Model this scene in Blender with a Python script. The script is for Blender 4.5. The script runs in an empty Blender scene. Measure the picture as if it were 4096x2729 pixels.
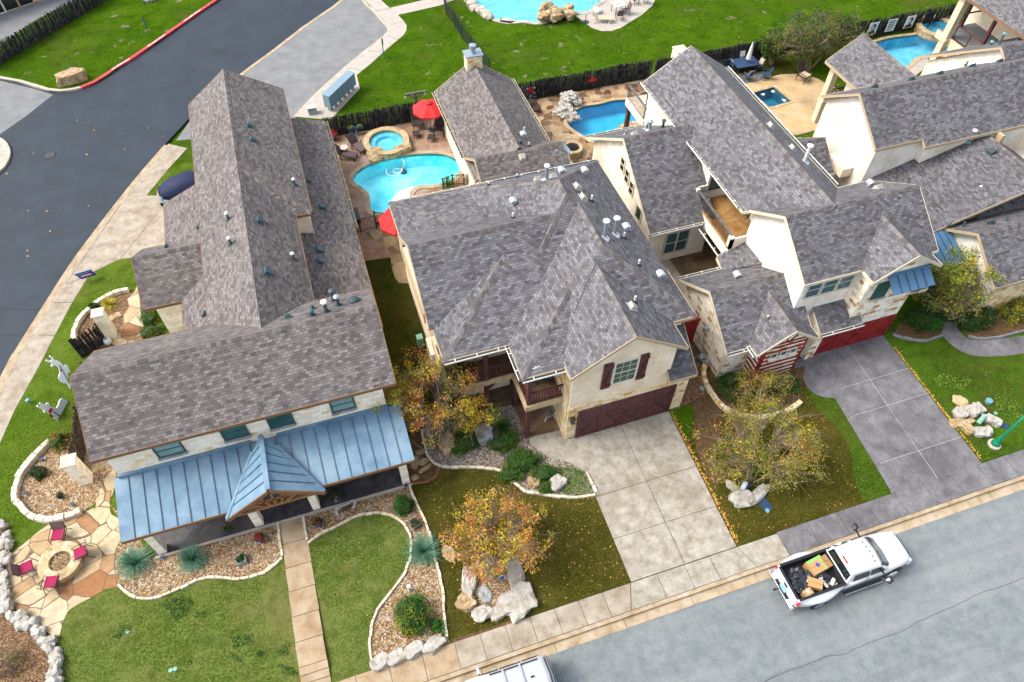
import bpy, bmesh, math, random
from mathutils import Vector, Matrix, noise
from mathutils.geometry import tessellate_polygon, delaunay_2d_cdt
random.seed(7)
C = bpy.context.scene.collection
sc = bpy.context.scene
V = Vector
R_ = math.radians

# ---------------------------------------------------------------- camera, sky, sun, exposure
CAM_H = 30.0
FPX, PITCH, ROLL, YAW = 2863.0, R_(51.9305), R_(0.798), R_(18.8615)
fw = V((math.sin(YAW) * math.cos(PITCH), math.cos(YAW) * math.cos(PITCH), -math.sin(PITCH)))
rt = V((math.cos(YAW), -math.sin(YAW), 0)); up = rt.cross(fw)
r2 = math.cos(ROLL) * rt + math.sin(ROLL) * up
u2 = -math.sin(ROLL) * rt + math.cos(ROLL) * up
cam_d = bpy.data.cameras.new('camera'); cam = bpy.data.objects.new('camera', cam_d); C.objects.link(cam)
cam.matrix_world = Matrix(((r2.x, u2.x, -fw.x, 0), (r2.y, u2.y, -fw.y, 0), (r2.z, u2.z, -fw.z, CAM_H), (0, 0, 0, 1)))
cam_d.sensor_width = 36; cam_d.lens = 36 * FPX / 4096; cam_d.clip_end = 2000
sc.camera = cam
SUN_EL, SUN_AZ = R_(50), R_(-72)          # azimuth measured from +Y towards +X
w = bpy.data.worlds.new("World"); sc.world = w; w.use_nodes = True
nt = w.node_tree; bg = nt.nodes['Background']
sky = nt.nodes.new('ShaderNodeTexSky'); sky.sky_type = 'NISHITA'; sky.sun_disc = False
sky.sun_elevation = SUN_EL; sky.sun_rotation = SUN_AZ; sky.dust_density = 3; sky.air_density = 1
hs = nt.nodes.new('ShaderNodeHueSaturation'); hs.inputs['Saturation'].default_value = .5; nt.links.new(sky.outputs[0], hs.inputs['Color']); nt.links.new(hs.outputs[0], bg.inputs[0]); bg.inputs[1].default_value = 0.15
sl = bpy.data.lights.new('sun', 'SUN'); sl.energy = 1.3; sl.angle = R_(28); sl.color = (1, .95, .86)
so = bpy.data.objects.new('sun', sl); C.objects.link(so)
sd = V((math.sin(SUN_AZ) * math.cos(SUN_EL), math.cos(SUN_AZ) * math.cos(SUN_EL), math.sin(SUN_EL)))
so.rotation_euler = sd.to_track_quat('Z', 'Y').to_euler(); so.location = sd * 80
vs = sc.view_settings; vs.view_transform = 'Standard'; vs.look = 'None'; vs.gamma = 1; vs.exposure = 1.5
sc.render.film_transparent = False
try:
    sc.cycles.max_bounces = 6; sc.cycles.transparent_max_bounces = 12
except Exception: pass

# ---------------------------------------------------------------- from the survey photograph to the ground
TX = [0, 1000, 2000, 2996]; TY = [0, 660, 1320, 1989]
def G(px, py, z=0.0):
    d = (px - 2048) / FPX * r2 - (py - 1364.5) / FPX * u2 + fw
    return V((0, 0, CAM_H)) + d * ((z - CAM_H) / d.z)
def K(c, r, X, Y, z=0.0): return G(TX[c] + X / 2.119, TY[r] + Y / 2.119, z)
def KL(c, r, pts, z=0.0): return [K(c, r, x, y, z) for x, y in pts]

# ---------------------------------------------------------------- materials
MATS = {}
def _m(name):
    m = bpy.data.materials.new(name); m.use_nodes = True
    return m, m.node_tree, m.node_tree.nodes['Principled BSDF']
class NB:
    def __init__(s, t): s.t = t; s.pos = None; s.uvn = None
    def n(s, ty, **k):
        o = s.t.nodes.new('ShaderNode' + ty)
        for a, b in k.items():
            if a.startswith('i_'):
                key = a[2:].replace('_', ' ')
                s.set(o.inputs[key] if key in o.inputs else o.inputs[int(key)], b)
            else: setattr(o, a, b)
        return o
    def set(s, sock, v):
        if isinstance(v, bpy.types.NodeSocket): s.t.links.new(v, sock)
        else:
            if isinstance(v, tuple) and len(v) == 3 and sock.type == 'RGBA': v = (*v, 1)
            sock.default_value = v
    def P(s):
        if not s.pos: s.pos = s.n('NewGeometry').outputs['Position']
        return s.pos
    def UV(s):
        if not s.uvn: s.uvn = s.n('UVMap').outputs[0]
        return s.uvn
    def noise(s, scale, detail=5, rough=.6, vec=None, dist=0):
        return s.n('TexNoise', i_Vector=vec or s.P(), i_Scale=scale, i_Detail=detail, i_Roughness=rough, i_Distortion=dist).outputs['Fac']
    def ramp(s, fac, stops, interp='LINEAR'):
        r = s.n('ValToRGB', i_Fac=fac); e = r.color_ramp.elements; r.color_ramp.interpolation = interp
        while len(e) < len(stops): e.new(.5)
        for q, (p, c) in zip(e, stops):
            q.position = p; q.color = (*c, 1) if len(c) == 3 else c
        return r.outputs[0]
    def mask(s, fac, lo, hi, amt=1):
        return s.n('MapRange', i_Value=fac, i_1=lo, i_2=hi, i_3=0.0, i_4=float(amt)).outputs[0]
    def mix(s, a, b, f, mode='MIX'):
        m = s.n('MixRGB', blend_type=mode); s.set(m.inputs[0], f); s.set(m.inputs[1], a); s.set(m.inputs[2], b)
        return m.outputs[0]
    def math(s, op, a, b=0.0):
        m = s.n('Math', operation=op); s.set(m.inputs[0], a); s.set(m.inputs[1], b); return m.outputs[0]
    def mapv(s, vec, scale=(1, 1, 1), rot=(0, 0, 0)):
        return s.n('Mapping', i_Vector=vec, i_Scale=scale, i_Rotation=rot).outputs[0]
# brightness factors per material group, tuned to the exposure; they scale the colours below
REFL = (('shingle_brown', .60), ('shingle', .58), ('cap_', .62), ('street', .50), ('asphalt', .30), ('concrete_purple', .38), ('concrete_walk', .52), ('concrete_grey', .5), ('concrete', .60), ('kerb_red', .8), ('kerb', .58), ('grass_vivid', .38), ('grass_olive', .66), ('grass', .56), ('gravel', .62), ('mulch', .6), ('soil', .55), ('flag', .60), ('deck', .55), ('porch', .55), ('tile', .7), ('metal_', .56), ('rock_white', .54), ('rock', .62), ('edge_stone', .72), ('leaf_fallen', .7), ('fascia_tan', .6), ('blade', .95), ('trim', .75), ('wood_beam', .75), ('wood', .6), ('cushion', .7), ('canopy', .75), ('plastic_white', .7), ('pipe', .75), ('galv', .6), ('vent_pale', .65), ('deer', .75), ('mint', .6), ('cardboard', .7), ('paper', .7), ('paint_white', .74), ('paint_silver', .62), ('plaster', .95), ('pole', .7), ('lid', .6), ('crack_grey', .5), ('panel', .7), ('frame_', .7), ('fieldstone', .8), ('cedar', .7), ('bark', .7), ('light_red', .7), ('sign', .7), ('tape', .6), ('wicker', .8), ('tub', .6), ('terracotta', .7), ('glass', .8), ('antler', .7), ('umbrella', .7))
def refl(name):
    for k, v in REFL:
        if name.startswith(k): return v
    return 1.0
def fin(name, m, b, nb, col, rough=.8, spec=.3, bump=None, bstr=.3, bdist=.02, metal=0, coat=0):
    k = refl(name)
    if k != 1: col = nb.mix(col, (k, k, k), 1.0, 'MULTIPLY')
    nb.set(b.inputs['Base Color'], col); nb.set(b.inputs['Roughness'], rough)
    b.inputs['Specular IOR Level'].default_value = spec; b.inputs['Metallic'].default_value = metal
    if coat: b.inputs['Coat Weight'].default_value = coat; b.inputs['Coat Roughness'].default_value = .04
    if bump is not None:
        bp = nb.n('Bump', i_Height=bump, i_Strength=bstr, i_Distance=bdist); nb.set(b.inputs['Normal'], bp.outputs[0])
    MATS[name] = m; return m
def flat(name, col, rough=.6, spec=.3, metal=0, var=.12, scale=6, coat=0):
    m, t, b = _m(name); nb = NB(t)
    f = nb.noise(scale, 4)
    c = nb.mix(tuple(x * (1 - var) for x in col), tuple(min(1, x * (1 + var)) for x in col), f)
    return fin(name, m, b, nb, c, rough, spec, metal=metal, coat=coat)
def layered(name, stops, scale, layers=(), rough=.85, spec=.25, bump=.25, bscale=None, bdist=.02, uv=False, stretch=None, detail=6):
    m, t, b = _m(name); nb = NB(t); vec = nb.UV() if uv else nb.P()
    v0 = nb.mapv(vec, stretch) if stretch else vec
    c = nb.ramp(nb.noise(scale, detail, .7, v0), [(.5 + (p_ - .5) * .68, q_) for p_, q_ in stops])
    for (sc_, lo, hi, col, amt, *r) in layers:
        c = nb.mix(c, col, nb.mask(nb.noise(sc_, r[0] if r else 5, .6, nb.mapv(vec, r[1]) if len(r) > 1 else vec), lo, hi, amt))
    h = nb.noise(bscale or scale * 2, 4, .6, v0)
    return fin(name, m, b, nb, c, rough, spec, h if bump else None, bump, bdist)
def grass(name, dark, mid, light, dry=(.2, .15, .05), dryamt=.4, bare=None):
    lay = [(.35, .45, .7, light, .7), (.9, .50, .66, dark, .7), (.22, .52, .68, dry, dryamt), (2.3, .55, .72, dry, dryamt * .6), (3.2, .52, .7, light, .5), (26, .5, .7, light, .6, 3), (45, .5, .72, tuple(x * .45 for x in dark), .5, 3), (1.7, .53, .62, dark, .35)]
    if bare: lay.append((.6, .63, .68, bare, .8)); lay.append((1.1, .66, .7, bare, .7))
    return layered(name, [(.25, tuple(x * .6 for x in dark)), (.42, dark), (.55, mid), (.72, light)], 11, lay, .95, .0, .9, 50, .06)
def shingle(name, base, dark, brown):
    m, t, b = _m(name); nb = NB(t)
    br = nb.n('TexBrick', i_Vector=nb.UV(), i_Color1=(0, 0, 0), i_Color2=(1, 1, 1), i_Mortar=(0, 0, 0), i_Scale=1.0, offset=.5)
    for k, v in (('Mortar Size', .006), ('Mortar Smooth', .1), ('Bias', 0), ('Brick Width', .21), ('Row Height', .125)): br.inputs[k].default_value = v
    br2 = nb.n('TexBrick', i_Vector=nb.mapv(nb.UV(), (1, 1, 1)), i_Color1=(0, 0, 0), i_Color2=(1, 1, 1), i_Mortar=(.5, .5, .5), i_Scale=1.0, offset=.37)
    for k, v in (('Mortar Size', 0), ('Bias', 0), ('Brick Width', .63), ('Row Height', .125)): br2.inputs[k].default_value = v
    f = nb.math('ADD', nb.math('MULTIPLY', br.outputs['Color'], .78), nb.math('MULTIPLY', br2.outputs['Color'], .22))
    c = nb.ramp(f, [(.05, tuple(x * .15 + y * .85 for x, y in zip(base, dark))), (.35, tuple(x * .6 + y * .4 for x, y in zip(base, dark))), (.6, base), (.95, tuple(min(1, x * 1.5) for x in base))])
    c = nb.mix(c, brown, nb.mask(nb.noise(2.6, 4, .7, nb.UV()), .46, .66, .45))
    c = nb.mix(c, dark, nb.mask(nb.noise(.35, 5), .48, .7, .3))
    c = nb.mix(c, tuple(min(1, x * 1.3) for x in base), nb.mask(nb.noise(.5, 5, .6, nb.mapv(nb.UV(), (1.6, .3, 1))), .52, .75, .4))
    c = nb.mix(c, tuple(x * .35 for x in dark), nb.math('MULTIPLY', br.outputs['Fac'], .75))  # shadow under each shingle course painted in as dark joint lines
    g = nb.noise(120, 2, .7, nb.UV())
    c = nb.mix(c, nb.ramp(g, [(.3, (.35, .35, .35)), (.7, (1.2, 1.2, 1.2))]), .35, 'MULTIPLY')
    h = nb.math('SUBTRACT', nb.math('MULTIPLY', br.outputs['Color'], .5), br.outputs['Fac'])
    return fin(name, m, b, nb, c, .78, .35, h, .5, .02)
def blocks(name, wid, hgt, stops, mortar=(.6, .54, .45), msize=.012, off=.5, bump=.6, stain=None):
    m, t, b = _m(name); nb = NB(t)
    wob = nb.n('TexNoise', i_Vector=nb.UV(), i_Scale=2.2, i_Detail=2); vv = nb.n('VectorMath', operation='MULTIPLY_ADD')
    nb.set(vv.inputs[0], wob.outputs['Color']); vv.inputs[1].default_value = (.11, .09, 0); nb.set(vv.inputs[2], nb.UV())
    br = nb.n('TexBrick', i_Vector=vv.outputs[0], i_Color1=(0, 0, 0), i_Color2=(1, 1, 1), i_Mortar=(0, 0, 0), i_Scale=1.0, offset=off, squash=.7, squash_frequency=3)
    for k, v in (('Mortar Size', msize), ('Mortar Smooth', .15), ('Bias', 0), ('Brick Width', wid), ('Row Height', hgt)): br.inputs[k].default_value = v
    c = nb.ramp(br.outputs['Color'], stops)
    c = nb.mix(c, nb.ramp(nb.noise(7, 6, .7), [(.25, (.6, .55, .48)), (.7, (1.12, 1.1, 1.06))]), .6, 'MULTIPLY')
    c = nb.mix(c, mortar, nb.math('MULTIPLY', br.outputs['Fac'], .8))
    if stain: c = nb.mix(c, stain, nb.mask(nb.noise(.9, 5), .5, .75, .5))
    h = nb.math('SUBTRACT', nb.noise(9, 5), br.outputs['Fac'])
    return fin(name, m, b, nb, c, .9, .2, h, bump, .03)
def crazy(name, scale, stops, joint=(.25, .19, .12), jw=.03, bump=.5, stain=None, rnd=1.0):
    m, t, b = _m(name); nb = NB(t)
    wob = nb.n('TexNoise', i_Vector=nb.P(), i_Scale=scale * 1.3, i_Detail=2); vv = nb.n('VectorMath', operation='MULTIPLY_ADD')
    nb.set(vv.inputs[0], wob.outputs['Color']); vv.inputs[1].default_value = (.25 / scale, .25 / scale, 0); nb.set(vv.inputs[2], nb.P())
    fl = nb.mapv(vv.outputs[0], (1, 1, 0))
    v1 = nb.n('TexVoronoi', i_Vector=fl, i_Scale=scale, i_Randomness=rnd); v2 = nb.n('TexVoronoi', feature='DISTANCE_TO_EDGE', i_Vector=fl, i_Scale=scale, i_Randomness=rnd)
    f = nb.n('SeparateColor', i_0=v1.outputs['Color']).outputs[0]
    c = nb.ramp(f, stops)
    c = nb.mix(c, nb.ramp(nb.noise(4, 6, .7), [(.25, (.55, .5, .42)), (.7, (1.15, 1.1, 1.0))]), .7, 'MULTIPLY')
    if stain: c = nb.mix(c, stain, nb.mask(nb.noise(.8, 6), .52, .74, .55))
    e = nb.mask(v2.outputs['Distance'], jw * .4, jw, 1)
    c = nb.mix(joint, c, e)
    return fin(name, m, b, nb, c, .85, .25, e, bump, .02)
def pebbles(name, scale, stops, dark=(.05, .03, .015), bump=.9):
    m, t, b = _m(name); nb = NB(t)
    v1 = nb.n('TexVoronoi', i_Vector=nb.P(), i_Scale=scale); v2 = nb.n('TexVoronoi', feature='DISTANCE_TO_EDGE', i_Vector=nb.P(), i_Scale=scale)
    f = nb.n('SeparateColor', i_0=v1.outputs['Color']).outputs[0]
    c = nb.ramp(f, stops)
    c = nb.mix(c, dark, nb.mask(nb.noise(3.5, 4), .5, .72, .45))
    e = nb.mask(v2.outputs['Distance'], .0, .16, 1)
    c = nb.mix(dark, c, e)
    return fin(name, m, b, nb, c, .8, .3, v2.outputs['Distance'], bump, .03)
def water(name, tint, gloss=.06, ripple=3.0, rstr=.25):
    m, t, b = _m(name); nb = NB(t); t.nodes.remove(b)
    tr = nb.n('BsdfTransparent', i_Color=tint); gl = nb.n('BsdfGlossy', i_Roughness=gloss, i_Color=(1, 1, 1))
    bp = nb.n('Bump', i_Height=nb.noise(ripple, 4, .6, None, .6), i_Strength=rstr, i_Distance=.06); nb.set(gl.inputs['Normal'], bp.outputs[0])
    fr = nb.n('Fresnel', i_IOR=1.33); nb.set(fr.inputs['Normal'], bp.outputs[0])
    mx = nb.n('MixShader'); nb.set(mx.inputs[0], fr.outputs[0]); nb.set(mx.inputs[1], tr.outputs[0]); nb.set(mx.inputs[2], gl.outputs[0])
    nb.set(t.nodes['Material Output'].inputs[0], mx.outputs[0]); MATS[name] = m; return m
def leafm(name, col, trans=.35):
    m, t, b = _m(name); nb = NB(t); col = tuple(x * .80 for x in col)
    c = nb.mix(tuple(x * .7 for x in col), tuple(min(1, x * 1.3) for x in col), nb.noise(9, 2))
    fin(name, m, b, nb, c, .6, .25)
    tl = nb.n('BsdfTranslucent', i_Color=c); mx = nb.n('MixShader', i_0=trans)
    nb.set(mx.inputs[1], b.outputs[0]); nb.set(mx.inputs[2], tl.outputs[0]); nb.set(t.nodes['Material Output'].inputs[0], mx.outputs[0])
    return m
def glass(name, col, rough=.08):
    m, t, b = _m(name); nb = NB(t)
    c = nb.mix(tuple(x * .6 for x in col), col, nb.noise(.9, 3))
    return fin(name, m, b, nb, c, rough, .6)

def inside(pts, x, y):
    c = False
    for k in range(len(pts)):
        a, b = pts[k], pts[k - 1]
        if (a[1] > y) != (b[1] > y) and x < (b[0] - a[0]) * (y - a[1]) / (b[1] - a[1]) + a[0]: c = not c
    return c
def fill2d(pts, holes=()):
    vs = []; ed = []
    for lp in [pts] + list(holes):
        b = len(vs); n = len(lp); vs += [V((p[0], p[1])) for p in lp]; ed += [(b + i, b + (i + 1) % n) for i in range(n)]
    r = delaunay_2d_cdt(vs, ed, [], 0, 1e-5); out = []
    for t in r[2]:
        c = (r[0][t[0]] + r[0][t[1]] + r[0][t[2]]) / 3
        if inside(pts, c.x, c.y) and not any(inside(h, c.x, c.y) for h in holes):
            a = (r[0][t[1]] - r[0][t[0]]).cross(r[0][t[2]] - r[0][t[0]])
            if abs(a) > 1e-9: out.append(tuple(t) if a > 0 else tuple(t[::-1]))
    return r[0], out
# ---------------------------------------------------------------- mesh builder
class MB:
    def __init__(s, M=None): s.v = []; s.f = []; s.mi = []; s.M = M; s.cur = 0
    def m(s, i): s.cur = i; return s
    def add(s, vs, fs, mi=None):
        b = len(s.v)
        s.v += [(s.M @ V(p)) if s.M else V(p) for p in vs]
        s.f += [tuple(b + i for i in f) for f in fs]; s.mi += [s.cur if mi is None else mi] * len(fs)
        return s
    def poly(s, pts): return s.add(pts, [tuple(range(len(pts)))])
    def box(s, x0, x1, y0, y1, z0, z1):
        return s.add([(x0, y0, z0), (x1, y0, z0), (x1, y1, z0), (x0, y1, z0), (x0, y0, z1), (x1, y0, z1), (x1, y1, z1), (x0, y1, z1)],
                     [(3, 2, 1, 0), (4, 5, 6, 7), (0, 1, 5, 4), (1, 2, 6, 5), (2, 3, 7, 6), (3, 0, 4, 7)])
    def obox(s, c, ax, ay, az):       # centre and three half-axis vectors
        c, ax, ay, az = V(c), V(ax), V(ay), V(az)
        p = [c + sx * ax + sy * ay + sz * az for sz in (-1, 1) for sx, sy in ((-1, -1), (1, -1), (1, 1), (-1, 1))]
        return s.add(p, [(3, 2, 1, 0), (4, 5, 6, 7), (0, 1, 5, 4), (1, 2, 6, 5), (2, 3, 7, 6), (3, 0, 4, 7)])
    def bar(s, a, b, wd, h, upv=(0, 0, 1)):     # beam from a to b
        a, b = V(a), V(b); d = b - a; u = V(upv); sd_ = d.cross(u)
        if sd_.length < 1e-6: sd_ = d.cross(V((1, 0, 0)))
        sd_.normalize(); u = sd_.cross(d).normalized()
        return s.obox((a + b) / 2, d / 2, sd_ * wd / 2, u * h / 2)
    def prism(s, pts, z0, z1, top=True, holes=()):       # pts: xy outline, counter-clockwise or not
        a = sum(pts[i][0] * pts[(i + 1) % len(pts)][1] - pts[(i + 1) % len(pts)][0] * pts[i][1] for i in range(len(pts)))
        if a < 0: pts = pts[::-1]
        n = len(pts); vs = [(p[0], p[1], z0) for p in pts] + [(p[0], p[1], z1) for p in pts]
        fs = [(i, (i + 1) % n, n + (i + 1) % n, n + i) for i in range(n)]
        if top:
            tv, tt = fill2d(pts, holes); m_ = len(vs)
            vs += [(p.x, p.y, z1) for p in tv] + [(p.x, p.y, z0) for p in tv]; nt_ = len(tv)
            for t in tt: fs.append(tuple(m_ + i for i in t)); fs.append(tuple(m_ + nt_ + i for i in t[::-1]))
        return s.add(vs, fs)
    def extr(s, pts, off):                      # planar 3-D outline extruded by a vector
        n = len(pts); pts = [V(p) for p in pts]; off = V(off)
        return s.add(pts + [p + off for p in pts], [tuple(range(n))[::-1], tuple(range(n, 2 * n))] + [(i, (i + 1) % n, n + (i + 1) % n, n + i) for i in range(n)])
    def tube(s, pts, rad, n=6, cap=True):
        pts = [V(p) for p in pts]
        if not hasattr(rad, '__len__'): rad = [rad] * len(pts)
        vs = []; fs = []; pu = None
        for i, p in enumerate(pts):
            d = (pts[min(i + 1, len(pts) - 1)] - pts[max(i - 1, 0)]).normalized()
            u = d.cross(V((0, 0, 1)) if abs(d.z) < .9 else V((1, 0, 0))).normalized() if pu is None else (pu - d * pu.dot(d)).normalized()
            pu = u; w_ = d.cross(u)
            for k in range(n):
                a = 2 * math.pi * k / n; vs.append(p + (u * math.cos(a) + w_ * math.sin(a)) * rad[i])
        for i in range(len(pts) - 1):
            for k in range(n): fs.append((i * n + k, i * n + (k + 1) % n, (i + 1) * n + (k + 1) % n, (i + 1) * n + k))
        if cap: fs.append(tuple(range(n))[::-1]); fs.append(tuple((len(pts) - 1) * n + k for k in range(n)))
        return s.add(vs, fs)
    def lathe(s, c, prof, n=16, axis='z', sx=1, sy=1):
        vs = []; fs = []; c = V(c)
        for (r, h) in prof:
            for k in range(n):
                a = 2 * math.pi * k / n; q = (r * math.cos(a) * sx, r * math.sin(a) * sy, h)
                if axis == 'y': q = (q[0], q[2], q[1])
                if axis == 'x': q = (q[2], q[0], q[1])
                vs.append(c + V(q))
        for i in range(len(prof) - 1):
            for k in range(n): fs.append((i * n + k, i * n + (k + 1) % n, (i + 1) * n + (k + 1) % n, (i + 1) * n + k))
        fs.append(tuple(range(n))[::-1]); fs.append(tuple((len(prof) - 1) * n + k for k in range(n)))
        return s.add(vs, fs)
    def rock(s, c, sx, sy, sz, seed=0, sub=3, rough=.35, flatz=None, rot=0):
        bm = bmesh.new(); bmesh.ops.create_icosphere(bm, subdivisions=sub, radius=1)
        o = V((seed * 3.7, seed * 1.3, seed * 7.1)); cr, sr = math.cos(rot), math.sin(rot)
        vs = []
        for v in bm.verts:
            d = v.co.normalized(); q = V([math.copysign(abs(t) ** .75, t) for t in d])
            k = 1 + rough * (noise.noise(d * 1.3 + o) + .5 * noise.noise(d * 3.1 + o) + .25 * noise.noise(d * 7 + o))
            q = V((q.x * sx, q.y * sy, q.z * sz)) * k
            if flatz is not None: q.z = min(q.z, flatz + .04 * noise.noise(d * 6 + o))
            vs.append((c[0] + q.x * cr - q.y * sr, c[1] + q.x * sr + q.y * cr, c[2] + q.z))
        fs = [tuple(v.index for v in f.verts) for f in bm.faces]; bm.free()
        return s.add(vs, fs)
    def loft(s, rings, close=True, cap=True):
        n = len(rings[0]); vs = [p for r in rings for p in r]; fs = []
        for i in range(len(rings) - 1):
            for k in range(n if close else n - 1): fs.append((i * n + k, i * n + (k + 1) % n, (i + 1) * n + (k + 1) % n, (i + 1) * n + k))
        if cap: fs.append(tuple(range(n))[::-1]); fs.append(tuple((len(rings) - 1) * n + k for k in range(n)))
        return s.add(vs, fs)
    def build(s, name, mats, parent=None, smooth=False, label=None, cat=None, group=None, kind=None, origin=None, bevel=0):
        me = bpy.data.meshes.new(name)
        if not isinstance(mats, (list, tuple)): mats = [mats]
        vs = s.v
        if parent is None:
            if origin is None:
                xs = [p.x for p in vs]; ys = [p.y for p in vs]
                origin = V(((min(xs) + max(xs)) / 2, (min(ys) + max(ys)) / 2, min(p.z for p in vs)))
            inv = Matrix.Translation(-V(origin))
        else: inv = WM[parent.name].inverted()
        me.from_pydata([inv @ p for p in vs], [], s.f); me.update()
        uvl = me.uv_layers.new(name='UVMap'); uvd = [0.0] * (2 * len(me.loops))
        for p in me.polygons:
            f = [vs[i] for i in p.vertices]
            n = V((0, 0, 0))
            for i in range(len(f)): a_, b_ = f[i], f[(i + 1) % len(f)]; n += V(((a_.y - b_.y) * (a_.z + b_.z), (a_.z - b_.z) * (a_.x + b_.x), (a_.x - b_.x) * (a_.y + b_.y)))
            if n.length < 1e-12: n = V((0, 0, 1))
            n.normalize()
            u = V((1, 0, 0)) if abs(n.z) > .995 else V((0, 0, 1)).cross(n).normalized()
            w_ = n.cross(u)
            for li in p.loop_indices:
                q = vs[me.loops[li].vertex_index]; uvd[2 * li] = q.dot(u); uvd[2 * li + 1] = q.dot(w_)
            p.material_index = s.mi[p.index] if s.mi[p.index] < len(mats) else 0
            if smooth: p.use_smooth = True
        uvl.data.foreach_set('uv', uvd)
        for m in mats: me.materials.append(MATS[m])
        o = bpy.data.objects.new(name, me); C.objects.link(o)
        if bevel:
            bv = o.modifiers.new('bevel', 'BEVEL'); bv.width = bevel; bv.segments = 2; bv.limit_method = 'ANGLE'
        if parent: o.parent = parent; WM[o.name] = WM[parent.name]
        else: o.location = origin; WM[o.name] = Matrix.Translation(V(origin))
        tag(o, label, cat, group, kind); return o
WM = {}
def tag(o, label=None, cat=None, group=None, kind=None):
    if label: o['label'] = label
    if cat: o['category'] = cat
    if group: o['group'] = group
    if kind: o['kind'] = kind
def thing(name, label, cat, loc=(0, 0, 0), rz=0, group=None):
    o = bpy.data.objects.new(name, None); C.objects.link(o); o.location = loc; o.rotation_euler = (0, 0, rz); o.empty_display_size = .2
    WM[o.name] = Matrix.Translation(V(loc)) @ Matrix.Rotation(rz, 4, 'Z'); tag(o, label, cat, group); return o
KIDS = {}
def copy_tree(o, loc, rz=0, label=None, group=None, parent=None, scale=None):
    c = o.copy(); C.objects.link(c)
    if parent: c.parent = parent
    else:
        c.location = loc; c.rotation_euler = (0, 0, rz)
        if scale: c.scale = (scale,) * 3
        if label: c['label'] = label
        if group: c['group'] = group
    for ch in list(o.children): copy_tree(ch, None, parent=c)
    return c
def TM(loc, rz=0): return Matrix.Translation(V(loc)) @ Matrix.Rotation(rz, 4, 'Z')
def smooth_path(pts, closed=False, k=5):
    pts = [V((p[0], p[1], p[2] if len(p) > 2 else 0)) for p in pts]; n = len(pts); out = []
    for i in range(n if closed else n - 1):
        g = lambda j: pts[j % n] if closed else pts[max(0, min(n - 1, j))]
        p0, p1, p2, p3 = g(i - 1), g(i), g(i + 1), g(i + 2)
        for t in range(k):
            t = t / k
            out.append(.5 * ((2 * p1) + (p2 - p0) * t + (2 * p0 - 5 * p1 + 4 * p2 - p3) * t * t + (3 * p1 - p0 - 3 * p2 + p3) * t ** 3))
    if not closed: out.append(pts[-1])
    return out
def sheet(name, pts, z, mat, closed_smooth=False, thick=.0, label=None, cat=None, kind='structure', sub=5, holes=()):
    if closed_smooth: pts = smooth_path(pts, True, sub)
    mb = MB(); p2 = [(p[0], p[1]) for p in pts]
    mb.prism(p2, z - max(thick, .003), z, holes=holes)
    return mb.build(name, mat, label=label, cat=cat, kind=kind)
def offp(path, d):
    path = [V((p[0], p[1], 0)) for p in path]; out = []
    for i, p in enumerate(path):
        u = (path[min(i + 1, len(path) - 1)] - path[max(i - 1, 0)]).normalized(); out.append(p + V((u.y, -u.x, 0)) * d)
    return out
def strip(name, path, wd, z0, z1, mat, side=0, parent=None, kind='structure', label=None, cat=None):
    # ribbon with thickness along a path; side -1/0/1 keeps it left/centred/right of the path
    mb = MB(); path = [V((p[0], p[1], 0)) for p in path]; rings = []
    for i, p in enumerate(path):
        d = (path[min(i + 1, len(path) - 1)] - path[max(i - 1, 0)]).normalized(); n = V((-d.y, d.x, 0))
        a, b = p + n * wd * (.5 - side * .5), p - n * wd * (.5 + side * .5)
        rings.append([V((a.x, a.y, z1)), V((b.x, b.y, z1)), V((b.x, b.y, z0)), V((a.x, a.y, z0))])
    mb.loft(rings); return mb.build(name, mat, parent, kind=kind, label=label, cat=cat)
def resample(path, step):
    path = [V(p) for p in path]; out = [path[0].copy()]; acc = 0
    for a, b in zip(path, path[1:]):
        L = (b - a).length; t = step - acc
        while t < L: out.append(a.lerp(b, t / L)); t += step
        acc = (acc + L) % step if L > 0 else acc
        acc = L - (t - step)
    out.append(path[-1].copy()); return out
def edging(name, path, wd, h, step, mat, label, cat='edging', jit=.02, z0=-.02, gap=.02, parent=None):
    rs = resample(path, step); mb = MB(); rnd = random.Random(len(path) * 7 + int(wd * 1000))
    for a, b in zip(rs, rs[1:]):
        d = b - a
        if d.length < step * .25: continue
        d.normalize(); n = V((-d.y, d.x, 0)); hh = h * rnd.uniform(.85, 1.15); w2 = wd / 2 * rnd.uniform(.85, 1.12)
        c = (a + b) / 2 + n * rnd.uniform(-jit, jit); L = (b - a).length / 2 - gap / 2
        q = []
        for z, k in ((z0, 1.0), (z0 + (hh - z0) * .75, 1.0), (hh, .86)):
            for sx, sy in ((-1, -1), (1, -1), (1, 1), (-1, 1)): q.append(c + d * L * sx * (1 if k == 1 else .96) + n * w2 * sy * k + V((0, 0, z)) + V((rnd.uniform(-1, 1), rnd.uniform(-1, 1), 0)) * jit * .4)
        mb.add(q, [(0, 1, 5, 4), (1, 2, 6, 5), (2, 3, 7, 6), (3, 0, 4, 7), (4, 5, 9, 8), (5, 6, 10, 9), (6, 7, 11, 10), (7, 4, 8, 11), (8, 9, 10, 11)])
    return mb.build(name, mat, parent, label=label, cat=cat)
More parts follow.
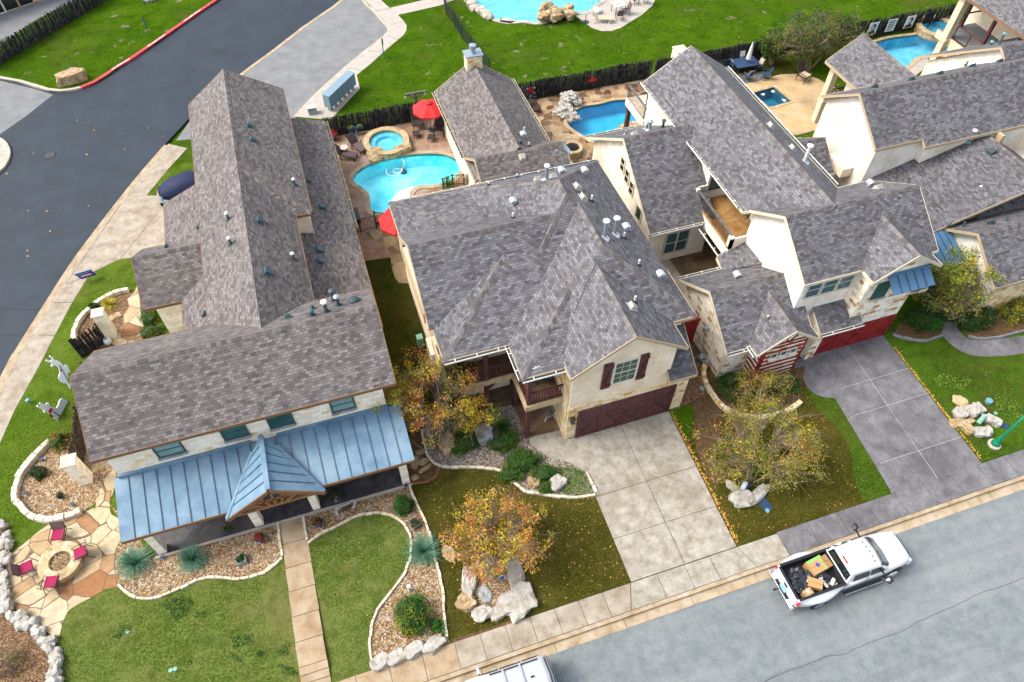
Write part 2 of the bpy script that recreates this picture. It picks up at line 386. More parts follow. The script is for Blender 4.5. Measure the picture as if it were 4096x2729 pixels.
# ---------------------------------------------------------------- the materials of the place
shingle('shingle_brown', (.235, .208, .20), (.072, .060, .060), (.245, .19, .145))
shingle('shingle_grey', (.215, .21, .226), (.062, .056, .066), (.205, .165, .13))
shingle('shingle_dark', (.17, .165, .175), (.058, .052, .058), (.15, .12, .105))
def capm(name, cols):
    m, t, b = _m(name); nb = NB(t)
    br = nb.n('TexBrick', i_Vector=nb.UV(), i_Color1=(0, 0, 0), i_Color2=(1, 1, 1), i_Mortar=(0, 0, 0), i_Scale=1.0, offset=0.0)
    for k, v in (('Mortar Size', .006), ('Brick Width', .2), ('Row Height', 5.0)): br.inputs[k].default_value = v
    c = nb.ramp(br.outputs['Color'], cols); c = nb.mix(c, (.03, .03, .03), nb.math('MULTIPLY', br.outputs['Fac'], .5))
    fin(name, m, b, nb, c, .8, .3, nb.noise(60, 3), .2, .01)
capm('cap_brown', [(.1, (.13, .105, .10)), (.5, (.20, .165, .15)), (.9, (.26, .23, .22))])
capm('cap_grey', [(.1, (.11, .095, .095)), (.5, (.17, .15, .145)), (.9, (.23, .215, .215))])
flat('fascia_tan', (.62, .47, .29), .7); flat('fascia_brown', (.17, .095, .05), .7); flat('metal_pale', (.30, .43, .53), .4, .4); flat('trim_cream', (.70, .60, .43), .7)
flat('soffit', (.42, .34, .24), .8); flat('gutter_white', (.75, .73, .68), .4); flat('gutter_dark', (.035, .05, .05), .5)
layered('stucco_cream', [(.3, (.62, .50, .35)), (.55, (.72, .61, .46)), (.8, (.80, .71, .57))], 1.2, [(.5, .5, .7, (.5, .39, .25), .5), (6, .55, .75, (.55, .42, .27), .3)], .9, .2, .3, 40, .01)
layered('stucco_white', [(.3, (.62, .55, .44)), (.55, (.74, .69, .60)), (.8, (.84, .81, .75))], 1.0, [(.6, .48, .68, (.5, .42, .3), .55), (3, .55, .75, (.5, .43, .33), .35)], .9, .2, .3, 40, .01)
blocks('limestone', .42, .2, [(.0, (.74, .66, .52)), (.35, (.85, .79, .67)), (.7, (.90, .86, .77)), (.90, (.84, .74, .55)), (.96, (.76, .55, .28))], (.72, .66, .55))
blocks('limestone_tan', .42, .23, [(.0, (.55, .41, .22)), (.3, (.70, .58, .38)), (.6, (.80, .69, .49)), (.8, (.62, .42, .18)), (.92, (.55, .29, .07))], (.72, .62, .45))
blocks('fieldstone', .36, .25, [(.0, (.55, .38, .18)), (.3, (.70, .55, .33)), (.7, (.78, .65, .44)), (.9, (.50, .27, .08))], (.68, .55, .36), .02, .33)
blocks('limestone_mix', .40, .22, [(.0, (.60, .56, .48)), (.3, (.80, .76, .66)), (.65, (.84, .80, .72)), (.8, (.62, .46, .25)), (.92, (.42, .22, .07))], (.78, .74, .66), .014)
crazy('flag_cream', 1.15, [(.0, (.70, .56, .36)), (.3, (.78, .68, .50)), (.6, (.66, .52, .33)), (.8, (.58, .40, .22)), (.93, (.42, .20, .09))], (.20, .14, .08), .025, .5, (.45, .32, .18))
crazy('flag_brown', 1.9, [(.0, (.14, .07, .035)), (.25, (.30, .16, .08)), (.45, (.62, .44, .25)), (.65, (.22, .11, .05)), (.8, (.52, .33, .17)), (.95, (.66, .50, .32))], (.55, .45, .34), .03, .5)
crazy('flag_path', 1.5, [(.0, (.30, .20, .10)), (.35, (.50, .36, .18)), (.7, (.58, .44, .24)), (.9, (.24, .16, .09))], (.36, .30, .2), .035, .5)
crazy('flag_rim', 3.2, [(.0, (.50, .33, .15)), (.4, (.70, .55, .30)), (.75, (.58, .40, .18)), (.95, (.78, .66, .45))], (.62, .52, .38), .05, .6)
pebbles('gravel_tan', 15, [(.0, (.26, .11, .03)), (.25, (.52, .29, .10)), (.5, (.70, .48, .24)), (.75, (.80, .68, .52)), (.9, (.36, .17, .06)), (1, (.85, .78, .68))])
pebbles('gravel_grey', 14, [(.0, (.18, .12, .09)), (.3, (.42, .32, .25)), (.6, (.62, .54, .46)), (.85, (.78, .72, .65)), (1, (.28, .18, .12))])
pebbles('mulch', 20, [(.0, (.10, .04, .015)), (.4, (.30, .14, .05)), (.7, (.44, .24, .10)), (1, (.60, .42, .26))])
layered('soil', [(.3, (.10, .06, .03)), (.6, (.19, .12, .06)), (.8, (.27, .18, .10))], 5, [(40, .5, .7, (.3, .16, .06), .5, 2)], .95, .1, .8, 40)
layered('concrete_tan', [(.25, (.30, .245, .17)), (.5, (.47, .40, .31)), (.75, (.58, .52, .43))], 1.5, [(.7, .5, .72, (.28, .20, .11), .45), (7, .55, .75, (.27, .21, .14), .35), (28, .52, .7, (.62, .57, .49), .3, 3)], .9, .2, .3, 40)
layered('concrete_drive', [(.25, (.30, .26, .19)), (.5, (.46, .415, .335)), (.75, (.60, .56, .48))], 2.1, [(.45, .5, .68, (.25, .20, .13), .55), (5, .52, .72, (.28, .235, .17), .45), (22, .5, .7, (.66, .63, .57), .35, 3)], .9, .2, .3, 40)
layered('concrete_purple', [(.25, (.20, .185, .20)), (.5, (.34, .325, .345)), (.75, (.47, .46, .48))], 1.1, [(.35, .48, .68, (.15, .13, .135), .6), (4, .5, .72, (.20, .18, .19), .5), (14, .54, .74, (.56, .55, .55), .4, 3)], .85, .25, .3, 40)
layered('concrete_walk', [(.25, (.44, .30, .17)), (.5, (.58, .43, .27)), (.75, (.66, .53, .37))], 1.6, [(.6, .5, .7, (.36, .22, .11), .4), (9, .55, .75, (.38, .25, .13), .3)], .9, .2, .3, 40)
layered('concrete_grey', [(.25, (.25, .255, .26)), (.5, (.31, .315, .32)), (.75, (.38, .38, .38))], .9, [(.5, .5, .7, (.29, .29, .30), .4), (30, .5, .72, (.52, .52, .51), .35, 2), (60, .52, .72, (.2, .2, .2), .4, 2)], .9, .2, .2, 60)
layered('street_grey', [(.25, (.22, .26, .27)), (.5, (.29, .335, .34)), (.75, (.37, .405, .40))], 2.2, [(.3, .47, .66, (.43, .45, .44), .6, 5, (.2, 2.2, 1)), (.7, .5, .66, (.21, .23, .24), .55, 6, (.12, 2.4, 1)), (34, .5, .68, (.17, .18, .18), .65, 3), (21, .53, .7, (.52, .53, .51), .55, 3)], .85, .25, .35, 60)
layered('asphalt', [(.25, (.008, .028, .052)), (.5, (.016, .044, .082)), (.75, (.028, .066, .112))], .5, [(.3, .5, .7, (.045, .08, .115), .6, 5, (1.8, .7, 1)), (80, .5, .72, (.13, .16, .18), .5, 2), (1.6, .58, .75, (.018, .026, .04), .5)], .7, .4, .3, 70)
layered('kerb_tan', [(.25, (.40, .29, .17)), (.5, (.56, .44, .29)), (.75, (.66, .56, .42))], 2, [(1.2, .5, .72, (.32, .2, .1), .45), (12, .55, .75, (.4, .28, .16), .3)], .9, .2, .2, 40)
layered('kerb_pale', [(.25, (.50, .43, .34)), (.6, (.66, .60, .50)), (.8, (.74, .69, .60))], 2, [(3, .52, .72, (.42, .34, .25), .4)], .9, .2, .2, 40)
layered('kerb_red', [(.25, (.55, .04, .05)), (.6, (.66, .07, .085)), (.8, (.72, .16, .16))], 3, [(9, .56, .74, (.75, .35, .33), .4)], .8, .25, .2, 40)
layered('deck_pool', [(.25, (.28, .15, .08)), (.5, (.42, .25, .155)), (.75, (.52, .36, .26))], 1.2, [(.8, .5, .68, (.56, .46, .41), .65), (5, .52, .72, (.24, .13, .07), .4)], .8, .3, .3, 30)
layered('deck_peach', [(.25, (.64, .42, .19)), (.5, (.74, .52, .27)), (.75, (.80, .60, .36))], 1.0, [(.5, .52, .68, (.26, .2, .13), .75), (4, .52, .72, (.5, .33, .16), .4)], .8, .3, .3, 30)
layered('deck_pale', [(.3, (.55, .49, .41)), (.7, (.66, .60, .53))], 2, [(20, .5, .7, (.5, .44, .37), .4, 3)], .85, .25, .2, 40)
layered('porch_slate', [(.25, (.018, .018, .026)), (.5, (.055, .05, .06)), (.75, (.12, .11, .115))], 1.3, [(.9, .5, .7, (.16, .13, .11), .6), (5, .54, .72, (.2, .19, .18), .4)], .55, .4, .2, 30)
layered('porch_brown', [(.25, (.10, .055, .025)), (.5, (.19, .12, .06)), (.75, (.30, .21, .12))], 1.2, [(3, .5, .72, (.10, .06, .03), .5)], .6, .4, .2, 30)
layered('tile_brown', [(.25, (.30, .13, .03)), (.5, (.46, .24, .08)), (.75, (.60, .38, .18))], 2.6, [(7, .5, .7, (.25, .11, .03), .5)], .6, .4, .2, 30)
grass('grass_vivid', (.05, .13, .008), (.11, .25, .010), (.20, .38, .018), (.22, .20, .06), .45, (.5, .42, .27))
grass('grass_side', (.06, .125, .01), (.125, .22, .018), (.22, .32, .04), (.24, .22, .06), .4)
grass('grass_olive', (.055, .105, .012), (.14, .20, .03), (.27, .30, .085), (.32, .26, .11), .7)
grass('grass_brown', (.05, .056, .008), (.115, .105, .016), (.20, .175, .04), (.15, .095, .025), .6)
grass('grass_dark', (.028, .04, .006), (.07, .08, .012), (.12, .12, .025), (.14, .10, .03), .6)  # darker green-brown lawn tone
grass('grass_dull', (.05, .09, .010), (.10, .14, .02), (.13, .30, .02), (.16, .12, .035), .5)
for n_, c_ in (('leaf_green', (.14, .22, .02)), ('leaf_dark', (.03, .075, .012)), ('leaf_lime', (.34, .42, .03)), ('leaf_yellow', (.72, .52, .04)), ('leaf_orange', (.70, .31, .05)), ('leaf_red', (.60, .16, .06)), ('leaf_olive', (.26, .25, .045)), ('leaf_sage', (.13, .16, .09)), ('leaf_peach', (.82, .50, .18)), ('leaf_rust', (.30, .13, .03))): leafm(n_, c_)
for n_, c_ in (('blade_teal', (.13, .30, .19)), ('blade_green', (.13, .24, .03)), ('blade_yellow', (.55, .46, .05)), ('petal_red', (.60, .02, .05)), ('blade_lush', (.05, .20, .02))): leafm(n_, c_, .2)
layered('bark', [(.3, (.22, .15, .10)), (.6, (.36, .27, .20)), (.8, (.48, .38, .29))], 6, [(20, .5, .7, (.11, .07, .04), .5, 3)], .9, .2, .5, 30)
layered('cedar_dark', [(.3, (.010, .010, .012)), (.55, (.03, .03, .032)), (.8, (.09, .085, .08))], 3, [(1.5, .5, .7, (.09, .065, .05), .5), (14, .52, .7, (.22, .21, .20), .5, 3, (1, 1, .15))], .9, .2, .5, 30)
layered('cedar_brown', [(.3, (.035, .025, .02)), (.55, (.10, .07, .05)), (.8, (.20, .15, .11))], 4, [(14, .52, .7, (.30, .26, .21), .5, 3)], .9, .2, .5, 30)
layered('wood_plum', [(.3, (.085, .025, .025)), (.55, (.15, .05, .048)), (.8, (.22, .085, .08))], 5, [(18, .52, .7, (.08, .025, .025), .5, 3)], .65, .3, .3, 30)
layered('wood_red', [(.3, (.26, .012, .014)), (.55, (.36, .02, .022)), (.8, (.43, .035, .035))], 5, [(16, .52, .7, (.2, .01, .01), .4, 3)], .6, .3, .3, 30)
layered('wood_tan', [(.3, (.30, .13, .05)), (.6, (.42, .20, .08)), (.8, (.5, .26, .12))], 5, [], .7, .3, .3, 30)
layered('wood_beam', [(.3, (.45, .32, .17)), (.6, (.60, .46, .28)), (.8, (.68, .55, .36))], 4, [(16, .54, .7, (.4, .27, .13), .5, 3)], .75, .25, .3, 30)
layered('wood_grey', [(.3, (.12, .11, .10)), (.6, (.22, .20, .19)), (.8, (.32, .30, .28))], 6, [], .85, .2, .3, 30)
layered('rock_white', [(.25, (.40, .36, .29)), (.5, (.66, .62, .55)), (.75, (.80, .78, .73))], 2.5, [(1.5, .5, .7, (.55, .42, .26), .4), (9, .55, .72, (.28, .25, .2), .5)], .9, .2, .8, 14, .05)
layered('rock_tan', [(.25, (.30, .19, .08)), (.5, (.55, .40, .22)), (.75, (.72, .60, .42))], 3, [(2, .5, .7, (.38, .2, .07), .5), (9, .55, .72, (.2, .13, .07), .5)], .9, .2, .8, 14, .05)
layered('rock_grey', [(.25, (.26, .26, .25)), (.5, (.42, .43, .43)), (.75, (.58, .59, .59))], 3, [(9, .55, .72, (.22, .2, .18), .5)], .9, .2, .8, 14, .05)
layered('edge_stone', [(.25, (.55, .44, .28)), (.5, (.72, .64, .50)), (.75, (.82, .77, .67))], 3, [(1.1, .5, .68, (.62, .46, .22), .5), (14, .55, .75, (.45, .37, .26), .35)], .9, .2, .5, 20, .02)
layered('metal_blue', [(.25, (.125, .24, .36)), (.5, (.185, .33, .46)), (.75, (.27, .43, .56))], .8, [(.4, .48, .7, (.34, .46, .56), .5), (9, .56, .74, (.16, .25, .35), .3)], .5, .3, .1, 30)
flat('metal_blue_dark', (.05, .12, .21), .4, .5); flat('metal_seam', (.10, .16, .23), .45, .5); flat('metal_blue_bright', (.11, .26, .43), .4, .5)
flat('galv', (.46, .56, .62), .35, .5, .5); flat('galv_white', (.66, .72, .76), .4, .5, .2); flat('pipe_white', (.72, .74, .74), .4); flat('rubber', (.015, .017, .02), .6)
flat('vent_dark', (.03, .05, .055), .5); flat('vent_pale', (.60, .58, .50), .5); flat('vent_teal', (.05, .085, .095), .5)
flat('iron', (.012, .016, .02), .45, .5); flat('wicker', (.045, .03, .03), .6); flat('wicker_light', (.13, .085, .08), .6, var=.3, scale=40); flat('cushion_red', (.36, .008, .075), .8); flat('cushion_beige', (.62, .47, .32), .8)
flat('canopy_red', (.62, .02, .022), .7); flat('umbrella_white', (.70, .70, .66), .7); flat('plastic_white', (.80, .80, .78), .4); flat('panel_white', (.60, .57, .52), .5); flat('mint', (.26, .50, .38), .6); flat('lid_blue', (.03, .07, .16), .6); flat('lid_teal', (.18, .42, .47), .4)
flat('terracotta', (.36, .13, .06), .7); flat('pot_blue', (.02, .05, .13), .3, .5); flat('pot_black', (.02, .02, .022), .4); flat('tarp_blue', (.008, .014, .045), .65, .2, var=.35, scale=2); flat('trailer_grey', (.12, .16, .19), .5)
flat('paint_white', (.86, .86, .87), .25, .5, coat=.6, var=.03); flat('paint_silver', (.62, .65, .68), .28, .5, coat=.5, var=.04); flat('chrome', (.75, .75, .76), .15, .5, 1.0); flat('plastic_black', (.014, .015, .017), .5); flat('bed_liner', (.018, .02, .024), .7); flat('bag_black', (.012, .014, .018), .28, .6); flat('cardboard', (.50, .29, .12), .8); flat('cardboard_dark', (.40, .22, .09), .8); flat('tape_green', (.30, .62, .16), .5); flat('paper', (.80, .79, .76), .7); flat('light_red', (.60, .02, .03), .2, .5); flat('rim', (.62, .64, .66), .25, .5, .8); flat('plate_blue', (.10, .40, .56), .4); flat('logo_blue', (.03, .05, .30), .5); flat('print_dark', (.05, .035, .03), .6)
flat('pole_green', (.0, .22, .11), .3, .5); flat('sign_green', (.03, .16, .11), .5); flat('sign_blue', (.02, .08, .45), .4); flat('sign_red', (.65, .04, .06), .5); flat('lettering_white', (.85, .85, .85), .5); flat('lettering_sky', (.10, .40, .75), .5); flat('crack', (.02, .024, .028), .9); flat('crack_grey', (.10, .105, .11), .9); flat('joint', (.07, .06, .05), .9); flat('joint_light', (.45, .42, .4), .9)
flat('deer_white', (.74, .80, .80), .6); flat('antler', (.74, .70, .72), .6); flat('ash', (.22, .13, .07), .9, var=.5, scale=30); flat('lava', (.012, .012, .013), .6, var=.5, scale=40); flat('leaf_fallen', (.72, .32, .05), .8, var=.4); flat('leaf_fallen_pale', (.66, .42, .12), .8, var=.4); flat('tub', (.10, .20, .25), .35, .5, .6); flat('frame_dark', (.06, .10, .10), .5); flat('frame_cream', (.62, .58, .5), .6); flat('frame_white', (.78, .77, .72), .5)
glass('glass_teal', (.03, .13, .125)); glass('glass_green', (.02, .085, .04)); glass('glass_pale', (.24, .40, .385), .25); glass('glass_dark', (.012, .022, .024)); glass('glass_car', (.03, .055, .055), .03); glass('glass_blue', (.02, .12, .16))
layered('plaster_turq', [(.3, (.06, .66, .78)), (.6, (.22, .84, .92)), (.85, (.45, .92, .96))], .7, [(.35, .5, .66, (.45, .88, .92), .75), (2.2, .56, .7, (.55, .9, .93), .4)], .6, .3, .0)
layered('plaster_step', [(.3, (.60, .88, .90)), (.8, (.74, .94, .94))], 1, [], .6, .3, .0)
layered('plaster_blue', [(.3, (.015, .36, .58)), (.6, (.03, .46, .68)), (.85, (.07, .54, .74))], .8, [(5, .5, .7, (.02, .25, .42), .4)], .6, .3, .0)
layered('plaster_sky', [(.3, (.10, .45, .62)), (.6, (.18, .58, .74)), (.85, (.3, .68, .8))], 1.2, [(3, .52, .66, (.06, .36, .56), .5)], .6, .3, .0)
layered('plaster_deep', [(.3, (.02, .18, .30)), (.6, (.05, .30, .44)), (.85, (.14, .45, .58))], 1.2, [(3, .52, .66, (.18, .42, .52), .5)], .6, .3, .0)
water('water_clear', (.93, .99, .99), .05, 4, .12); water('water_blue', (.80, .95, .97), .06, 5, .25); water('water_dark', (.62, .80, .86), .1, 7, .5)
# ---------------------------------------------------------------- ground, streets, pavements
def slabs(name, rects, mat, z0, z1, gap=.012, jmat='joint'):
    mb = MB()
    for q in rects:                                   # each slab: 4 xy corners, shrunk to leave the joint open
        c = V((sum(p[0] for p in q) / 4, sum(p[1] for p in q) / 4)); pts = []
        for p in q:
            d = V((p[0], p[1])) - c; pts.append(c + d * max(0, 1 - gap / max(.1, d.length) * 1.4))
        mb.m(0).prism(pts, z0, z1)
        mb.m(1).prism([(p[0], p[1]) for p in q], z0, z1 - .012)
    return mb.build(name, [mat, jmat], kind='structure')
# pool outlines come first: the land and the decks are cut out round them
def sp(pts, k=4): return smooth_path(pts, True, k)
PA = sp(KL(1, 0, [(880, 1500), (912, 1458), (985, 1410), (1085, 1372), (1150, 1350), (1300, 1324), (1450, 1308), (1600, 1308), (1695, 1330), (1765, 1375), (1780, 1430), (1740, 1500), (1660, 1555)]) + KL(1, 1, [(1640, 155), (1540, 172), (1430, 178), (1372, 212), (1350, 270), (1380, 340), (1330, 400), (1170, 408), (1062, 403), (1026, 375), (1020, 320), (1008, 250), (958, 200), (900, 160), (876, 120)]))
PC = sp([K(2, 0, *p) for p in [(570, 1045), (588, 992), (640, 940), (720, 905), (850, 885), (950, 858), (1050, 850), (1180, 852), (1330, 880), (1400, 960), (1300, 1030), (1110, 1033), (1030, 1060), (975, 1100), (905, 1130), (820, 1200), (730, 1165), (660, 1125), (608, 1090)]])
PD = [K(3, 0, *p) for p in [(28, 792), (212, 742), (358, 862), (100, 925)]]
PD[3] = PD[0] + PD[2] - PD[1]
PE = sp([K(3, 0, *p) for p in [(1040, 385), (1100, 352), (1200, 325), (1400, 300), (1475, 292), (1530, 320), (1640, 350), (1790, 385), (1800, 430), (1650, 470), (1500, 480), (1430, 492), (1390, 520), (1330, 570), (1240, 600), (1120, 540)]])
PT = sp([K(1, 0, *p) for p in [(1830, -200), (1870, -60), (1890, 0), (1932, 60), (1990, 92), (2040, 140), (2110, 172), (2220, 188)]] + [K(2, 0, *p) for p in [(0, 168), (100, 183), (200, 176), (300, 190), (370, 183), (450, 140), (600, 108), (740, 100), (795, 52), (860, 0), (960, -140), (700, -260), (200, -300)]])
HOLES = [PA, PC, PD, PE, PT]
sheet('ground', [(-150, -60), (200, -60), (200, 260), (-150, 260)], -.3, 'grass_vivid', holes=HOLES)
sheet('street', [(-60, -40), (120, -40), (120, 6.8), (-60, 6.8)], -.145, 'street_grey', thick=.1)
LE = [(-24.5, 5), (-21.5, 16), (-17.99, 28.11), (-17.41, 29.78), (-16.43, 32.18), (-14.95, 35.67), (-13.54, 38.46), (-11.85, 41.6), (-9.98, 44.76), (-7.6, 48.4), (-3, 55.5)]
LEs = smooth_path(LE, False, 4)
ISL = [V(p) for p in [(-42, 20, 0), (-30, 33, 0)]]
rib = [K(1, 0, *p) for p in [(-430, 890), (0, 560), (200, 415), (450, 220), (700, 50), (900, -110), (1250, -420)]]
cur2 = [K(0, 0, *p) for p in [(-520, 560), (-250, 610), (0, 665), (150, 692), (300, 735), (400, 765), (500, 775), (600, 765), (690, 745), (800, 700), (900, 640), (1000, 570), (1100, 510), (1300, 375), (1500, 235), (1700, 95), (1850, -5), (2100, -180), (2500, -460)]]
road = [(p.x, p.y) for p in LEs[:-4]] + [(p.x, p.y) for p in rib[1:]] + [(p.x, p.y) for p in cur2[::-1]] + [(-60, 48), (-60, 5)]
sheet('road', road, -.14, 'asphalt', thick=.1)
# concrete side street and the kerb nose on the left
sheet('side_street', [K(0, 0, *p) for p in [(-500, 570), (0, 672), (300, 745), (440, 790), (220, 965), (0, 1118), (-500, 1450)]], -.134, 'concrete_grey', thick=.06)
nose = [K(0, 0, *p) for p in [(-300, 1190), (-60, 1150), (0, 1165), (55, 1205), (84, 1265), (82, 1320), (60, 1375), (0, 1445), (-200, 1600), (-400, 1500)]]
sheet('kerb_nose', nose, 0, 'kerb_pale', True, .2); sheet('nose_lawn', [K(0, 0, *p) for p in [(-300, 1240), (-40, 1205), (10, 1250), (28, 1295), (10, 1340), (-60, 1410), (-300, 1480)]], .006, 'deck_pale', True)
# parking bay
bayr = [(390, 990), (480, 890), (600, 770), (820, 570), (990, 430), (1050, 385), (1150, 305), (1178, 272), (1187, 245), (1170, 212), (1120, 160), (1060, 90), (1000, 40), (970, 0), (930, -60), (880, -180)]
bay = rib[0:] + [K(1, 0, *p) for p in bayr[::-1]] + [V((-1.6, 44.3, 0)), V((-9, 45.2, 0))]
sheet('parking_bay', [(p.x, p.y) for p in bay], -.132, 'concrete_grey', thick=.07)
strip('ribbon_kerb', rib, .28, -.2, -.118, 'kerb_tan')
# the block of land that carries the houses
land = [(120, 7.2), (120, 200), (10, 200)] + [(p.x, p.y) for p in [K(1, 0, *q) for q in bayr[::-1]]] + [(-1.6, 44.4), (-8.6, 45.6)] + [(p.x, p.y) for p in offp(LEs, .38)[:-7][::-1]] + [(-24, 7.2)]
sheet('land', land, -.004, 'grass_vivid', thick=.28, holes=HOLES)
land2 = [(p.x, p.y) for p in cur2] + [(40, 200), (-120, 200), (-120, 62)]
sheet('land', land2, -.002, 'grass_vivid', thick=.3)
# kerbs
strip('kerb', [(120, 7.25), (-30, 7.25)], .16, -.3, .004, 'kerb_tan')
mb = MB(); xs = -20.0
while xs < 60: mb.box(xs + .012, xs + 3.04, 6.78, 7.18, -.3, -.128); xs += 3.05
mb.build('gutter_kerb', ['kerb_tan'], kind='structure')
strip('kerb', offp(LEs, .36)[:-7], .15, -.3, .016, 'kerb_tan', 1); strip('gutter_kerb', LEs[:-7], .37, -.3, -.128, 'kerb_tan', 1)
strip('kerb', cur2[:9], .26, -.3, .012, 'kerb_pale', -1); strip('red_kerb', cur2[8:], .26, -.3, .014, 'kerb_red', -1)
strip('kerb', [K(1, 0, *p) for p in bayr], .18, -.3, .01, 'kerb_pale', -1)
# pavements
def walk_row(name, x0, x1, y0, y1, step, mat, z=.016):
    n = max(1, round((x1 - x0) / step)); s = (x1 - x0) / n
    slabs(name, [[(x0 + i * s, y0), (x0 + (i + 1) * s, y0), (x0 + (i + 1) * s, y1), (x0 + i * s, y1)] for i in range(n)], mat, -.1, z)
walk_row('sidewalk', -14, .6, 7.34, 8.4, 1.3, 'concrete_walk'); walk_row('sidewalk', .6, 7.0, 7.34, 8.4, 1.15, 'concrete_tan'); slabs('sidewalk', [[(7.0, 7.34), (7.85, 7.34), (8.29, 8.4), (7.0, 8.4)]], 'concrete_tan', -.1, .016)
slabs('sidewalk', [[(8.3, 8.4), (7.86, 7.34), (9.5, 7.34), (9.5, 8.4)], [(9.5, 7.34), (10.8, 7.34), (10.8, 8.4), (9.5, 8.4)], [(10.8, 7.34), (12, 7.34), (12, 8.4), (10.8, 8.4)], [(12, 7.34), (13.75, 7.34), (13.35, 8.4), (12, 8.4)], [(13.75, 7.34), (15.35, 7.34), (15.35, 8.4), (13.35, 8.4)]], 'concrete_drive', -.1, .016)
walk_row('sidewalk', 15.35, 40, 7.34, 8.46, 1.5, 'concrete_purple')
inn = [(-24.2, 8.4), (-20.6, 14), (-18.6, 20), (-17.51, 23.84), (-17.04, 25.56), (-16.09, 28.11), (-15.31, 30.40), (-14.73, 32.05), (-13.94, 33.93), (-12.6, 36.8), (-11.2, 39.4), (-9.4, 42.4), (-8, 44.5)]
outl = [(p.x, p.y) for p in offp(LEs, .5)[:-7]]
sheet('sidewalk', outl + inn[::-1], .014, 'concrete_tan')
# side driveway of the corner house
sheet('driveway', KL(0, 1, [(1090, 262), (1330, 262), (1330, 210), (1700, 160), (1750, 700), (1300, 740), (1130, 785), (1020, 800), (900, 855), (800, 905), (745, 960), (560, 1010), (700, 800), (900, 520)]), .02, 'concrete_tan', thick=.02)
mb = MB()
for a, b in ((K(0, 1, 1400, 330), K(0, 1, 1020, 800)), (K(0, 1, 1020, 340), K(0, 1, 560, 1010)), (K(0, 1, 560, 1010), K(0, 1, 745, 945)), (K(0, 1, 1090, 264), K(0, 1, 1240, 266)), (K(0, 1, 450, 1170), K(0, 1, 620, 1165)), (K(0, 1, 320, 1440), K(0, 1, 470, 1450))): mb.bar(a + V((0, 0, .02)), b + V((0, 0, .02)), .025, .008)
mb.build('joint_lines', 'joint', kind='structure')
# northern pavement past the mailboxes
nwk = [(1187, 245), (1178, 272), (1150, 305), (1050, 385), (990, 430), (820, 570), (600, 770), (480, 890), (390, 990), (600, 1010), (720, 960), (930, 745), (905, 638), (1020, 545), (1140, 435), (1240, 350), (1300, 300), (1325, 262), (1328, 220), (1300, 175), (1250, 125), (1190, 72), (1150, 40), (1110, 0), (1060, -90), (900, -90), (970, 0), (1060, 90), (1170, 210)]
sheet('sidewalk', [K(1, 0, *p) for p in nwk], .016, 'deck_pale', thick=.1)
sheet('path', [K(1, 0, *p) for p in [(1188, 68), (1254, 128), (1620, 46), (1730, 0), (1900, -60), (1560, -20)]], .012, 'deck_pale')
mb = MB()
for a, b in (((820, 575), (960, 600)), ((990, 430), (1130, 445)), ((1150, 305), (1290, 340)), ((1060, 95), (1190, 70)), ((600, 770), (760, 790)), ((1180, 215), (1300, 180))): mb.bar(K(1, 0, *a, .017), K(1, 0, *b, .017), .03, .006)
mb.build('joint_lines', 'joint', kind='structure')
# driveways
yj = [15.75, 12.5, 10.4, 8.42]
def dx(y, t): return (8.33 + (y - 8.42) * .014) * (1 - t) + (13.35 + (y - 8.42) * .034) * t
slabs('driveway', [[(dx(a, s), a), (dx(a, s + .5), a), (dx(b, s + .5), b), (dx(b, s), b)] for a, b in zip(yj, yj[1:]) for s in (0, .5)], 'concrete_drive', -.05, .02, .014)
fl = [K(2, 2, *p) for p in [(235, 912), (260, 960), (330, 1030), (430, 1092), (520, 1104), (620, 1138), (722, 1198)]]
slabs('driveway', [[fl[0], K(2, 2, 517, 848), K(2, 2, 552, 928), fl[3]]], 'concrete_drive', -.05, .018)
sheet('driveway', [(p.x, p.y) for p in fl] + [(8.42, 12.9), (8.45, 15.7), (8.2, 16.2), (6.5, 16.4)], .012, 'concrete_drive')
sheet('driveway', [(8.3, 15.7), (13.75, 15.7), (13.75, 16.2), (8.3, 16.2)], .014, 'porch_brown')
yk = [16.5, 14.2, 12.6, 9.95, 8.47]
def dx2(y, t): return (21.4 + (y - 8.5) * .095) * (1 - t) + (26.42 + (y - 8.5) * .04) * t
slabs('driveway', [[(dx2(a, s), a), (dx2(a, s + .5), a), (dx2(b, s + .5), b), (dx2(b, s), b)] for a, b in zip(yk, yk[1:]) for s in (0, .5)], 'concrete_purple', -.05, .02, .012, 'joint_light')
sheet('driveway', KL(3, 2, [(390, 240), (385, 330), (450, 400), (495, 490), (560, 545), (640, 573), (740, 580), (830, 650), (700, 350), (540, 240)]), .012, 'concrete_purple')
sheet('path', KL(3, 2, [(1640, -60), (1645, 40), (1690, 105), (1780, 172), (1870, 210), (1960, 226), (2150, 222), (2331, 200), (2600, 150), (2600, 20), (2331, 52), (2150, 72), (1990, 88), (1860, 78), (1790, 20), (1730, -60)]), .014, 'concrete_purple', True)
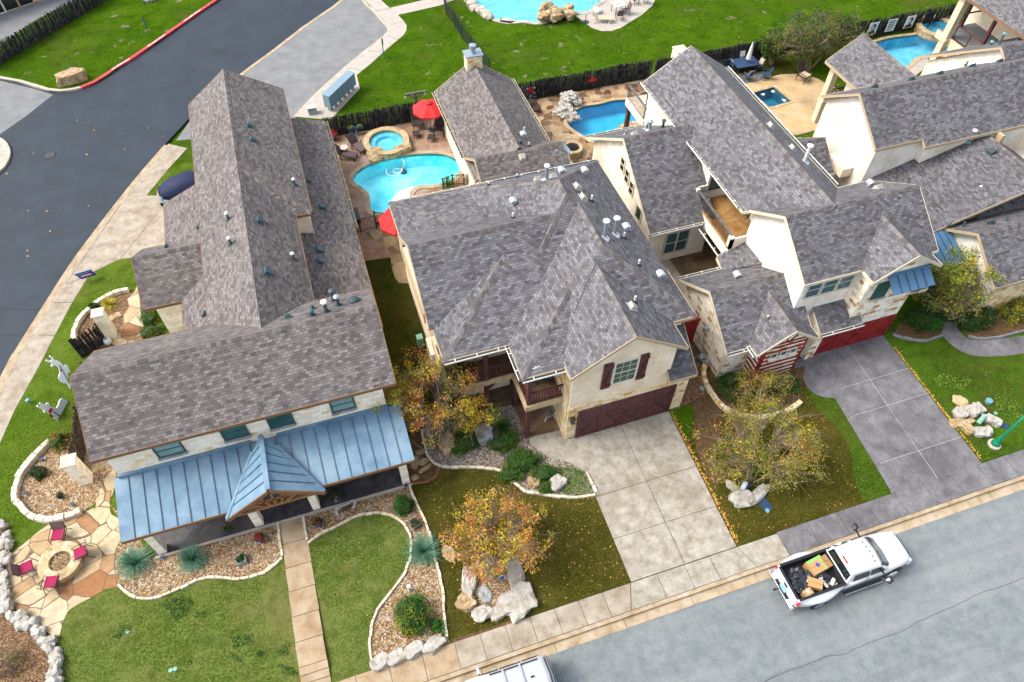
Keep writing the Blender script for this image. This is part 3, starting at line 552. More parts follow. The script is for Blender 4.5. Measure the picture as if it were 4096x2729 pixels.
# lawns of the corner house and its neighbours
sheet('lawn', inn[1:-1] + [(-8.5, 43), (-6, 42.5), (-6, 27), (-10, 18), (-11, 15), (-12.5, 13), (-15, 13.5)], .006, 'grass_side')
sheet('lawn', [(-15, 8.4), (-5.4, 8.4), (-5.4, 16.5), (-11, 16.5), (-15, 17)], .008, 'grass_olive')
sheet('lawn', [(-4.3, 8.4), (1, 8.4), (2, 16.5), (-4.3, 16.5)], .008, 'grass_olive')
sheet('lawn', KL(1, 3, [(1660, 1200), (1660, 1000), (1600, 650), (1500, 260), (1380, -20), (1330, -150)]) + [V((2.2, 17.8, 0)), V((8.5, 17, 0)), V((8.45, 8.42, 0)), V((.6, 8.42, 0))], .010, 'grass_brown')
sheet('lawn', [(.2, 15.9), (3.4, 15.9), (3.4, 31.2), (.2, 31.2)], .007, 'grass_dark')
sheet('lawn', [(13.3, 8.43), (21.6, 8.43), (22.4, 13), (21.5, 16.8), (13.5, 16.2)], .008, 'grass_brown')
sheet('lawn', KL(3, 2, [(480, 470), (560, 548), (640, 578), (745, 586), (830, 690), (980, 980), (1110, 1140), (1195, 1375), (1000, 1450), (900, 1300), (850, 1000), (700, 780), (560, 650)]), .011, 'grass_dull', True)
sheet('lawn', KL(2, 2, [(1425, 680), (1490, 620), (1600, 640), (1640, 720), (1620, 860), (1560, 900), (1500, 800)]), .012, 'grass_vivid', True)
sheet('lawn', [(26.4, 8.5), (60, 8.5), (60, 17.5), (26.8, 17.5)], .008, 'grass_dull')
sheet('lawn', [(26, 34), (36.5, 36), (36.5, 42.8), (26, 42.8)], .006, 'grass_dark', holes=[PD])
sheet('bare_earth', KL(2, 2, [(1560, 470), (1640, 440), (1760, 560), (1880, 690), (1860, 900), (1820, 1100), (1880, 1260), (1800, 1300), (1690, 1080), (1640, 880), (1650, 700)]), .013, 'soil', True)
sheet('bare_earth', KL(1, 3, [(1700, 1200), (1760, 1190), (2100, 1085), (2331, 1000), (2331, 1030), (1735, 1240)]), .014, 'soil')
# walkway and steps of the corner house
yw = [15.66, 14.6, 13.5, 12.45, 11.35, 10.3, 9.3]
zw = lambda y: .03 + max(0, 12.5 - y) * .045
mb = MB()
for a, b in zip(yw, yw[1:]):
    mb.m(0).loft([[V((-5.42, a - .012, -.05)), V((-4.33, a - .012, -.05)), V((-4.33, a - .012, zw(a))), V((-5.42, a - .012, zw(a)))], [V((-5.40, b + .012, -.05)), V((-4.31, b + .012, -.05)), V((-4.31, b + .012, zw(b))), V((-5.40, b + .012, zw(b)))]][::-1])
for i, (a, b) in enumerate(((9.3, 9.0), (9.0, 8.7), (8.7, 8.42))): mb.box(-5.40, -4.30, b, a - .002, -.05, .18 - .055 * (i + 1) + .03)
mb.build('walkway', ['concrete_walk'], kind='structure')
# gravel beds
bedL_out = KL(0, 2, [(445, 955), (400, 990), (330, 1060), (230, 1170), (165, 1280), (142, 1380), (150, 1470)]) + KL(0, 3, [(160, 30), (195, 95), (260, 155), (345, 192), (430, 203), (560, 180), (700, 128)])
bedL = bedL_out + KL(0, 3, [(830, 40)]) + KL(0, 2, [(865, 1350), (1000, 1300), (1000, 1180), (900, 1050), (700, 960)])
sheet('gravel_bed', bedL, .012, 'gravel_tan')
edging('bed_edging', smooth_path(bedL_out, False, 4), .30, .26, .42, 'edge_stone', 'low cream block edging curving round the gravel bed by the lone stone pillar', 'edging')
fb = KL(0, 3, [(1005, 742), (1060, 800), (1130, 845), (1220, 862), (1330, 855), (1420, 825), (1510, 785), (1600, 740), (1680, 700), (1770, 680), (1880, 685), (1990, 695), (2090, 685), (2180, 660), (2280, 610), (2331, 570)])
fb2 = KL(1, 3, [(80, 665), (160, 620), (230, 560), (272, 512)]); fb3 = KL(1, 3, [(272, 505), (262, 420), (250, 320), (236, 222)])
sheet('gravel_bed', fb + fb2 + fb3 + [V((-5.5, 15.72, 0)), V((-11.0, 15.75, 0)), V((-11.3, 17.2, 0)), K(0, 3, 930, 60), K(0, 3, 1010, 180), K(0, 3, 1020, 360), K(0, 3, 985, 450), K(0, 3, 970, 600), K(0, 3, 985, 700)], .014, 'gravel_tan')
edging('bed_edging', smooth_path(fb + fb2, False, 4), .11, .10, .36, 'edge_stone', 'thin cream stone edging winding between the left front lawn and the yucca gravel bed', 'edging')
edging('bed_edging', smooth_path(fb3, False, 4), .11, .10, .36, 'edge_stone', 'short cream stone edging along the left side of the front walkway', 'edging')
rb = KL(1, 3, [(492, 392), (590, 320), (720, 255), (850, 190), (960, 150), (1080, 135), (1180, 150), (1270, 200), (1330, 260), (1365, 340), (1370, 440), (1350, 550), (1310, 650), (1240, 750), (1150, 870), (1080, 960), (1035, 1080), (1020, 1200), (1018, 1300), (1035, 1395)])
rr = KL(1, 2, [(1352, 1308), (1372, 1370)]) + KL(1, 3, [(1395, 20), (1460, 150), (1510, 270), (1545, 400), (1570, 520), (1610, 680), (1635, 800), (1645, 950), (1660, 1080), (1672, 1190)])
rl = KL(1, 3, [(456, 165), (472, 270), (490, 365)])
sheet('gravel_bed', rb + KL(1, 3, [(1060, 1420), (1300, 1370), (1700, 1235)]) + rr[::-1] + [V((.6, 15.72, 0)), V((-4.3, 15.72, 0)), V((-4.33, 15.6, 0))], .014, 'gravel_tan')
edging('bed_edging', smooth_path(rb, False, 4), .11, .10, .34, 'edge_stone', 'cream stone edging looping round the teardrop lawn beside the walkway', 'edging')
edging('bed_edging', smooth_path(rr, False, 4), .11, .10, .36, 'edge_stone', 'straight run of cream edging stones between gravel bed and leaf strewn lawn', 'edging')
edging('bed_edging', rl, .11, .10, .34, 'edge_stone', 'short cream stone edging along the right side of the front walkway', 'edging')
# flagstone patio with the fire pit
pat = KL(0, 2, [(955, 1190), (870, 1285), (860, 1350), (822, 1460), (805, 1530)]) + KL(0, 3, [(800, 90), (700, 140), (560, 190), (440, 215), (320, 300), (200, 400), (110, 470), (60, 560), (30, 720), (60, 800), (100, 890), (150, 970), (230, 1030), (360, 1120), (480, 1190), (505, 1180), (530, 1080), (560, 1000), (600, 950), (680, 900), (780, 850), (900, 780), (1000, 762), (985, 700), (968, 600), (980, 450), (1022, 360), (1005, 180), (945, 150), (930, 75)]) + KL(0, 2, [(940, 1430), (975, 1340), (985, 1190)])
sheet('flagstone_patio', pat, .026, 'flag_cream', thick=.03)
sheet('mulch_bed', KL(0, 3, [(-300, 300), (0, 400), (20, 700), (0, 920), (120, 1060), (330, 1180), (440, 1260), (450, 1600), (440, 1900), (-400, 1900)]), .012, 'mulch')
# side bed by the short stake fence
b3o = KL(0, 1, [(1100, 1072), (1000, 1090), (900, 1135), (800, 1200), (700, 1300), (655, 1380), (640, 1460), (655, 1540)]) + KL(0, 2, [(668, 135), (690, 180)])
sheet('gravel_bed', b3o + KL(0, 2, [(720, 200), (1000, 140)]) + KL(0, 1, [(1260, 1480), (1240, 1250), (1180, 1130), (1110, 1080)]), .014, 'mulch')
edging('bed_edging', smooth_path(b3o, False, 4), .26, .24, .42, 'edge_stone', 'cream block edging curving round the mulch bed with the yellow yucca', 'edging')
sheet('path', KL(0, 1, [(1170, 1020), (1130, 1090), (1080, 1140), (1100, 1200), (1050, 1280), (1050, 1350), (1030, 1400), (960, 1430), (940, 1500), (1000, 1560), (1200, 1540), (1230, 1470), (1210, 1330), (1190, 1200), (1180, 1110)]), .024, 'flag_cream', thick=.02)
# bed in front of the middle house
cb = KL(1, 2, [(1462, 850), (1472, 940), (1492, 1030), (1530, 1100), (1590, 1152), (1680, 1170), (1800, 1170), (1950, 1174), (2070, 1182), (2130, 1205), (2200, 1270), (2270, 1330), (2331, 1355)]) + KL(2, 2, [(215, 1375), (250, 1382), (400, 1402), (540, 1420), (650, 1425), (740, 1415), (812, 1403)])
cbr = KL(2, 2, [(812, 1385), (782, 1310), (732, 1215)])
sheet('gravel_bed', cb + cbr + fl[::-1] + [V((6.4, 16.5, 0)), V((6.4, 18.4, 0)), V((3.4, 18.5, 0)), V((2.2, 19.2, 0))], .016, 'gravel_grey')
edging('bed_edging', smooth_path(cb, False, 4), .12, .12, .40, 'edge_stone', 'cream stone edging sweeping round the shrub bed of the middle house', 'edging')
edging('bed_edging', smooth_path(cbr, False, 4), .12, .12, .40, 'edge_stone', 'short cream stone edging between shrub bed and pale driveway', 'edging')
sheet('soil_patch', KL(1, 2, [(1325, 1140), (1345, 1000), (1380, 830), (1450, 830), (1478, 960), (1500, 1060), (1560, 1130), (1602, 1170), (1580, 1240), (1500, 1290), (1365, 1308)]), .018, 'soil')
strip('brick_edge', KL(1, 2, [(1365, 1308), (1500, 1292), (1580, 1242), (1604, 1172)]), .06, 0, .06, 'terracotta')
# yards behind
sheet('pool_deck', [(.2, 30.6), (3.6, 30.2), (9.4, 30.5), (14.2, 33.5), (14.2, 42.8), (.0, 42.8)], .014, 'deck_pool', holes=[PA])
sheet('path', KL(1, 1, [(975, 580), (1030, 630), (1110, 665), (1170, 720), (1190, 790), (1205, 880), (1230, 960), (1262, 1002), (1350, 1006), (1480, 1000), (1480, 600), (1250, 560), (1080, 545)]), .022, 'flag_path')
sheet('pool_terrace', [(13.4, 29.4), (27.8, 29.4), (27.8, 42.8), (13.4, 42.8)], .016, 'flag_brown', holes=[PC])
sheet('courtyard', [(14.5, 19.5), (19.5, 19.5), (19.5, 25.4), (14.5, 25.4)], .012, 'concrete_tan'); sheet('courtyard', [(18.3, 19.5), (21.5, 19.5), (21.5, 26.8), (18.3, 25.4)], .018, 'porch_brown')
sheet('mulch_bed', [(13.9, 15.6), (16.9, 16.2), (16.9, 19.4), (14.3, 19.4)], .014, 'mulch')
dbo = KL(2, 2, [(1740, 280), (1722, 350), (1735, 440), (1785, 540), (1860, 640), (1950, 705), (2050, 740), (2150, 750), (2280, 745)]) + KL(3, 2, [(330, 690), (430, 620)])
sheet('mulch_bed', dbo + [V((21.6, 16, 0)), V((16.8, 16.1, 0)), V((16.8, 18.9, 0))], .016, 'soil')
edging('bed_edging', smooth_path(dbo, False, 4), .24, .22, .5, 'limestone_tan', 'broad tan stone edging curving round the shrubs under the striped bay', 'edging')
pdk = [K(2, 0, *p) for p in [(2050, 705), (2331, 652)]] + [K(3, 0, *p) for p in [(170, 658), (270, 633), (380, 628), (500, 640), (590, 672), (650, 712), (760, 760), (760, 1050), (400, 1150), (100, 1100), (-100, 900)]]
sheet('pool_terrace', pdk, .02, 'deck_peach', holes=[PD])
sheet('pool_terrace', [K(3, 0, *p) for p in [(1310, 590), (1400, 650), (1520, 560), (1520, 470), (1400, 490)]] + [V((39, 34, 0)), V((36, 35, 0))], .018, 'deck_pale')
sheet('pool_deck', [K(2, 0, *p) for p in [(640, 135), (700, 180), (780, 240), (860, 265), (940, 265), (1020, 240), (1100, 190), (1200, 130), (1290, 50), (1315, 0), (1330, -80), (1250, -200), (1010, -150), (880, 5), (805, 60), (755, 112)]], .014, 'deck_pale')
sheet('patio', [K(0, 0, *p) for p in [(-80, 420), (110, 310), (240, 210), (400, 120), (700, -20), (760, -120), (0, -200), (-300, 100)]], .012, 'concrete_grey')
# cracks and tar lines in the two streets
mb = MB(); rnd = random.Random(3)
def crack(pts, wd, jit, z, mi):
    rs = resample(pts, .35); q = [p + V((rnd.uniform(-jit, jit), rnd.uniform(-jit, jit), 0)) for p in rs]
    for a, b in zip(q, q[1:]): mb.m(mi).add([V((a.x, a.y - wd, z)), V((b.x, b.y - wd, z)), V((b.x + wd * .4, b.y + wd, z)), V((a.x + wd * .4, a.y + wd, z))], [(0, 1, 2, 3)])
zr_ = -.136
for pts in ([(240, 960), (420, 1000), (660, 1050), (900, 1125)], [(630, 1400), (760, 1290), (880, 1180), (910, 1195)], [(630, 1400), (880, 1435), (1180, 1475)], [(1020, 1045), (1230, 1080), (1460, 1125)], [(370, 1480), (430, 1568)], [(520, 1500), (640, 1550)], [(1530, 585), (1610, 570), (1700, 660), (1735, 710), (1700, 750)], [(1700, 660), (1510, 720), (1370, 760), (1280, 800)], [(1510, 720), (1440, 690)], [(1510, 720), (1500, 790), (1600, 795)], [(1800, 415), (1940, 460)], [(0, 1425), (130, 1440)], [(700, 940), (850, 900)]):
    crack([K(0, 0, *p, zr_) for p in pts], .022, .05, zr_, 0)
for pts in ([(280, 450), (420, 470), (640, 515), (825, 525)], [(0, 1215), (150, 1225), (340, 1228)], [(0, 1445), (220, 1448)], [(380, 80), (430, 190)]): crack([K(0, 1, *p, zr_) for p in pts], .02, .05, zr_, 0)
zs_ = -.141
for pts in ([(120, 1568), (400, 1450), (720, 1330), (760, 1350), (1000, 1240), (1365, 1110), (1400, 1070), (1700, 940), (2000, 800), (2331, 690)], [(1365, 1110), (1480, 1270), (1600, 1430), (1720, 1568)]): crack([K(3, 3, *p, zs_) for p in pts], .011, .03, zs_, 1)
for pts in ([(575, 1310), (600, 1440), (650, 1568)], [(980, 1150), (1010, 1270), (1090, 1400)], [(1620, 940), (1700, 1080), (1780, 1240)], [(690, 1260), (740, 1360), (750, 1420)], [(2240, 1568), (2331, 1520)]): crack([K(2, 3, *p, zs_) for p in pts], .008, .03, zs_, 1)
mb.build('road_cracks', ['crack', 'crack_grey'], kind='structure')
mh = K(0, 0, 420, 1315, -.139); mb = MB(); mb.m(0).lathe((mh.x, mh.y, -.14), [(.42, 0), (.42, .006), (.36, .008)], 24); mb.m(1).lathe((mh.x, mh.y, -.14), [(.34, .004), (.34, .012), (.05, .012)], 24)
mb.build('manhole_cover', ['crack', 'crack_grey'], label='round dark manhole cover set in the blue black road', cat='manhole cover')
# ---------------------------------------------------------------- pools
def pool(pts, depth, liner, wmat, coping, cw, name_l, zw=-.05, curb=.05, sm=True):
    pts = smooth_path(pts, True, 4) if sm else [V(p) for p in pts]; n = len(pts)
    a = sum(pts[i].x * pts[(i + 1) % n].y - pts[(i + 1) % n].x * pts[i].y for i in range(n))
    if a < 0: pts = pts[::-1]
    out = []
    for i in range(n):
        d = (pts[(i + 1) % n] - pts[i - 1]); d.z = 0; d.normalize(); out.append(pts[i] + V((d.y, -d.x, 0)) * cw)
    t = thing('swimming_pool', name_l, 'swimming pool', (sum(p.x for p in pts) / n, sum(p.y for p in pts) / n, 0))
    mb = MB()
    vs = [V((p.x, p.y, zw + .1)) for p in pts] + [V((p.x, p.y, zw - depth)) for p in pts]
    mb.add(vs, [(i, n + i, n + (i + 1) % n, (i + 1) % n) for i in range(n)])
    tv, tt = fill2d(pts); mb.add([V((p.x, p.y, zw - depth)) for p in tv], tt)
    mb.build('basin', [liner], t)
    mb = MB(); mb.add([V((p.x, p.y, zw)) for p in tv], tt); mb.build('water', [wmat], t)
    mb = MB()
    vs = [V((p.x, p.y, curb)) for p in pts] + [V((p.x, p.y, curb)) for p in out] + [V((p.x, p.y, -.02)) for p in out] + [V((p.x, p.y, zw - .1)) for p in pts]
    mb.add(vs, [f for i in range(n) for f in ((i, n + i, n + (i + 1) % n, (i + 1) % n), (n + i, 2 * n + i, 2 * n + (i + 1) % n, n + (i + 1) % n), (3 * n + i, i, (i + 1) % n, 3 * n + (i + 1) % n))])
    mb.build('coping', [coping], t)
    return t
# ---------------------------------------------------------------- house builders
S_ = .675
class Roof:
    def __init__(s): s.faces = []; s.ridges = []; s.eaves = []
    def piece(s, planes, x0, x1, y0, y1, caps=True, fascia=True, poly=None):
        foot = poly or [(x0, y0), (x1, y0), (x1, y1), (x0, y1)]
        tops = []
        for i, (a, b, c) in enumerate(planes):
            pg = [V(p) for p in foot]
            for j, (a2, b2, c2) in enumerate(planes):
                if i == j: continue
                f = lambda p: (a - a2) * p.x + (b - b2) * p.y + (c - c2)
                o = []
                for k in range(len(pg)):
                    p, q = pg[k], pg[(k + 1) % len(pg)]; fp, fq = f(p), f(q)
                    if fp <= 1e-9: o.append(p)
                    if (fp < -1e-9 and fq > 1e-9) or (fp > 1e-9 and fq < -1e-9): o.append(p.lerp(q, fp / (fp - fq)))
                pg = o
                if len(pg) < 3: break
            if len(pg) >= 3:
                q = [V((p.x, p.y, a * p.x + b * p.y + c)) for p in pg]
                r = [q[k] for k in range(len(q)) if (q[k] - q[k - 1]).length > 1e-4]
                if len(r) >= 3: tops.append(r)
        s.edges(tops, caps, fascia)
    def edges(s, tops, caps=True, fascia=True):
        key = lambda p: (round(p.x, 3), round(p.y, 3), round(p.z, 3)); E = {}
        for t in tops:
            s.faces.append(t)
            for k in range(len(t)):
                a, b = t[k], t[(k + 1) % len(t)]; kk = tuple(sorted((key(a), key(b)))); E.setdefault(kk, []).append((a, b, t))
        for v in E.values():
            if len(v) == 2: 
                if caps: s.ridges.append((v[0][0], v[0][1], v[0][2], v[1][2]))
            elif fascia: s.eaves.append(v[0])
    def build(s, house, mat, capmat, fmat, th=.15, fz=.17):
        mb = MB()
        for t in s.faces:
            n = len(t); mb.m(0).poly(t); mb.m(1).poly([p - V((0, 0, th)) for p in t[::-1]])
        r = mb.build('roof', [mat, 'soffit'], house)
        mb = MB(); ev = []
        def zat(t, x, y):
            sg = 0
            for k in range(len(t)):
                a, b = t[k], t[(k + 1) % len(t)]; c = (b.x - a.x) * (y - a.y) - (b.y - a.y) * (x - a.x)
                if abs(c) < 1e-9: continue
                if sg == 0: sg = 1 if c > 0 else -1
                elif (c > 0) != (sg > 0): return None
            n = (t[1] - t[0]).cross(t[2] - t[0])
            return t[0].z - (n.x * (x - t[0].x) + n.y * (y - t[0].y)) / n.z if abs(n.z) > 1e-9 else None
        for a, b, t in s.eaves:           # only the stretches of an edge that no other roof plane runs into
            n = max(1, int((b - a).length / .35)); h = V(((b - a).x, (b - a).y, 0)).normalized(); o = V((h.y, -h.x, 0)); run = None
            for i in range(n + 1):
                free = False
                if i < n:
                    p = a.lerp(b, (i + .5) / n) + o * .06; free = True
                    for t2 in s.faces:
                        if t2 is t: continue
                        z = zat(t2, p.x, p.y)
                        if z is not None and z > p.z - .22: free = False; break
                if free and run is None: run = i
                if not free and run is not None: ev.append((a.lerp(b, run / n), a.lerp(b, i / n), t)); run = None
        s.eaves = ev
        for a, b, t in s.eaves:
            d = (b - a); h = V((d.x, d.y, 0)).normalized(); o = V((h.y, -h.x, 0)) * .03
            zt, zb = V((0, 0, .006)), V((0, 0, -fz)); a2, b2 = a - d.normalized() * .0, b
            mb.add([a + zt, b + zt, b + zt + o, a + zt + o, a + zb, b + zb, b + zb + o, a + zb + o], [(0, 3, 2, 1), (4, 5, 6, 7), (3, 7, 6, 2), (0, 1, 5, 4), (0, 4, 7, 3), (1, 2, 6, 5)])
        if s.eaves: mb.build('fascia', [fmat], r)
        mb = MB()
        for a, b, t1, t2 in s.ridges:
            d = (b - a).normalized(); q = []
            for t in (t1, t2):
                c = sum(t, V((0, 0, 0))) / len(t); n = (t[1] - t[0]).cross(t[2] - t[0]).normalized()
                e = n.cross(d); e = e if e.dot(c - a) > 0 else -e; q.append((e * .16, n))
            l = V((0, 0, .035))
            if (b - a).length < .4: continue
            for e, n in q: mb.add([a + l, b + l, b + e + n * .014, a + e + n * .014], [(0, 1, 2, 3) if (b - a).cross(e).z > 0 else (3, 2, 1, 0)])
        if s.ridges: mb.build('ridge_cap', [capmat], r)
        return r
def gx(z, yc, zr, s=S_): return [(0, -s, zr + s * yc), (0, s, zr - s * yc)]     # ridge along x at y=yc
def gy(xc, zr, s=S_): return [(-s, 0, zr + s * xc), (s, 0, zr - s * xc)]        # ridge along y at x=xc
def gable_walls(mb, x0, x1, y0, y1, zE, zc, axis, z0=-.05):
    if axis == 'x': prof = [(x0, y0, z0), (x0, y1, z0), (x0, y1, zE), (x0, (y0 + y1) / 2, zc), (x0, y0, zE)]; off = (x1 - x0, 0, 0)
    else: prof = [(x1, y0, z0), (x0, y0, z0), (x0, y0, zE), ((x0 + x1) / 2, y0, zc), (x1, y0, zE)]; off = (0, y1 - y0, 0)
    return mb.extr(prof, off)
def window(house, o, u, wd, z0, z1, fmat='frame_white', gmat='glass_teal', cols=1, rail=True, sill=None, fr=.07, grid=0):
    # o: lower corner xy on the wall, u: unit xy along the wall; outward = u rotated clockwise
    u = V((u[0], u[1], 0)); n = V((u.y, -u.x, 0)); o = V((o[0], o[1], 0)); mb = MB()
    def bar(a, b, za, zb, dp=.05): mb.obox(o + u * (a + b) / 2 + n * dp / 2 + V((0, 0, (za + zb) / 2)), u * (b - a) / 2, n * dp / 2, V((0, 0, (zb - za) / 2)))
    bar(-fr, 0, z0 - fr, z1 + fr); bar(wd, wd + fr, z0 - fr, z1 + fr); bar(0, wd, z1, z1 + fr); bar(0, wd, z0 - fr, z0)
    for i in range(1, cols): bar(wd * i / cols - fr / 2, wd * i / cols + fr / 2, z0, z1, .045)
    if rail: bar(0, wd, (z0 + z1) / 2 - .025, (z0 + z1) / 2 + .025, .042)
    if grid:
        for i in range(1, grid + 1): bar(wd * i / (grid + 1) - .008, wd * i / (grid + 1) + .008, z0, z1, .036)
        bar(0, wd, z0 + (z1 - z0) * .25, z0 + (z1 - z0) * .25 + .016, .036); bar(0, wd, z0 + (z1 - z0) * .75, z0 + (z1 - z0) * .75 + .016, .036)
    f = mb.build('window', [fmat], house)
    mb = MB(); mb.obox(o + u * wd / 2 + n * .012 + V((0, 0, (z0 + z1) / 2)), u * wd / 2, n * .012, V((0, 0, (z1 - z0) / 2))); mb.build('pane', [gmat], f)
    if sill:
        mb = MB(); mb.obox(o + u * wd / 2 + n * .06 + V((0, 0, z0 - fr - .05)), u * (wd / 2 + .1), n * .06, V((0, 0, .05))); mb.build('sill', [sill], f)
    return f
def onroof(px, py, pl):     # where the sight line to a photographed roof fitting meets a roof plane z = a x + b y + c
    d = (px - 2048) / FPX * r2 - (py - 1364.5) / FPX * u2 + fw; a, b, c = pl; o = V((0, 0, CAM_H))
    t = (c - o.z) / (d.z - a * d.x - b * d.y); return o + d * t
def kp(c, r, X, Y): return TX[c] + X / 2.119, TY[r] + Y / 2.119
def box_vent(house, p, pl, mat='vent_teal', w_=.34, up_=.2):
    a, b, c = pl; n = V((-a, -b, 1)).normalized(); e = V((0, 0, 1)).cross(n).normalized() if abs(n.z) < .999 else V((1, 0, 0)); s = n.cross(e)
    mb = MB(); mb.add([p + e * x * w_ + s * y * w_ + n * z for z, y0, y1, k in ((.0, -.55, .55, .55), (.02, -.55, .55, .55)) for x, y in ((-k, y0), (k, y0), (k, y1), (-k, y1))], [(4, 5, 6, 7), (0, 1, 5, 4), (1, 2, 6, 5), (2, 3, 7, 6), (3, 0, 4, 7)])
    q = [p + e * x * w_ * .5 + s * y * w_ * .5 + n * (.03 if z == 0 else (up_ if y > 0 else up_ * .6)) for z in (0, 1) for x, y in ((-.8, -.8), (.8, -.8), (.8, .8), (-.8, .8))]
    mb.add(q, [(4, 5, 6, 7), (0, 1, 5, 4), (1, 2, 6, 5), (2, 3, 7, 6), (3, 0, 4, 7)])
    mb.build('roof_vent', [mat], house, bevel=.012)
def pipe_vent(house, p, h=.35, r=.05, mat='pipe_white', base='rubber', cap=None):
    mb = MB(); mb.m(0).lathe(p + V((0, 0, -.1)), [(r, 0), (r, h + .1)], 10); mb.m(1).lathe(p + V((0, 0, -.06)), [(r * 3.2, 0), (r * 1.6, .1), (r * 1.3, .16)], 10)
    if cap: mb.m(2).lathe(p + V((0, 0, h)), [(r * 1.3, 0), (r * 1.9, .02), (r * 1.9, .07), (r * 1.2, .11), (.01, .13)], 12)
    mb.build('vent_pipe', [mat, base, cap or mat], house, smooth=False)
def goose(house, p, mat='galv_white'):
    mb = MB(); mb.lathe(p + V((0, 0, -.1)), [(.1, 0), (.1, .22), (.13, .24)], 10); mb.obox(p + V((0, 0, .22)), (.15, 0, 0), (0, .15, 0), (0, 0, .07)); mb.add([p + V(q) for q in ((-.17, -.17, .29), (.17, -.17, .29), (.17, .17, .29), (-.17, .17, .29), (0, -.17, .37), (0, .17, .37))], [(0, 1, 4), (1, 2, 5, 4), (2, 3, 5), (3, 0, 4, 5)])
    mb.build('exhaust_hood', [mat], house)
def gutter(house, a, b, out, mat='gutter_white'):
    a, b = V(a), V(b); o = V((out[0], out[1], 0)); mb = MB()
    mb.m(0).bar(a + o * .13, b + o * .13, .016, .07); mb.m(0).bar(a + o * .07 - V((0, 0, .055)), b + o * .07 - V((0, 0, .055)), .12, .015); mb.m(1).bar(a + o * .065 - V((0, 0, .03)), b + o * .065 - V((0, 0, .03)), .108, .03)
    d = b - a; n = max(1, int(d.length / .9))
    for i in range(n): mb.m(0).obox(a + d * (i + .5) / n + o * .07 + V((0, 0, .055)), o * .075, d.normalized() * .015, V((0, 0, .006)))
    mb.build('gutter', [mat, 'gutter_dark'], house)
def garage_door(house, x0, x1, y, z1, mat, n=4, hard='iron'):
    mb = MB(); mb.m(0).box(x0, x1, y - .03, y, .02, z1)
    wd = (x1 - x0) / n
    for i in range(n):
        a, b = x0 + i * wd, x0 + (i + 1) * wd
        for q in ((a, a + .14), (b - .14, b)): mb.box(q[0] + .004, q[1] - .004, y - .065, y - .03, .03, z1 - .01)
        for z in (.05, z1 * .62, z1 - .16): mb.box(a + .14, b - .14, y - .06, y - .03, z, z + .13)
        up_ = i % 2 == 0
        mb.bar((a + .14, y - .045, .18 if up_ else z1 * .62), (b - .14, y - .045, z1 * .62 if up_ else .18), .03, .12, (0, -1, 0))
        k = a + .14
        while k < b - .2: mb.box(k, k + .012, y - .034, y - .03, .18, z1 * .62); k += .12
    d = mb.build('garage_door', [mat], house)
    mb = MB(); xc = (x0 + x1) / 2
    for s in (-1, 1): mb.box(xc + s * .08 - .015, xc + s * .08 + .015, y - .10, y - .06, z1 * .45, z1 * .6)
    for xx in (x0 + .05, x1 - .35): 
        for z in (z1 * .3, z1 * .8): mb.box(xx, xx + .3, y - .075, y - .066, z, z + .04)
    mb.build('hardware', [hard], d); return d
def railing(mb, a, b, z0, z1, bal=.12, t=.045, top=(.09, .06)):
    a, b = V((a[0], a[1], 0)), V((b[0], b[1], 0)); d = b - a; n = max(2, int(d.length / bal))
    mb.bar(a + V((0, 0, z1)), b + V((0, 0, z1)), *top); mb.bar(a + V((0, 0, z0 + .08)), b + V((0, 0, z0 + .08)), top[0] * .8, top[1])
    for i in range(n + 1): p = a + d * i / n; mb.box(p.x - t / 2, p.x + t / 2, p.y - t / 2, p.y + t / 2, z0 + .08, z1)

# ================================================================ corner house (front left)
A = thing('corner_house', 'corner house with blue metal porch roof and long brown shingle roofs', 'house', (-5, 20, 0))
mb = MB(); gable_walls(mb.m(0), -10.75, .35, 18.0, 23.0, 5.2, 6.9, 'x')
gable_walls(mb, -6.1, -1.72, 22.9, 30, 4.4, 6.2, 'y'); gable_walls(mb, -6.1, -1.15, 32.2, 41.1, 4.75, 6.4, 'y'); mb.box(-5, -1.15, 29.95, 32.2, 2, 4.7); mb.box(-1.75, .9, 23.2, 40.2, -.05, 2.55); mb.box(-1.7, -1.02, 29.9, 40.9, 2.7, 4.85)
mb.box(-9.5, -6.0, 27.95, 31.9, -.05, 2.75); mb.box(-8.4, -6.0, 31.8, 35.2, -.05, 2.75); mb.box(-7.8, -6.0, 24, 28, -.05, 2.7)
mb.build('wall', ['limestone'], A)
mb = MB(); mb.box(-1.72, -1.0, 29.86, 29.9, 3.0, 4.86); mb.build('dormer_wall', ['stucco_white'], A)
r = Roof(); P_AF = gx(0, 20.5, 7.18); r.piece(P_AF, -11.06, .92, 17.7, 23.3)
P_AW = gy(-3.85, 6.8); wl = (.72, 0, 6.8 + .72 * 3.85); wr = (-.62, 0, 6.8 - .62 * 3.85)
hipT, hipS, hipU = V((-.85, 29.72, 4.94)), V((-3.85, 32.1, 6.8)), V((-1.62, 29.72, 4.94))
r.edges([[V((-3.85, 41.45, 6.8)), V((-6.4, 41.45, 4.96)), V((-6.4, 22.6, 4.96)), V((-3.85, 20.8, 6.8)), V((-3.85, 32.1, 6.8))],
         [V((-3.85, 41.45, 6.8)), hipS, hipT, V((-.85, 41.45, 4.94))],
         [hipS, hipU, hipT]])
sR = (6.8 - 4.94) / (3.85 - 1.62)
r.edges([[V((-3.85, 20.8, 6.79)), V((-1.66, 22.6, 4.97)), V((-1.66, 30.6, 4.97)), V((-3.85, 33, 6.79))]])
r.piece([(-.33, 0, 2.72 + .33 * 1.13)], -1.75, 1.13, 23.0, 40.7)
r.piece([(.45, 0, 2.8 + .45 * 8.75)], -8.75, -6.2, 30.2, 35.5); r.piece([(.45, 0, 2.8 + .45 * 8.1)], -8.1, -6.2, 22.9, 30)
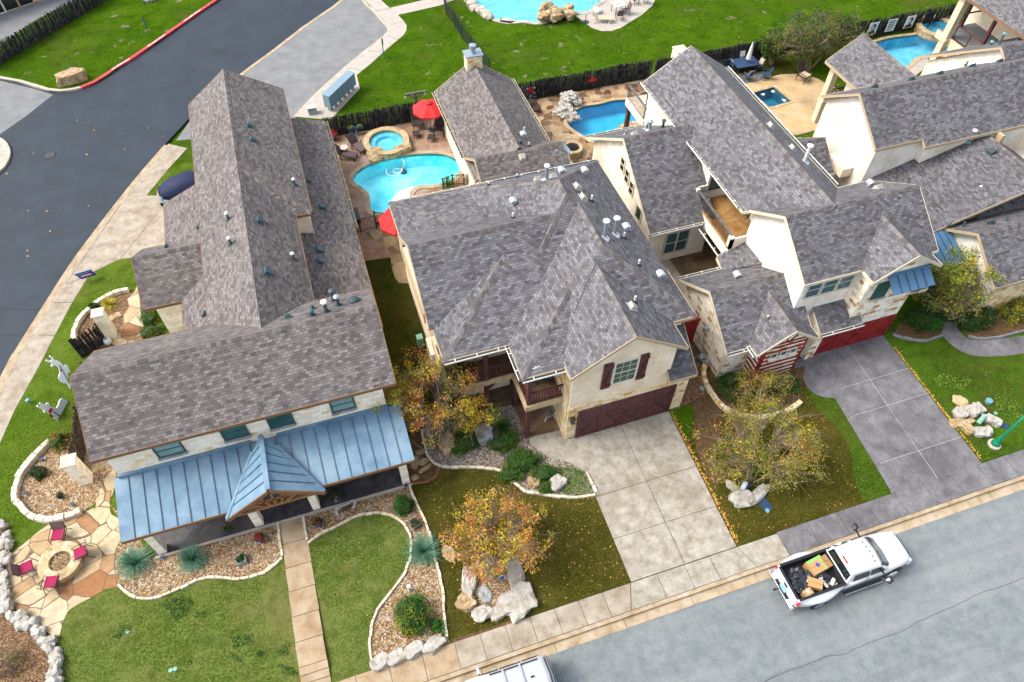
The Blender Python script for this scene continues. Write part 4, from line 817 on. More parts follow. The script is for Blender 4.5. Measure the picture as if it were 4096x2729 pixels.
r.piece(gx(0, 29.9, 4.25, .66), -9.95, -6.3, 27.68, 32.1)
r.build(A, 'shingle_brown', 'cap_brown', 'fascia_brown')
# porch: blue standing seam roof, timber truss gable, stone piers, slate floor
def standing_seam(mb, a0, a1, b0, b1, n, h=.045):   # a0->a1 upper edge, b0->b1 lower edge
    a0, a1, b0, b1 = V(a0), V(a1), V(b0), V(b1); nrm = (a1 - a0).cross(b0 - a0).normalized(); nrm = nrm if nrm.z > 0 else -nrm
    mb.m(0).add([a0, a1, b1, b0, a0 - nrm * .05, a1 - nrm * .05, b1 - nrm * .05, b0 - nrm * .05], [(3, 2, 1, 0), (4, 5, 6, 7), (0, 1, 5, 4), (1, 2, 6, 5), (2, 3, 7, 6), (3, 0, 4, 7)])
    for i in range(1, n): 
        u, l = a0.lerp(a1, i / n), b0.lerp(b1, i / n); mb.m(1).bar(u + nrm * h / 2, l + nrm * h / 2, .022, h, nrm)
pr = MB(); zt, zb = 3.30, 2.62
standing_seam(pr, (-11.0, 17.98, zt), (.92, 17.98, zt), (-11.0, 15.44, zb), (.92, 15.44, zb), 22)
pk0, pk1 = V((-4.95, 17.75, 4.02)), V((-4.95, 15.12, 4.02))     # gable ridge
for s, n_ in ((-1, 5), (1, 5)):
    w0 = V((-4.95 + s * .18, 17.98, 3.93)); e1 = V((-4.95 + s * 1.98, 15.12, 2.66)); e0 = V((-4.95 + s * .5, 17.3, 3.62))
    pr.m(0).add([pk0, pk1, e1, e0] if s > 0 else [pk0, e0, e1, pk1], [(0, 1, 2, 3)])
    nn = (pk1 - pk0).cross(e1 - pk0).normalized() * (1 if s < 0 else -1); nn = nn if nn.z > 0 else -nn
    for i in range(1, 6):
        t = i / 6; u = pk0.lerp(pk1, t); l = e0.lerp(e1, t); pr.m(1).bar(u + nn * .025, l + nn * .025, .022, .045, nn)
    pr.m(2).bar(e0 + V((0, 0, .03)), e1 + V((0, 0, .03)), .16, .03, nn)
    pr.m(3).bar(pk1 + V((0, -.03, -.12)), e1 + V((0, -.03, -.12)), .06, .2)
pr.m(2).bar(pk0 + V((0, 0, .03)), pk1 + V((0, 0, .03)), .2, .03)
pr.m(2).box(-10.8, -5.5, 17.9, 17.99, 3.3, 3.5); pr.box(-4.4, .4, 17.9, 17.99, 3.3, 3.5)
pr.m(3).box(-11.0, .92, 15.40, 15.435, 2.44, 2.62)
pr.build('porch_roof', ['metal_blue', 'metal_seam', 'metal_blue', 'fascia_brown'], A)
mb = MB(); mb.bar((-6.8, 15.2, 2.6), (-3.1, 15.2, 2.6), .12, .14)
for t in (-.9, -.45, 0, .45, .9): mb.bar((-4.95 + t * .5, 15.2, 2.66), (-4.95 + t * 1.0, 15.2, 3.7 - abs(t) * .72), .1, .1)
mb.bar((-6.0, 15.2, 3.1), (-3.9, 15.2, 3.1), .1, .1); mb.build('truss', ['wood_tan'], A)
for x0, x1 in ((-10.46, -10.12), (-6.41, -6.04), (-3.88, -3.55), (.2, .55)):
    mb = MB(); mb.box(x0, x1, 15.76, 16.16, -.05, 2.6); mb.build('pier', ['limestone'], A, bevel=.015)
mb = MB(); mb.m(0).box(-10.6, .6, 15.72, 18, -.05, .09); mb.m(1).box(-10.62, .62, 15.62, 15.72, -.05, .095); mb.build('porch_floor', ['porch_slate', 'deck_pale'], A)
for (px, py), wd in ((kp(0, 2, 1325, 1075), .95), (kp(0, 2, 1890, 935), .9), (kp(1, 2, 165, 845), .9), (kp(1, 2, 690, 715), .9)):
    d = (px - 2048) / FPX * r2 - (py - 1364.5) / FPX * u2 + fw; t = 17.98 / d.y; p = V((0, 0, CAM_H)) + d * t
    window(A, (p.x + .12, 18.0), (1, 0), wd, 3.98, 4.78, 'frame_dark', 'glass_pale' if wd > .94 or px > 1250 else 'glass_teal', 1, True, 'rock_grey')
for X, Y in ((2115, 1070), (2140, 1190)): box_vent(A, onroof(*kp(0, 0, X, Y), wr), wr)
for X, Y in ((2200, 475), (2265, 912)): box_vent(A, onroof(*kp(0, 1, X, Y), (-sR, 0, 6.79 - sR * 3.85)), (-sR, 0, 6.79 - sR * 3.85), w_=.42)
shp = (-.33, 0, 2.72 + .33 * 1.13)
for X, Y, w_ in ((612, 360, .42), (592, 725, .42), (597, 820, .36), (503, 143, .22)): box_vent(A, onroof(*kp(1, 1, X, Y), shp), shp, w_=w_)
for X, Y in ((380, 170), (372, 800)): pipe_vent(A, onroof(*kp(1, 1, X, Y), wr if Y < 400 else (-sR, 0, 6.79 - sR * 3.85)), .34, .055, 'vent_teal', 'vent_dark', 'pipe_white')
for X, Y in ((1938, 460), (1958, 670)): pipe_vent(A, onroof(*kp(0, 1, X, Y), wl), .34, .055, 'vent_teal', 'vent_dark', 'pipe_white')
for X, Y in ((1412, 700), (1686, 530)): box_vent(A, onroof(*kp(0, 1, X, Y), (0, -.66, 4.25 + .66 * 29.9) if X < 1500 else (.45, 0, 2.8 + .45 * 8.75)), (.45, 0, 6.7), w_=.26)
box_vent(A, onroof(*kp(0, 1, 1733, 1270), (.45, 0, 2.8 + .45 * 8.1)), (.45, 0, 6.4), w_=.3)
nrp = P_AF[0]
for X, Y, h, r_, cp in ((710, 1155, .62, .07, 'vent_teal'), (752, 1195, .55, .075, 'galv'), (650, 1250, .62, .075, 'plastic_white'), (535, 1220, .25, .05, None), (527, 1280, .3, .075, 'vent_teal'), (885, 1160, .12, .11, 'vent_dark')): pipe_vent(A, onroof(*kp(1, 1, X, Y), nrp), h, r_, 'vent_teal', 'vent_dark', cp)
box_vent(A, onroof(*kp(1, 1, 325, 1298), nrp), nrp, w_=.3)
gutter(A, (1.18, 40.7, 2.72), (1.18, 30.4, 2.72), (1, 0), 'fascia_tan')

# ================================================================ middle house
M = thing('middle_house', 'middle house with a huge hipped grey roof, plum garage door and corner balcony', 'house', (10, 20, 0))
mb = MB()
gable_walls(mb.m(0), 8.17, 13.03, 15.78, 22, 5.45, 7.2, 'y', 2.62); mb.box(3.3, 14.1, 20.4, 28.1, -.05, 5.42); mb.box(8.3, 14.1, 17.3, 21, -.05, 5.42); mb.box(3.2, 6.6, 19.6, 20.6, -.05, 5.3)
mb.m(1).box(8.14, 13.9, 15.74, 17.2, -.05, 2.64); mb.m(1).box(8.10, 8.2, 15.9, 20.0, -.05, 5.4)
mb.build('wall', ['stucco_cream', 'limestone_tan'], M)
r = Roof(); ze = 5.55; E_ = (-S_, 0, ze + S_ * 14.47); N_ = (0, -S_, ze + S_ * 28.5); W_ = (S_, 0, ze - S_ * 6.85); So = (0, S_, 8.24 - S_ * 23.87)
r.piece([E_, N_, W_, So], 6.85, 14.47, 19.9, 28.5, fascia=False)
r.piece([E_, (S_, 0, 7.8 - S_ * 11.1), (0, S_, ze - S_ * 16.95), (0, -S_, 7.8 + S_ * 26.0)], 9.0, 14.47, 16.95, 26, poly=[(9.0, 16.95), (14.47, 16.95), (14.47, 19.97), (11.1, 23.34), (11.1, 24.5), (9.0, 24.5)])
r.piece(gy(10.6, 7.4), 7.89, 13.32, 15.44, 21.2)
r.piece(gx(0, 23.05, 7.63), 2.95, 10.9, 21.94, 26.15)
r.piece([(0, S_, 7.63 - S_ * 23.05)], 2.95, 7.0, 19.92, 21.94)
q1 = .36; QS = (0, q1, 5.46 - q1 * 18.03); QW = (q1, 0, 5.46 - q1 * 3.1)
r.piece([QS, QW], 3.1, 10.4, 18.03, 22.02); r.piece([(q1, 0, 5.48 - q1 * 6.0), (0, q1, 5.48 - q1 * 16.12)], 6.0, 9.95, 16.12, 24)
r.piece([(0, -.12, 5.58 + .12 * 28.5), (.12, 0, 5.58 - .12 * 3.0)], 3.0, 8.6, 25.3, 28.5)
r.build(M, 'shingle_grey', 'cap_grey', 'fascia_tan')
r3 = Roof(); r3.piece([(0, S_, 3.36 - S_ * 15.33)], 12.85, 14.22, 15.33, 17.6); r3.build(M, 'shingle_dark', 'cap_grey', 'fascia_tan')
mb = MB(); mb.box(13.9, 14.25, 15.76, 18, -.05, 3.3); mb.build('side_wall', ['limestone_tan'], M)
garage_door(M, 8.62, 13.58, 15.70, 2.30, 'wood_plum')
window(M, (10.12, 15.76), (1, 0), 1.02, 3.84, 5.32, 'frame_white', 'glass_green', 1, True, None, .09, 2)
for x0 in (9.55, 11.24):
    mb = MB(); mb.box(x0, x0 + .42, 15.70, 15.755, 3.64, 5.48)
    for z in (3.8, 5.2): mb.box(x0 - .02, x0 + .44, 15.66, 15.70, z, z + .14)
    mb.bar((x0 + .06, 15.68, 3.94), (x0 + .36, 15.68, 5.2), .03, .1, (0, -1, 0))
    for k in (.13, .27): mb.box(x0 + k, x0 + k + .014, 15.694, 15.70, 3.64, 5.48)
    mb.build('shutter', ['wood_plum'], M)
mb = MB(); mb.box(9.96, 11.3, 15.757, 15.775, 3.6, 5.5); mb.build('window_surround', ['stucco_cream'], M)
# corner balcony
mb = MB(); mb.m(0).box(3.4, 6.5, 18.35, 20.4, 2.56, 2.72); mb.box(6.4, 8.2, 16.45, 20.4, 2.56, 2.72)
mb.m(1).box(3.35, 6.30, 18.28, 18.36, 2.44, 2.78); mb.m(1).box(6.28, 6.40, 16.36, 18.36, 2.44, 2.78); mb.m(1).box(6.40, 8.12, 16.34, 16.44, 2.44, 2.78)
bal = mb.build('balcony', ['porch_brown', 'wood_beam'], M)
mb = MB()
for a, b in (((3.45, 18.42), (6.42, 18.42)), ((6.46, 18.4), (6.46, 16.5)), ((6.46, 16.5), (8.12, 16.5))): railing(mb, a, b, 2.78, 3.62)
mb.build('railing', ['wood_plum'], bal)
for x, y, z0, z1 in ((6.47, 16.52, 2.78, 5.35), (6.47, 16.50, 0, 2.44), (6.5, 18.38, 0, 2.44), (5.05, 18.42, 2.78, 5.4), (3.5, 18.42, 0, 5.4), (5.05, 18.42, 0, 2.44)):
    mb = MB(); mb.box(x - .1, x + .1, y - .1, y + .1, z0, z1)
    if z0 == 0: mb.box(x - .15, x + .15, y - .15, y + .15, 0, .2); mb.bar((x, y - .02, 1.9), (x + .5, y - .02, 2.42), .1, .1)
    mb.build('post', ['wood_plum'], M, bevel=.01)
mb = MB(); mb.box(3.3, 8.3, 16.3, 20.4, -.05, .012); mb.build('porch_floor', ['porch_brown'], M)
mb = MB(); mb.obox((6.47, 16.37, 1.35), (.08, 0, 0), (0, .02, 0), (0, 0, .22)); mb.build('number_board', ['wood_plum'], M)
gutter(M, (3.1, 18.0, 5.42), (6.0, 18.0, 5.42), (0, -1)); gutter(M, (5.97, 18.03, 5.42), (5.97, 16.12, 5.42), (-1, 0)); gutter(M, (5.97, 16.09, 5.42), (7.95, 16.09, 5.42), (0, -1)); gutter(M, (3.0, 28.53, 5.5), (14.47, 28.53, 5.5), (0, 1))
for y0, y1 in ((21.0, 26.1), (18.2, 19.6)): 
    mb = MB(); mb.box(2.93, 3.0, y0, y1, 4.6, 5.3); mb.build('trim_board', ['fascia_tan'], M)
mb = MB(); mb.box(2.75, 3.3, 19.1, 20.1, -.05, 4.7); mb.build('chimney_base', ['stucco_cream'], M)
kc = lambda X, Y: (1500 + X / 1.5676, 560 + Y / 1.5676)
Wl = (S_, 0, 5.55 - S_ * 6.85)
for X, Y in ((1268, 298), (1305, 365)): box_vent(M, onroof(*kc(X, Y), E_), E_, 'vent_pale', .42)
for X, Y in ((1020, 250), (1118, 232)): box_vent(M, onroof(*kc(X, Y), N_), N_, 'vent_pale', .36)
ge = (-S_, 0, 7.4 + S_ * 10.6); box_vent(M, onroof(*kc(1612, 1048), ge), ge, 'vent_pale', .42)
for X, Y in ((1358, 382), (1560, 615), (1652, 785)): pipe_vent(M, onroof(*kc(X, Y), E_), .34, .05)
pipe_vent(M, onroof(*kc(1627, 1015), ge), .36, .05)
for X, Y in ((715, 283), (890, 235), (1228, 165)): pipe_vent(M, onroof(*kc(X, Y), N_), .22, .045)
pipe_vent(M, onroof(*kc(866, 490), P_ := (0, -S_, 7.63 + S_ * 23.05)), .3, .05)
for X, Y in ((1437, 612), (1502, 592)): pipe_vent(M, onroof(*kc(X, Y), E_), .95, .085, 'galv', 'galv_white', 'plastic_white')
pipe_vent(M, onroof(*kc(1074, 250), N_), .8, .08, 'galv', 'galv_white', 'plastic_white')
for X, Y, pl in ((1572, 565, E_), (1785, 862, E_), (1312, 212, E_), (1168, 212, N_), (866, 405, W_)): goose(M, onroof(*kc(X, Y), pl))
dp = onroof(*kc(1175, 172), N_); mb = MB(); mb.m(0).tube([dp, dp + V((0, 0, .95))], .035, 8); mb.m(0).tube([dp + V((0, 0, .85)), dp + V((-.38, .0, 1.1))], .022, 6); mb.box(dp.x - .46, dp.x - .34, dp.y - .05, dp.y + .05, dp.z + 1.06, dp.z + 1.2)
dd = V((.75, -.1, .66)).normalized(); e1 = V((0, 0, 1)).cross(dd).normalized(); e2 = dd.cross(e1); c0 = dp + V((.12, 0, 1.1))
mb.m(1).add([c0 + dd * (.10 * rr_ * rr_) + (e1 * math.cos(a) + e2 * math.sin(a) * 1.05) * .36 * rr_ for rr_ in (.05, .5, 1) for a in [k * math.pi / 8 for k in range(16)]], [(i * 16 + k, i * 16 + (k + 1) % 16, i * 16 + 16 + (k + 1) % 16, i * 16 + 16 + k) for i in range(2) for k in range(16)])
mb.build('satellite_dish', ['galv', 'galv_white'], M)
lm = MB(); lm.box(8.28, 8.44, 15.56, 15.74, 1.55, 1.85); lm.add([(8.24, 15.52, 1.85), (8.48, 15.52, 1.85), (8.48, 15.76, 1.85), (8.24, 15.76, 1.85), (8.36, 15.64, 2.0)], [(0, 1, 4), (1, 2, 4), (2, 3, 4), (3, 0, 4)]); lm.build('wall_lamp', ['iron'], M)
# pool house behind it
B = thing('pool_house', 'small gabled pool house with stone chimney behind the middle house', 'house', (11, 36, 0))
mb = MB(); gable_walls(mb.m(0), 8.85, 13.4, 33.9, 40.7, 2.85, 4.5, 'y'); gable_walls(mb, 8.8, 13.5, 29.4, 33.9, 2.9, 4.5, 'x'); mb.build('wall', ['stucco_cream'], B)
r = Roof(); pb = gy(11.12, 4.82); r.piece(pb, 8.48, 13.78, 31.75, 41.3); pl_ = gx(0, 31.65, 4.72); r.piece(pl_, 8.47, 13.85, 29.1, 34.2); r.build(B, 'shingle_brown', 'cap_brown', 'fascia_tan')
mb = MB(); mb.m(0).box(10.6, 11.6, 40.6, 41.35, -.05, 5.45); mb.m(1).box(10.52, 11.68, 40.52, 41.43, 5.45, 5.52); mb.m(1).lathe((11.1, 40.97, 5.52), [(.17, 0), (.14, .28), (.24, .3), (.24, .52), (.05, .55)], 14); mb.build('chimney', ['limestone_tan', 'galv'], B)
gutter(B, (8.44, 41.3, 3.0), (8.44, 34.2, 3.0), (-1, 0), 'trim_cream'); gutter(B, (13.82, 34.2, 3.0), (13.82, 41.3, 3.0), (1, 0), 'trim_cream')
be = (-S_, 0, 4.82 + S_ * 11.12); goose(B, onroof(*kp(2, 0, 195, 1165), be)); pipe_vent(B, onroof(*kp(2, 0, 205, 1140), be), .5, .045, 'plastic_white', 'galv'); pipe_vent(B, onroof(*kp(2, 0, 245, 1240), be), .25, .045); box_vent(B, onroof(*kp(2, 0, 170, 1215), be), be, 'vent_dark', .2); box_vent(B, onroof(*kp(2, 0, 190, 1330), pl_[1]), pl_[1], 'vent_pale', .36)

# ================================================================ right house with the striped bay
D = thing('striped_bay_house', 'white stucco and stone house with red garage door and red striped bay', 'house', (22, 20, 0))
mb = MB()
gable_walls(mb.m(0), 20.55, 27.2, 17.4, 22.3, 5.4, 7.2, 'x'); gable_walls(mb, 20.4, 25.3, 26.4, 34.4, 5.45, 7.25, 'y'); mb.box(22.1, 25.3, 22, 26.38, -.05, 5.5); gable_walls(mb, 16.6, 20.4, 25.2, 33.4, 2.9, 5.9, 'x')
mb.m(1); gable_walls(mb, 16.83, 20.6, 16.75, 21.1, 2.6, 4.15, 'x'); gable_walls(mb, 23.6, 26.8, 16.55, 18.5, 5.45, 6.65, 'y'); mb.box(21.7, 26.8, 16.56, 18, -.05, 2.5); mb.m(1).box(21.74, 22.25, 16.36, 16.7, -.05, 2.4)
mb.m(2).box(18.31, 20.81, 16.03, 17, -.05, 2.62); mb.extr([(20.81, 16.03, 2.6), (18.31, 16.03, 2.6), (19.5, 16.03, 3.75)], (0, .9, 0))
mb.build('wall', ['stucco_white', 'limestone_mix', 'limestone_mix'], D)
r = Roof(); pf = gx(0, 19.85, 7.38); r.piece(pf, 20.2, 27.65, 17.1, 22.6); pw = gy(22.83, 7.42); r.piece(pw, 20.0, 25.66, 20.6, 34.65, poly=[(20.0, 22.5), (22.83, 19.75), (25.66, 22.5), (25.66, 34.65), (20.0, 34.65)])
r.piece(gy(25.2, 6.82, .64), 23.28, 27.12, 16.2, 19.8); pm = gx(0, 29.25, 6.05); r.piece(pm, 16.28, 20.3, 24.72, 33.78)
pq = gx(0, 18.9, 4.4); r.piece(pq, 16.5, 21.2, 16.36, 21.44); pby = gy(19.5, 4.0, .72); r.piece(pby, 17.75, 21.25, 15.75, 19.0)
r.piece([(0, .62, 2.32 - .62 * 16.2)], 21.75, 24.2, 16.2, 17.5); r.edges([[V((19.1, 22.25, 2.75)), V((18.95, 21.35, 2.7)), V((20.6, 20.4, 3.6)), V((20.6, 22.5, 3.5))]])
r.piece([(0, .7, 3.4 - .7 * 16.5)], 26.75, 27.75, 16.5, 17.2); rb_ = gx(0, 28.0, 4.2, .7); r.piece(rb_, 25.2, 29.0, 26.2, 29.8)
r.build(D, 'shingle_grey', 'cap_grey', 'trim_cream')
garage_door(D, 22.42, 26.72, 16.52, 1.75, 'wood_red')
mb = MB(); yb = 16.03
for i in range(8): mb.box(18.30 + .28, 20.82 - .02, yb - .012, yb - .002, .12 + i * .335, .12 + i * .335 + .15)
mb.box(18.30, 18.58, yb - .02, yb - .004, 0, 2.62); mb.box(20.72, 20.83, yb - .016, yb - .003, 0, 2.6)
for i in range(8): mb.box(18.296, 18.308, 16.02, 16.8, .12 + i * .335, .12 + i * .335 + .15)
mb.box(18.5, 20.7, yb - .016, yb - .003, 2.72, 2.86)
for a in (-.5, 0, .5): mb.bar((19.5 + a * .35, yb - .01, 2.86), (19.5 + a * 1.3, yb - .01, 3.45), .02, .12, (0, -1, 0))
mb.build('red_stripes', ['wood_red'], D)
for x in (18.95, 19.5, 20.05): window(D, (x, yb - .01), (1, 0), .3, 1.75, 2.05, 'frame_white', 'glass_green', 1, False, 'stucco_white', .04)
for i in range(3): window(D, (20.85 + i * .9, 17.4), (1, 0), .72, 4.1, 5.05, 'frame_cream', 'glass_blue', 1, True, None, .08)
for x in (24.2, 25.85): window(D, (x, 16.55), (1, 0), .75, 3.78, 4.85, 'frame_dark', 'glass_teal', 1, True, 'rock_white', .05)
mb = MB(); standing_seam(mb, (24.5, 16.5, 5.25), (26.85, 16.5, 5.25), (24.5, 15.75, 4.75), (26.85, 15.75, 4.75), 5); mb.m(0).box(24.5, 26.85, 16.48, 16.54, 5.2, 5.45); mb.build('metal_awning', ['metal_blue_bright', 'metal_blue_dark'], D)
gutter(D, (21.75, 16.17, 2.3), (24.2, 16.17, 2.3), (0, -1)); gutter(D, (16.5, 16.33, 2.66), (18.2, 16.33, 2.66), (0, -1)); gutter(D, (17.72, 17.0, 2.7), (17.72, 15.75, 2.7), (-1, 0)); gutter(D, (16.5, 21.47, 2.66), (19.2, 21.47, 2.66), (0, 1)); gutter(D, (16.28, 24.69, 2.98), (19.4, 24.69, 2.98), (0, -1)); gutter(D, (16.28, 33.81, 2.98), (20.0, 33.81, 2.98), (0, 1)); gutter(D, (19.97, 34.65, 5.55), (19.97, 22.8, 5.55), (-1, 0)); gutter(D, (25.69, 22.8, 5.55), (25.69, 34.65, 5.55), (1, 0)); gutter(D, (19.35, 24.6, 2.72), (19.35, 22.3, 2.72), (-1, 0))
# inner balcony over the courtyard
mb = MB(); mb.m(0).box(19.8, 22.3, 22.3, 26.4, 2.85, 3.0); mb.m(1).box(19.62, 19.8, 22.3, 26.3, 2.55, 3.28); mb.m(1).box(19.62, 21.4, 22.2, 22.3, 2.55, 3.9); mb.box(19.62, 20.4, 26.3, 26.42, 2.55, 4.1); mb.box(19.62, 19.82, 22.2, 22.5, 3.2, 4.0); mb.box(19.62, 19.82, 26.1, 26.4, 3.2, 4.1); mb.m(2).box(19.6, 19.84, 22.5, 26.1, 3.28, 3.31)
b_ = mb.build('balcony', ['tile_brown', 'stucco_white', 'tile_brown'], D)
mb = MB(); railing(mb.m(1), (19.72, 22.5), (19.72, 26.1), 3.22, 4.0, .1, .02, (.03, .03)); mb.m(0).bar((19.72, 22.4, 4.04), (19.72, 26.2, 4.04), .13, .06); mb.build('railing', ['wood_grey', 'iron'], b_)
window(D, (17.75, 25.19), (1, 0), 1.35, .65, 2.15, 'frame_cream', 'glass_teal', 2, True, None, .1)
window(D, (20.62, 26.4), (1, 0), 1.1, 3.7, 4.95, 'frame_dark', 'glass_teal', 1, False, None, .08); window(D, (22.1, 25.2), (0, -1), .9, 3.0, 5.0, 'frame_dark', 'glass_teal', 1, False, None, .08)
for y, zz in ((29.6, 4.6), (28.9, 4.3), (28.2, 4.0), (27.0, 3.2), (25.9, 1.9)): window(D, (16.59, y), (0, -1), .4 if zz > 3.9 else .55, zz - .9, zz - .1, 'trim_cream', 'glass_dark' if zz > 3.9 else 'glass_green', 1, zz > 3.9, None, .08)
# pool side balcony
mb = MB(); mb.m(0).box(20.4, 21.9, 34.4, 37.0, 2.75, 2.9); mb.m(0).box(20.3, 20.4, 34.3, 37.0, 2.45, 2.95); mb.box(21.6, 21.9, 34.3, 34.6, 2.9, 5.4)
b2 = mb.build('balcony', ['stucco_cream'], D)
mb = MB(); railing(mb.m(1), (20.36, 34.35), (20.36, 36.95), 2.95, 3.85, .11, .018, (.03, .03)); railing(mb.m(1), (20.4, 36.95), (21.9, 36.95), 2.95, 3.85, .11, .018, (.03, .03)); mb.m(0).bar((20.36, 34.3, 3.9), (20.36, 37.0, 3.9), .12, .06); mb.bar((20.3, 36.97, 3.9), (21.9, 36.97, 3.9), .12, .06); mb.build('railing', ['wood_grey', 'iron'], b2)
mb = MB(); mb.box(20.42, 20.68, 36.7, 36.95, -.05, 2.45); mb.box(20.42, 20.62, 34.4, 34.6, 2.9, 5.3); mb.build('post', ['cedar_brown'], D)
pe_ = pw[0]
for (c_, r_, X, Y), pl, k in (((2, 0, 2290, 1075), pe_, 'b'), ((3, 0, 180, 1070), pe_, 'b'), ((3, 0, 365, 1262), pe_, 'b'), ((3, 1, 1095, 195), pf[0], 'b'), ((2, 0, 1140, 1140), pm[0], 'b')): box_vent(D, onroof(*kp(c_, r_, X, Y), pl), pl, 'vent_pale', .38)
goose(D, onroof(*kp(3, 1, 1015, 180), pf[0])); goose(D, onroof(*kp(2, 1, 2000, 955), pq[0])); pipe_vent(D, onroof(*kp(2, 0, 1265, 1105), pm[0]), .55, .08, 'galv', 'galv_white', 'galv'); pipe_vent(D, onroof(*kp(2, 0, 1378, 1085), pm[0]), .45, .07, 'vent_dark', 'vent_dark', 'vent_dark'); pipe_vent(D, onroof(*kp(2, 0, 1065, 1140), pm[0]), .25, .05, 'galv', 'galv'); pipe_vent(D, onroof(*kp(2, 0, 1240, 1090), pm[0]), .3, .07, 'galv', 'galv', 'galv'); pipe_vent(D, onroof(*kp(3, 0, 468, 1370), pe_), .95, .09, 'plastic_white', 'galv_white', 'plastic_white'); pipe_vent(D, onroof(*kp(3, 1, 155, 1300), pby[1]), .2, .05, 'trim_cream', 'shingle_grey')
mb = MB(); mb.box(16.8, 16.9, 16.72, 16.86, 0, 2.6); mb.build('corner_trim', ['trim_cream'], D)

# ================================================================ pale house to the right
E = thing('tan_trim_house', 'pale stucco house with tan trimmed grey roofs and a boxed bay on its gable', 'house', (33, 25, 0))
mb = MB(); mb.m(0); gable_walls(mb, 29.95, 52, 25.0, 29.9, 5.4, 7.1, 'x'); mb.box(33.2, 52, 24.6, 25.4, -.05, 5.35); gable_walls(mb, 41.6, 52, 25, 34.2, 3.4, 6.85, 'x'); gable_walls(mb, 32.1, 52, 16.15, 20.4, 2.6, 4.2, 'x'); mb.box(34.1, 38, 29.5, 33, -.05, 4.3); mb.box(33, 52, 20.3, 25.2, -.05, 2.9); mb.box(29.55, 29.97, 26.2, 27.8, 2.6, 3.0); mb.box(30, 33, 20.6, 25.2, -.05, 2.7); mb.box(34.6, 37, 21.4, 21.5, 2, 4.3)
mb.m(1).box(32.3, 52, 16.1, 16.16, -.05, 2.5)
mb.build('wall', ['stucco_white', 'limestone_tan'], E)
r = Roof(); em = gx(0, 27.45, 7.35); r.piece(em, 29.6, 53, 24.75, 30.15); r.piece(em[1:], 32.7, 53, 24.35, 24.745, caps=False)
e2_ = gy(35.75, 5.95); r.piece(e2_, 33.5, 38.0, 28.2, 34.9); e3 = gx(0, 29.5, 7.0); r.piece(e3, 41.3, 53, 28.2, 34.6)
elw = (.28, 0, 3.0 - .28 * 30.1); r.piece([elw, (-.6, 0, 5.0 + .6 * 37.3)], 29.9, 46, 20.0, 25.1); r.piece([(0, .5, 3.7 - .5 * 21.4)], 34.2, 52, 19.6, 21.35); r.piece(gx(0, 18.27, 4.4), 31.75, 53, 15.83, 20.7)
r.build(E, 'shingle_grey', 'cap_grey', 'fascia_tan')
for X, Y in ((1065, 745), (1378, 682), (1618, 632), (1890, 570), (2125, 528)): box_vent(E, onroof(*kp(3, 0, X, Y), em[0]), em[0], 'vent_dark', .34)
pipe_vent(E, onroof(*kp(3, 0, 1860, 1200), elw), .7, .08, 'vent_teal', 'lid_teal', 'pipe_white'); box_vent(E, onroof(*kp(3, 0, 2055, 1290), elw), elw, 'vent_dark', .45)
for X, Y in ((1805, 525), (2170, 475)): pipe_vent(E, onroof(*kp(3, 1, X, Y), (0, -S_, 4.4 + S_ * 18.27)), .35, .05, 'vent_teal', 'vent_teal')
box_vent(E, onroof(*kp(3, 1, 2050, 500), (0, -S_, 4.4 + S_ * 18.27)), (0, -S_, 4.4 + S_ * 18.27), 'vent_dark', .34)
for X, Y in ((1840, 550), (1905, 570)): pipe_vent(E, onroof(*kp(3, 0, X, Y), em[0]), .25, .04, 'vent_dark', 'vent_dark')
for X, Y, h in ((2115, 380, .7), (2280, 345, .8), (2045, 385, .2)): pipe_vent(E, onroof(*kp(3, 0, X, Y), e3[0]), h, .07, 'vent_teal', 'vent_teal', 'lid_teal')
for x, y in ((34.1, 34.4), (34.0, 30.4)):
    mb = MB(); mb.box(x - .22, x + .22, y - .22, y + .22, -.05, 4.4); mb.box(x - .28, x + .28, y - .28, y + .28, 1.6, 1.75); mb.build('post', ['trim_cream'], E)
mb = MB(); railing(mb, (34.4, 34.2), (37.5, 34.2), 1.7, 2.6, .14, .05); railing(mb, (34.4, 34.2), (34.4, 31), 1.7, 2.6, .14, .05); mb.box(34.3, 38, 30.5, 34.3, 1.55, 1.68); mb.build('deck_railing', ['cedar_brown'], E)
mb = MB(); standing_seam(mb, (29.6, 20.3, 3.3), (32, 20.3, 3.3), (29.6, 18.0, 2.5), (32, 18.0, 2.5), 6); mb.m(2).box(29.9, 32, 18.4, 20.4, -.05, 2.4); mb.build('metal_roof', ['metal_blue_bright', 'metal_blue_dark', 'metal_blue_dark'], E)
mb = MB(); mb.box(29.2, 29.9, 25.9, 27.3, 2.75, 3.35); mb.build('boxed_bay', ['stucco_cream'], E)
for q in ((37.7, 37.9, 23.9, 24.4, 2.8, 5.2), (41.9, 42.2, 22, 24.4, 0, 5)): mb = MB(); mb.box(*q); mb.build('corner_board', ['fascia_tan'], E)
window(E, (43, 24.58), (1, 0), .8, 4.0, 4.9, 'frame_dark', 'glass_dark', 1, False)

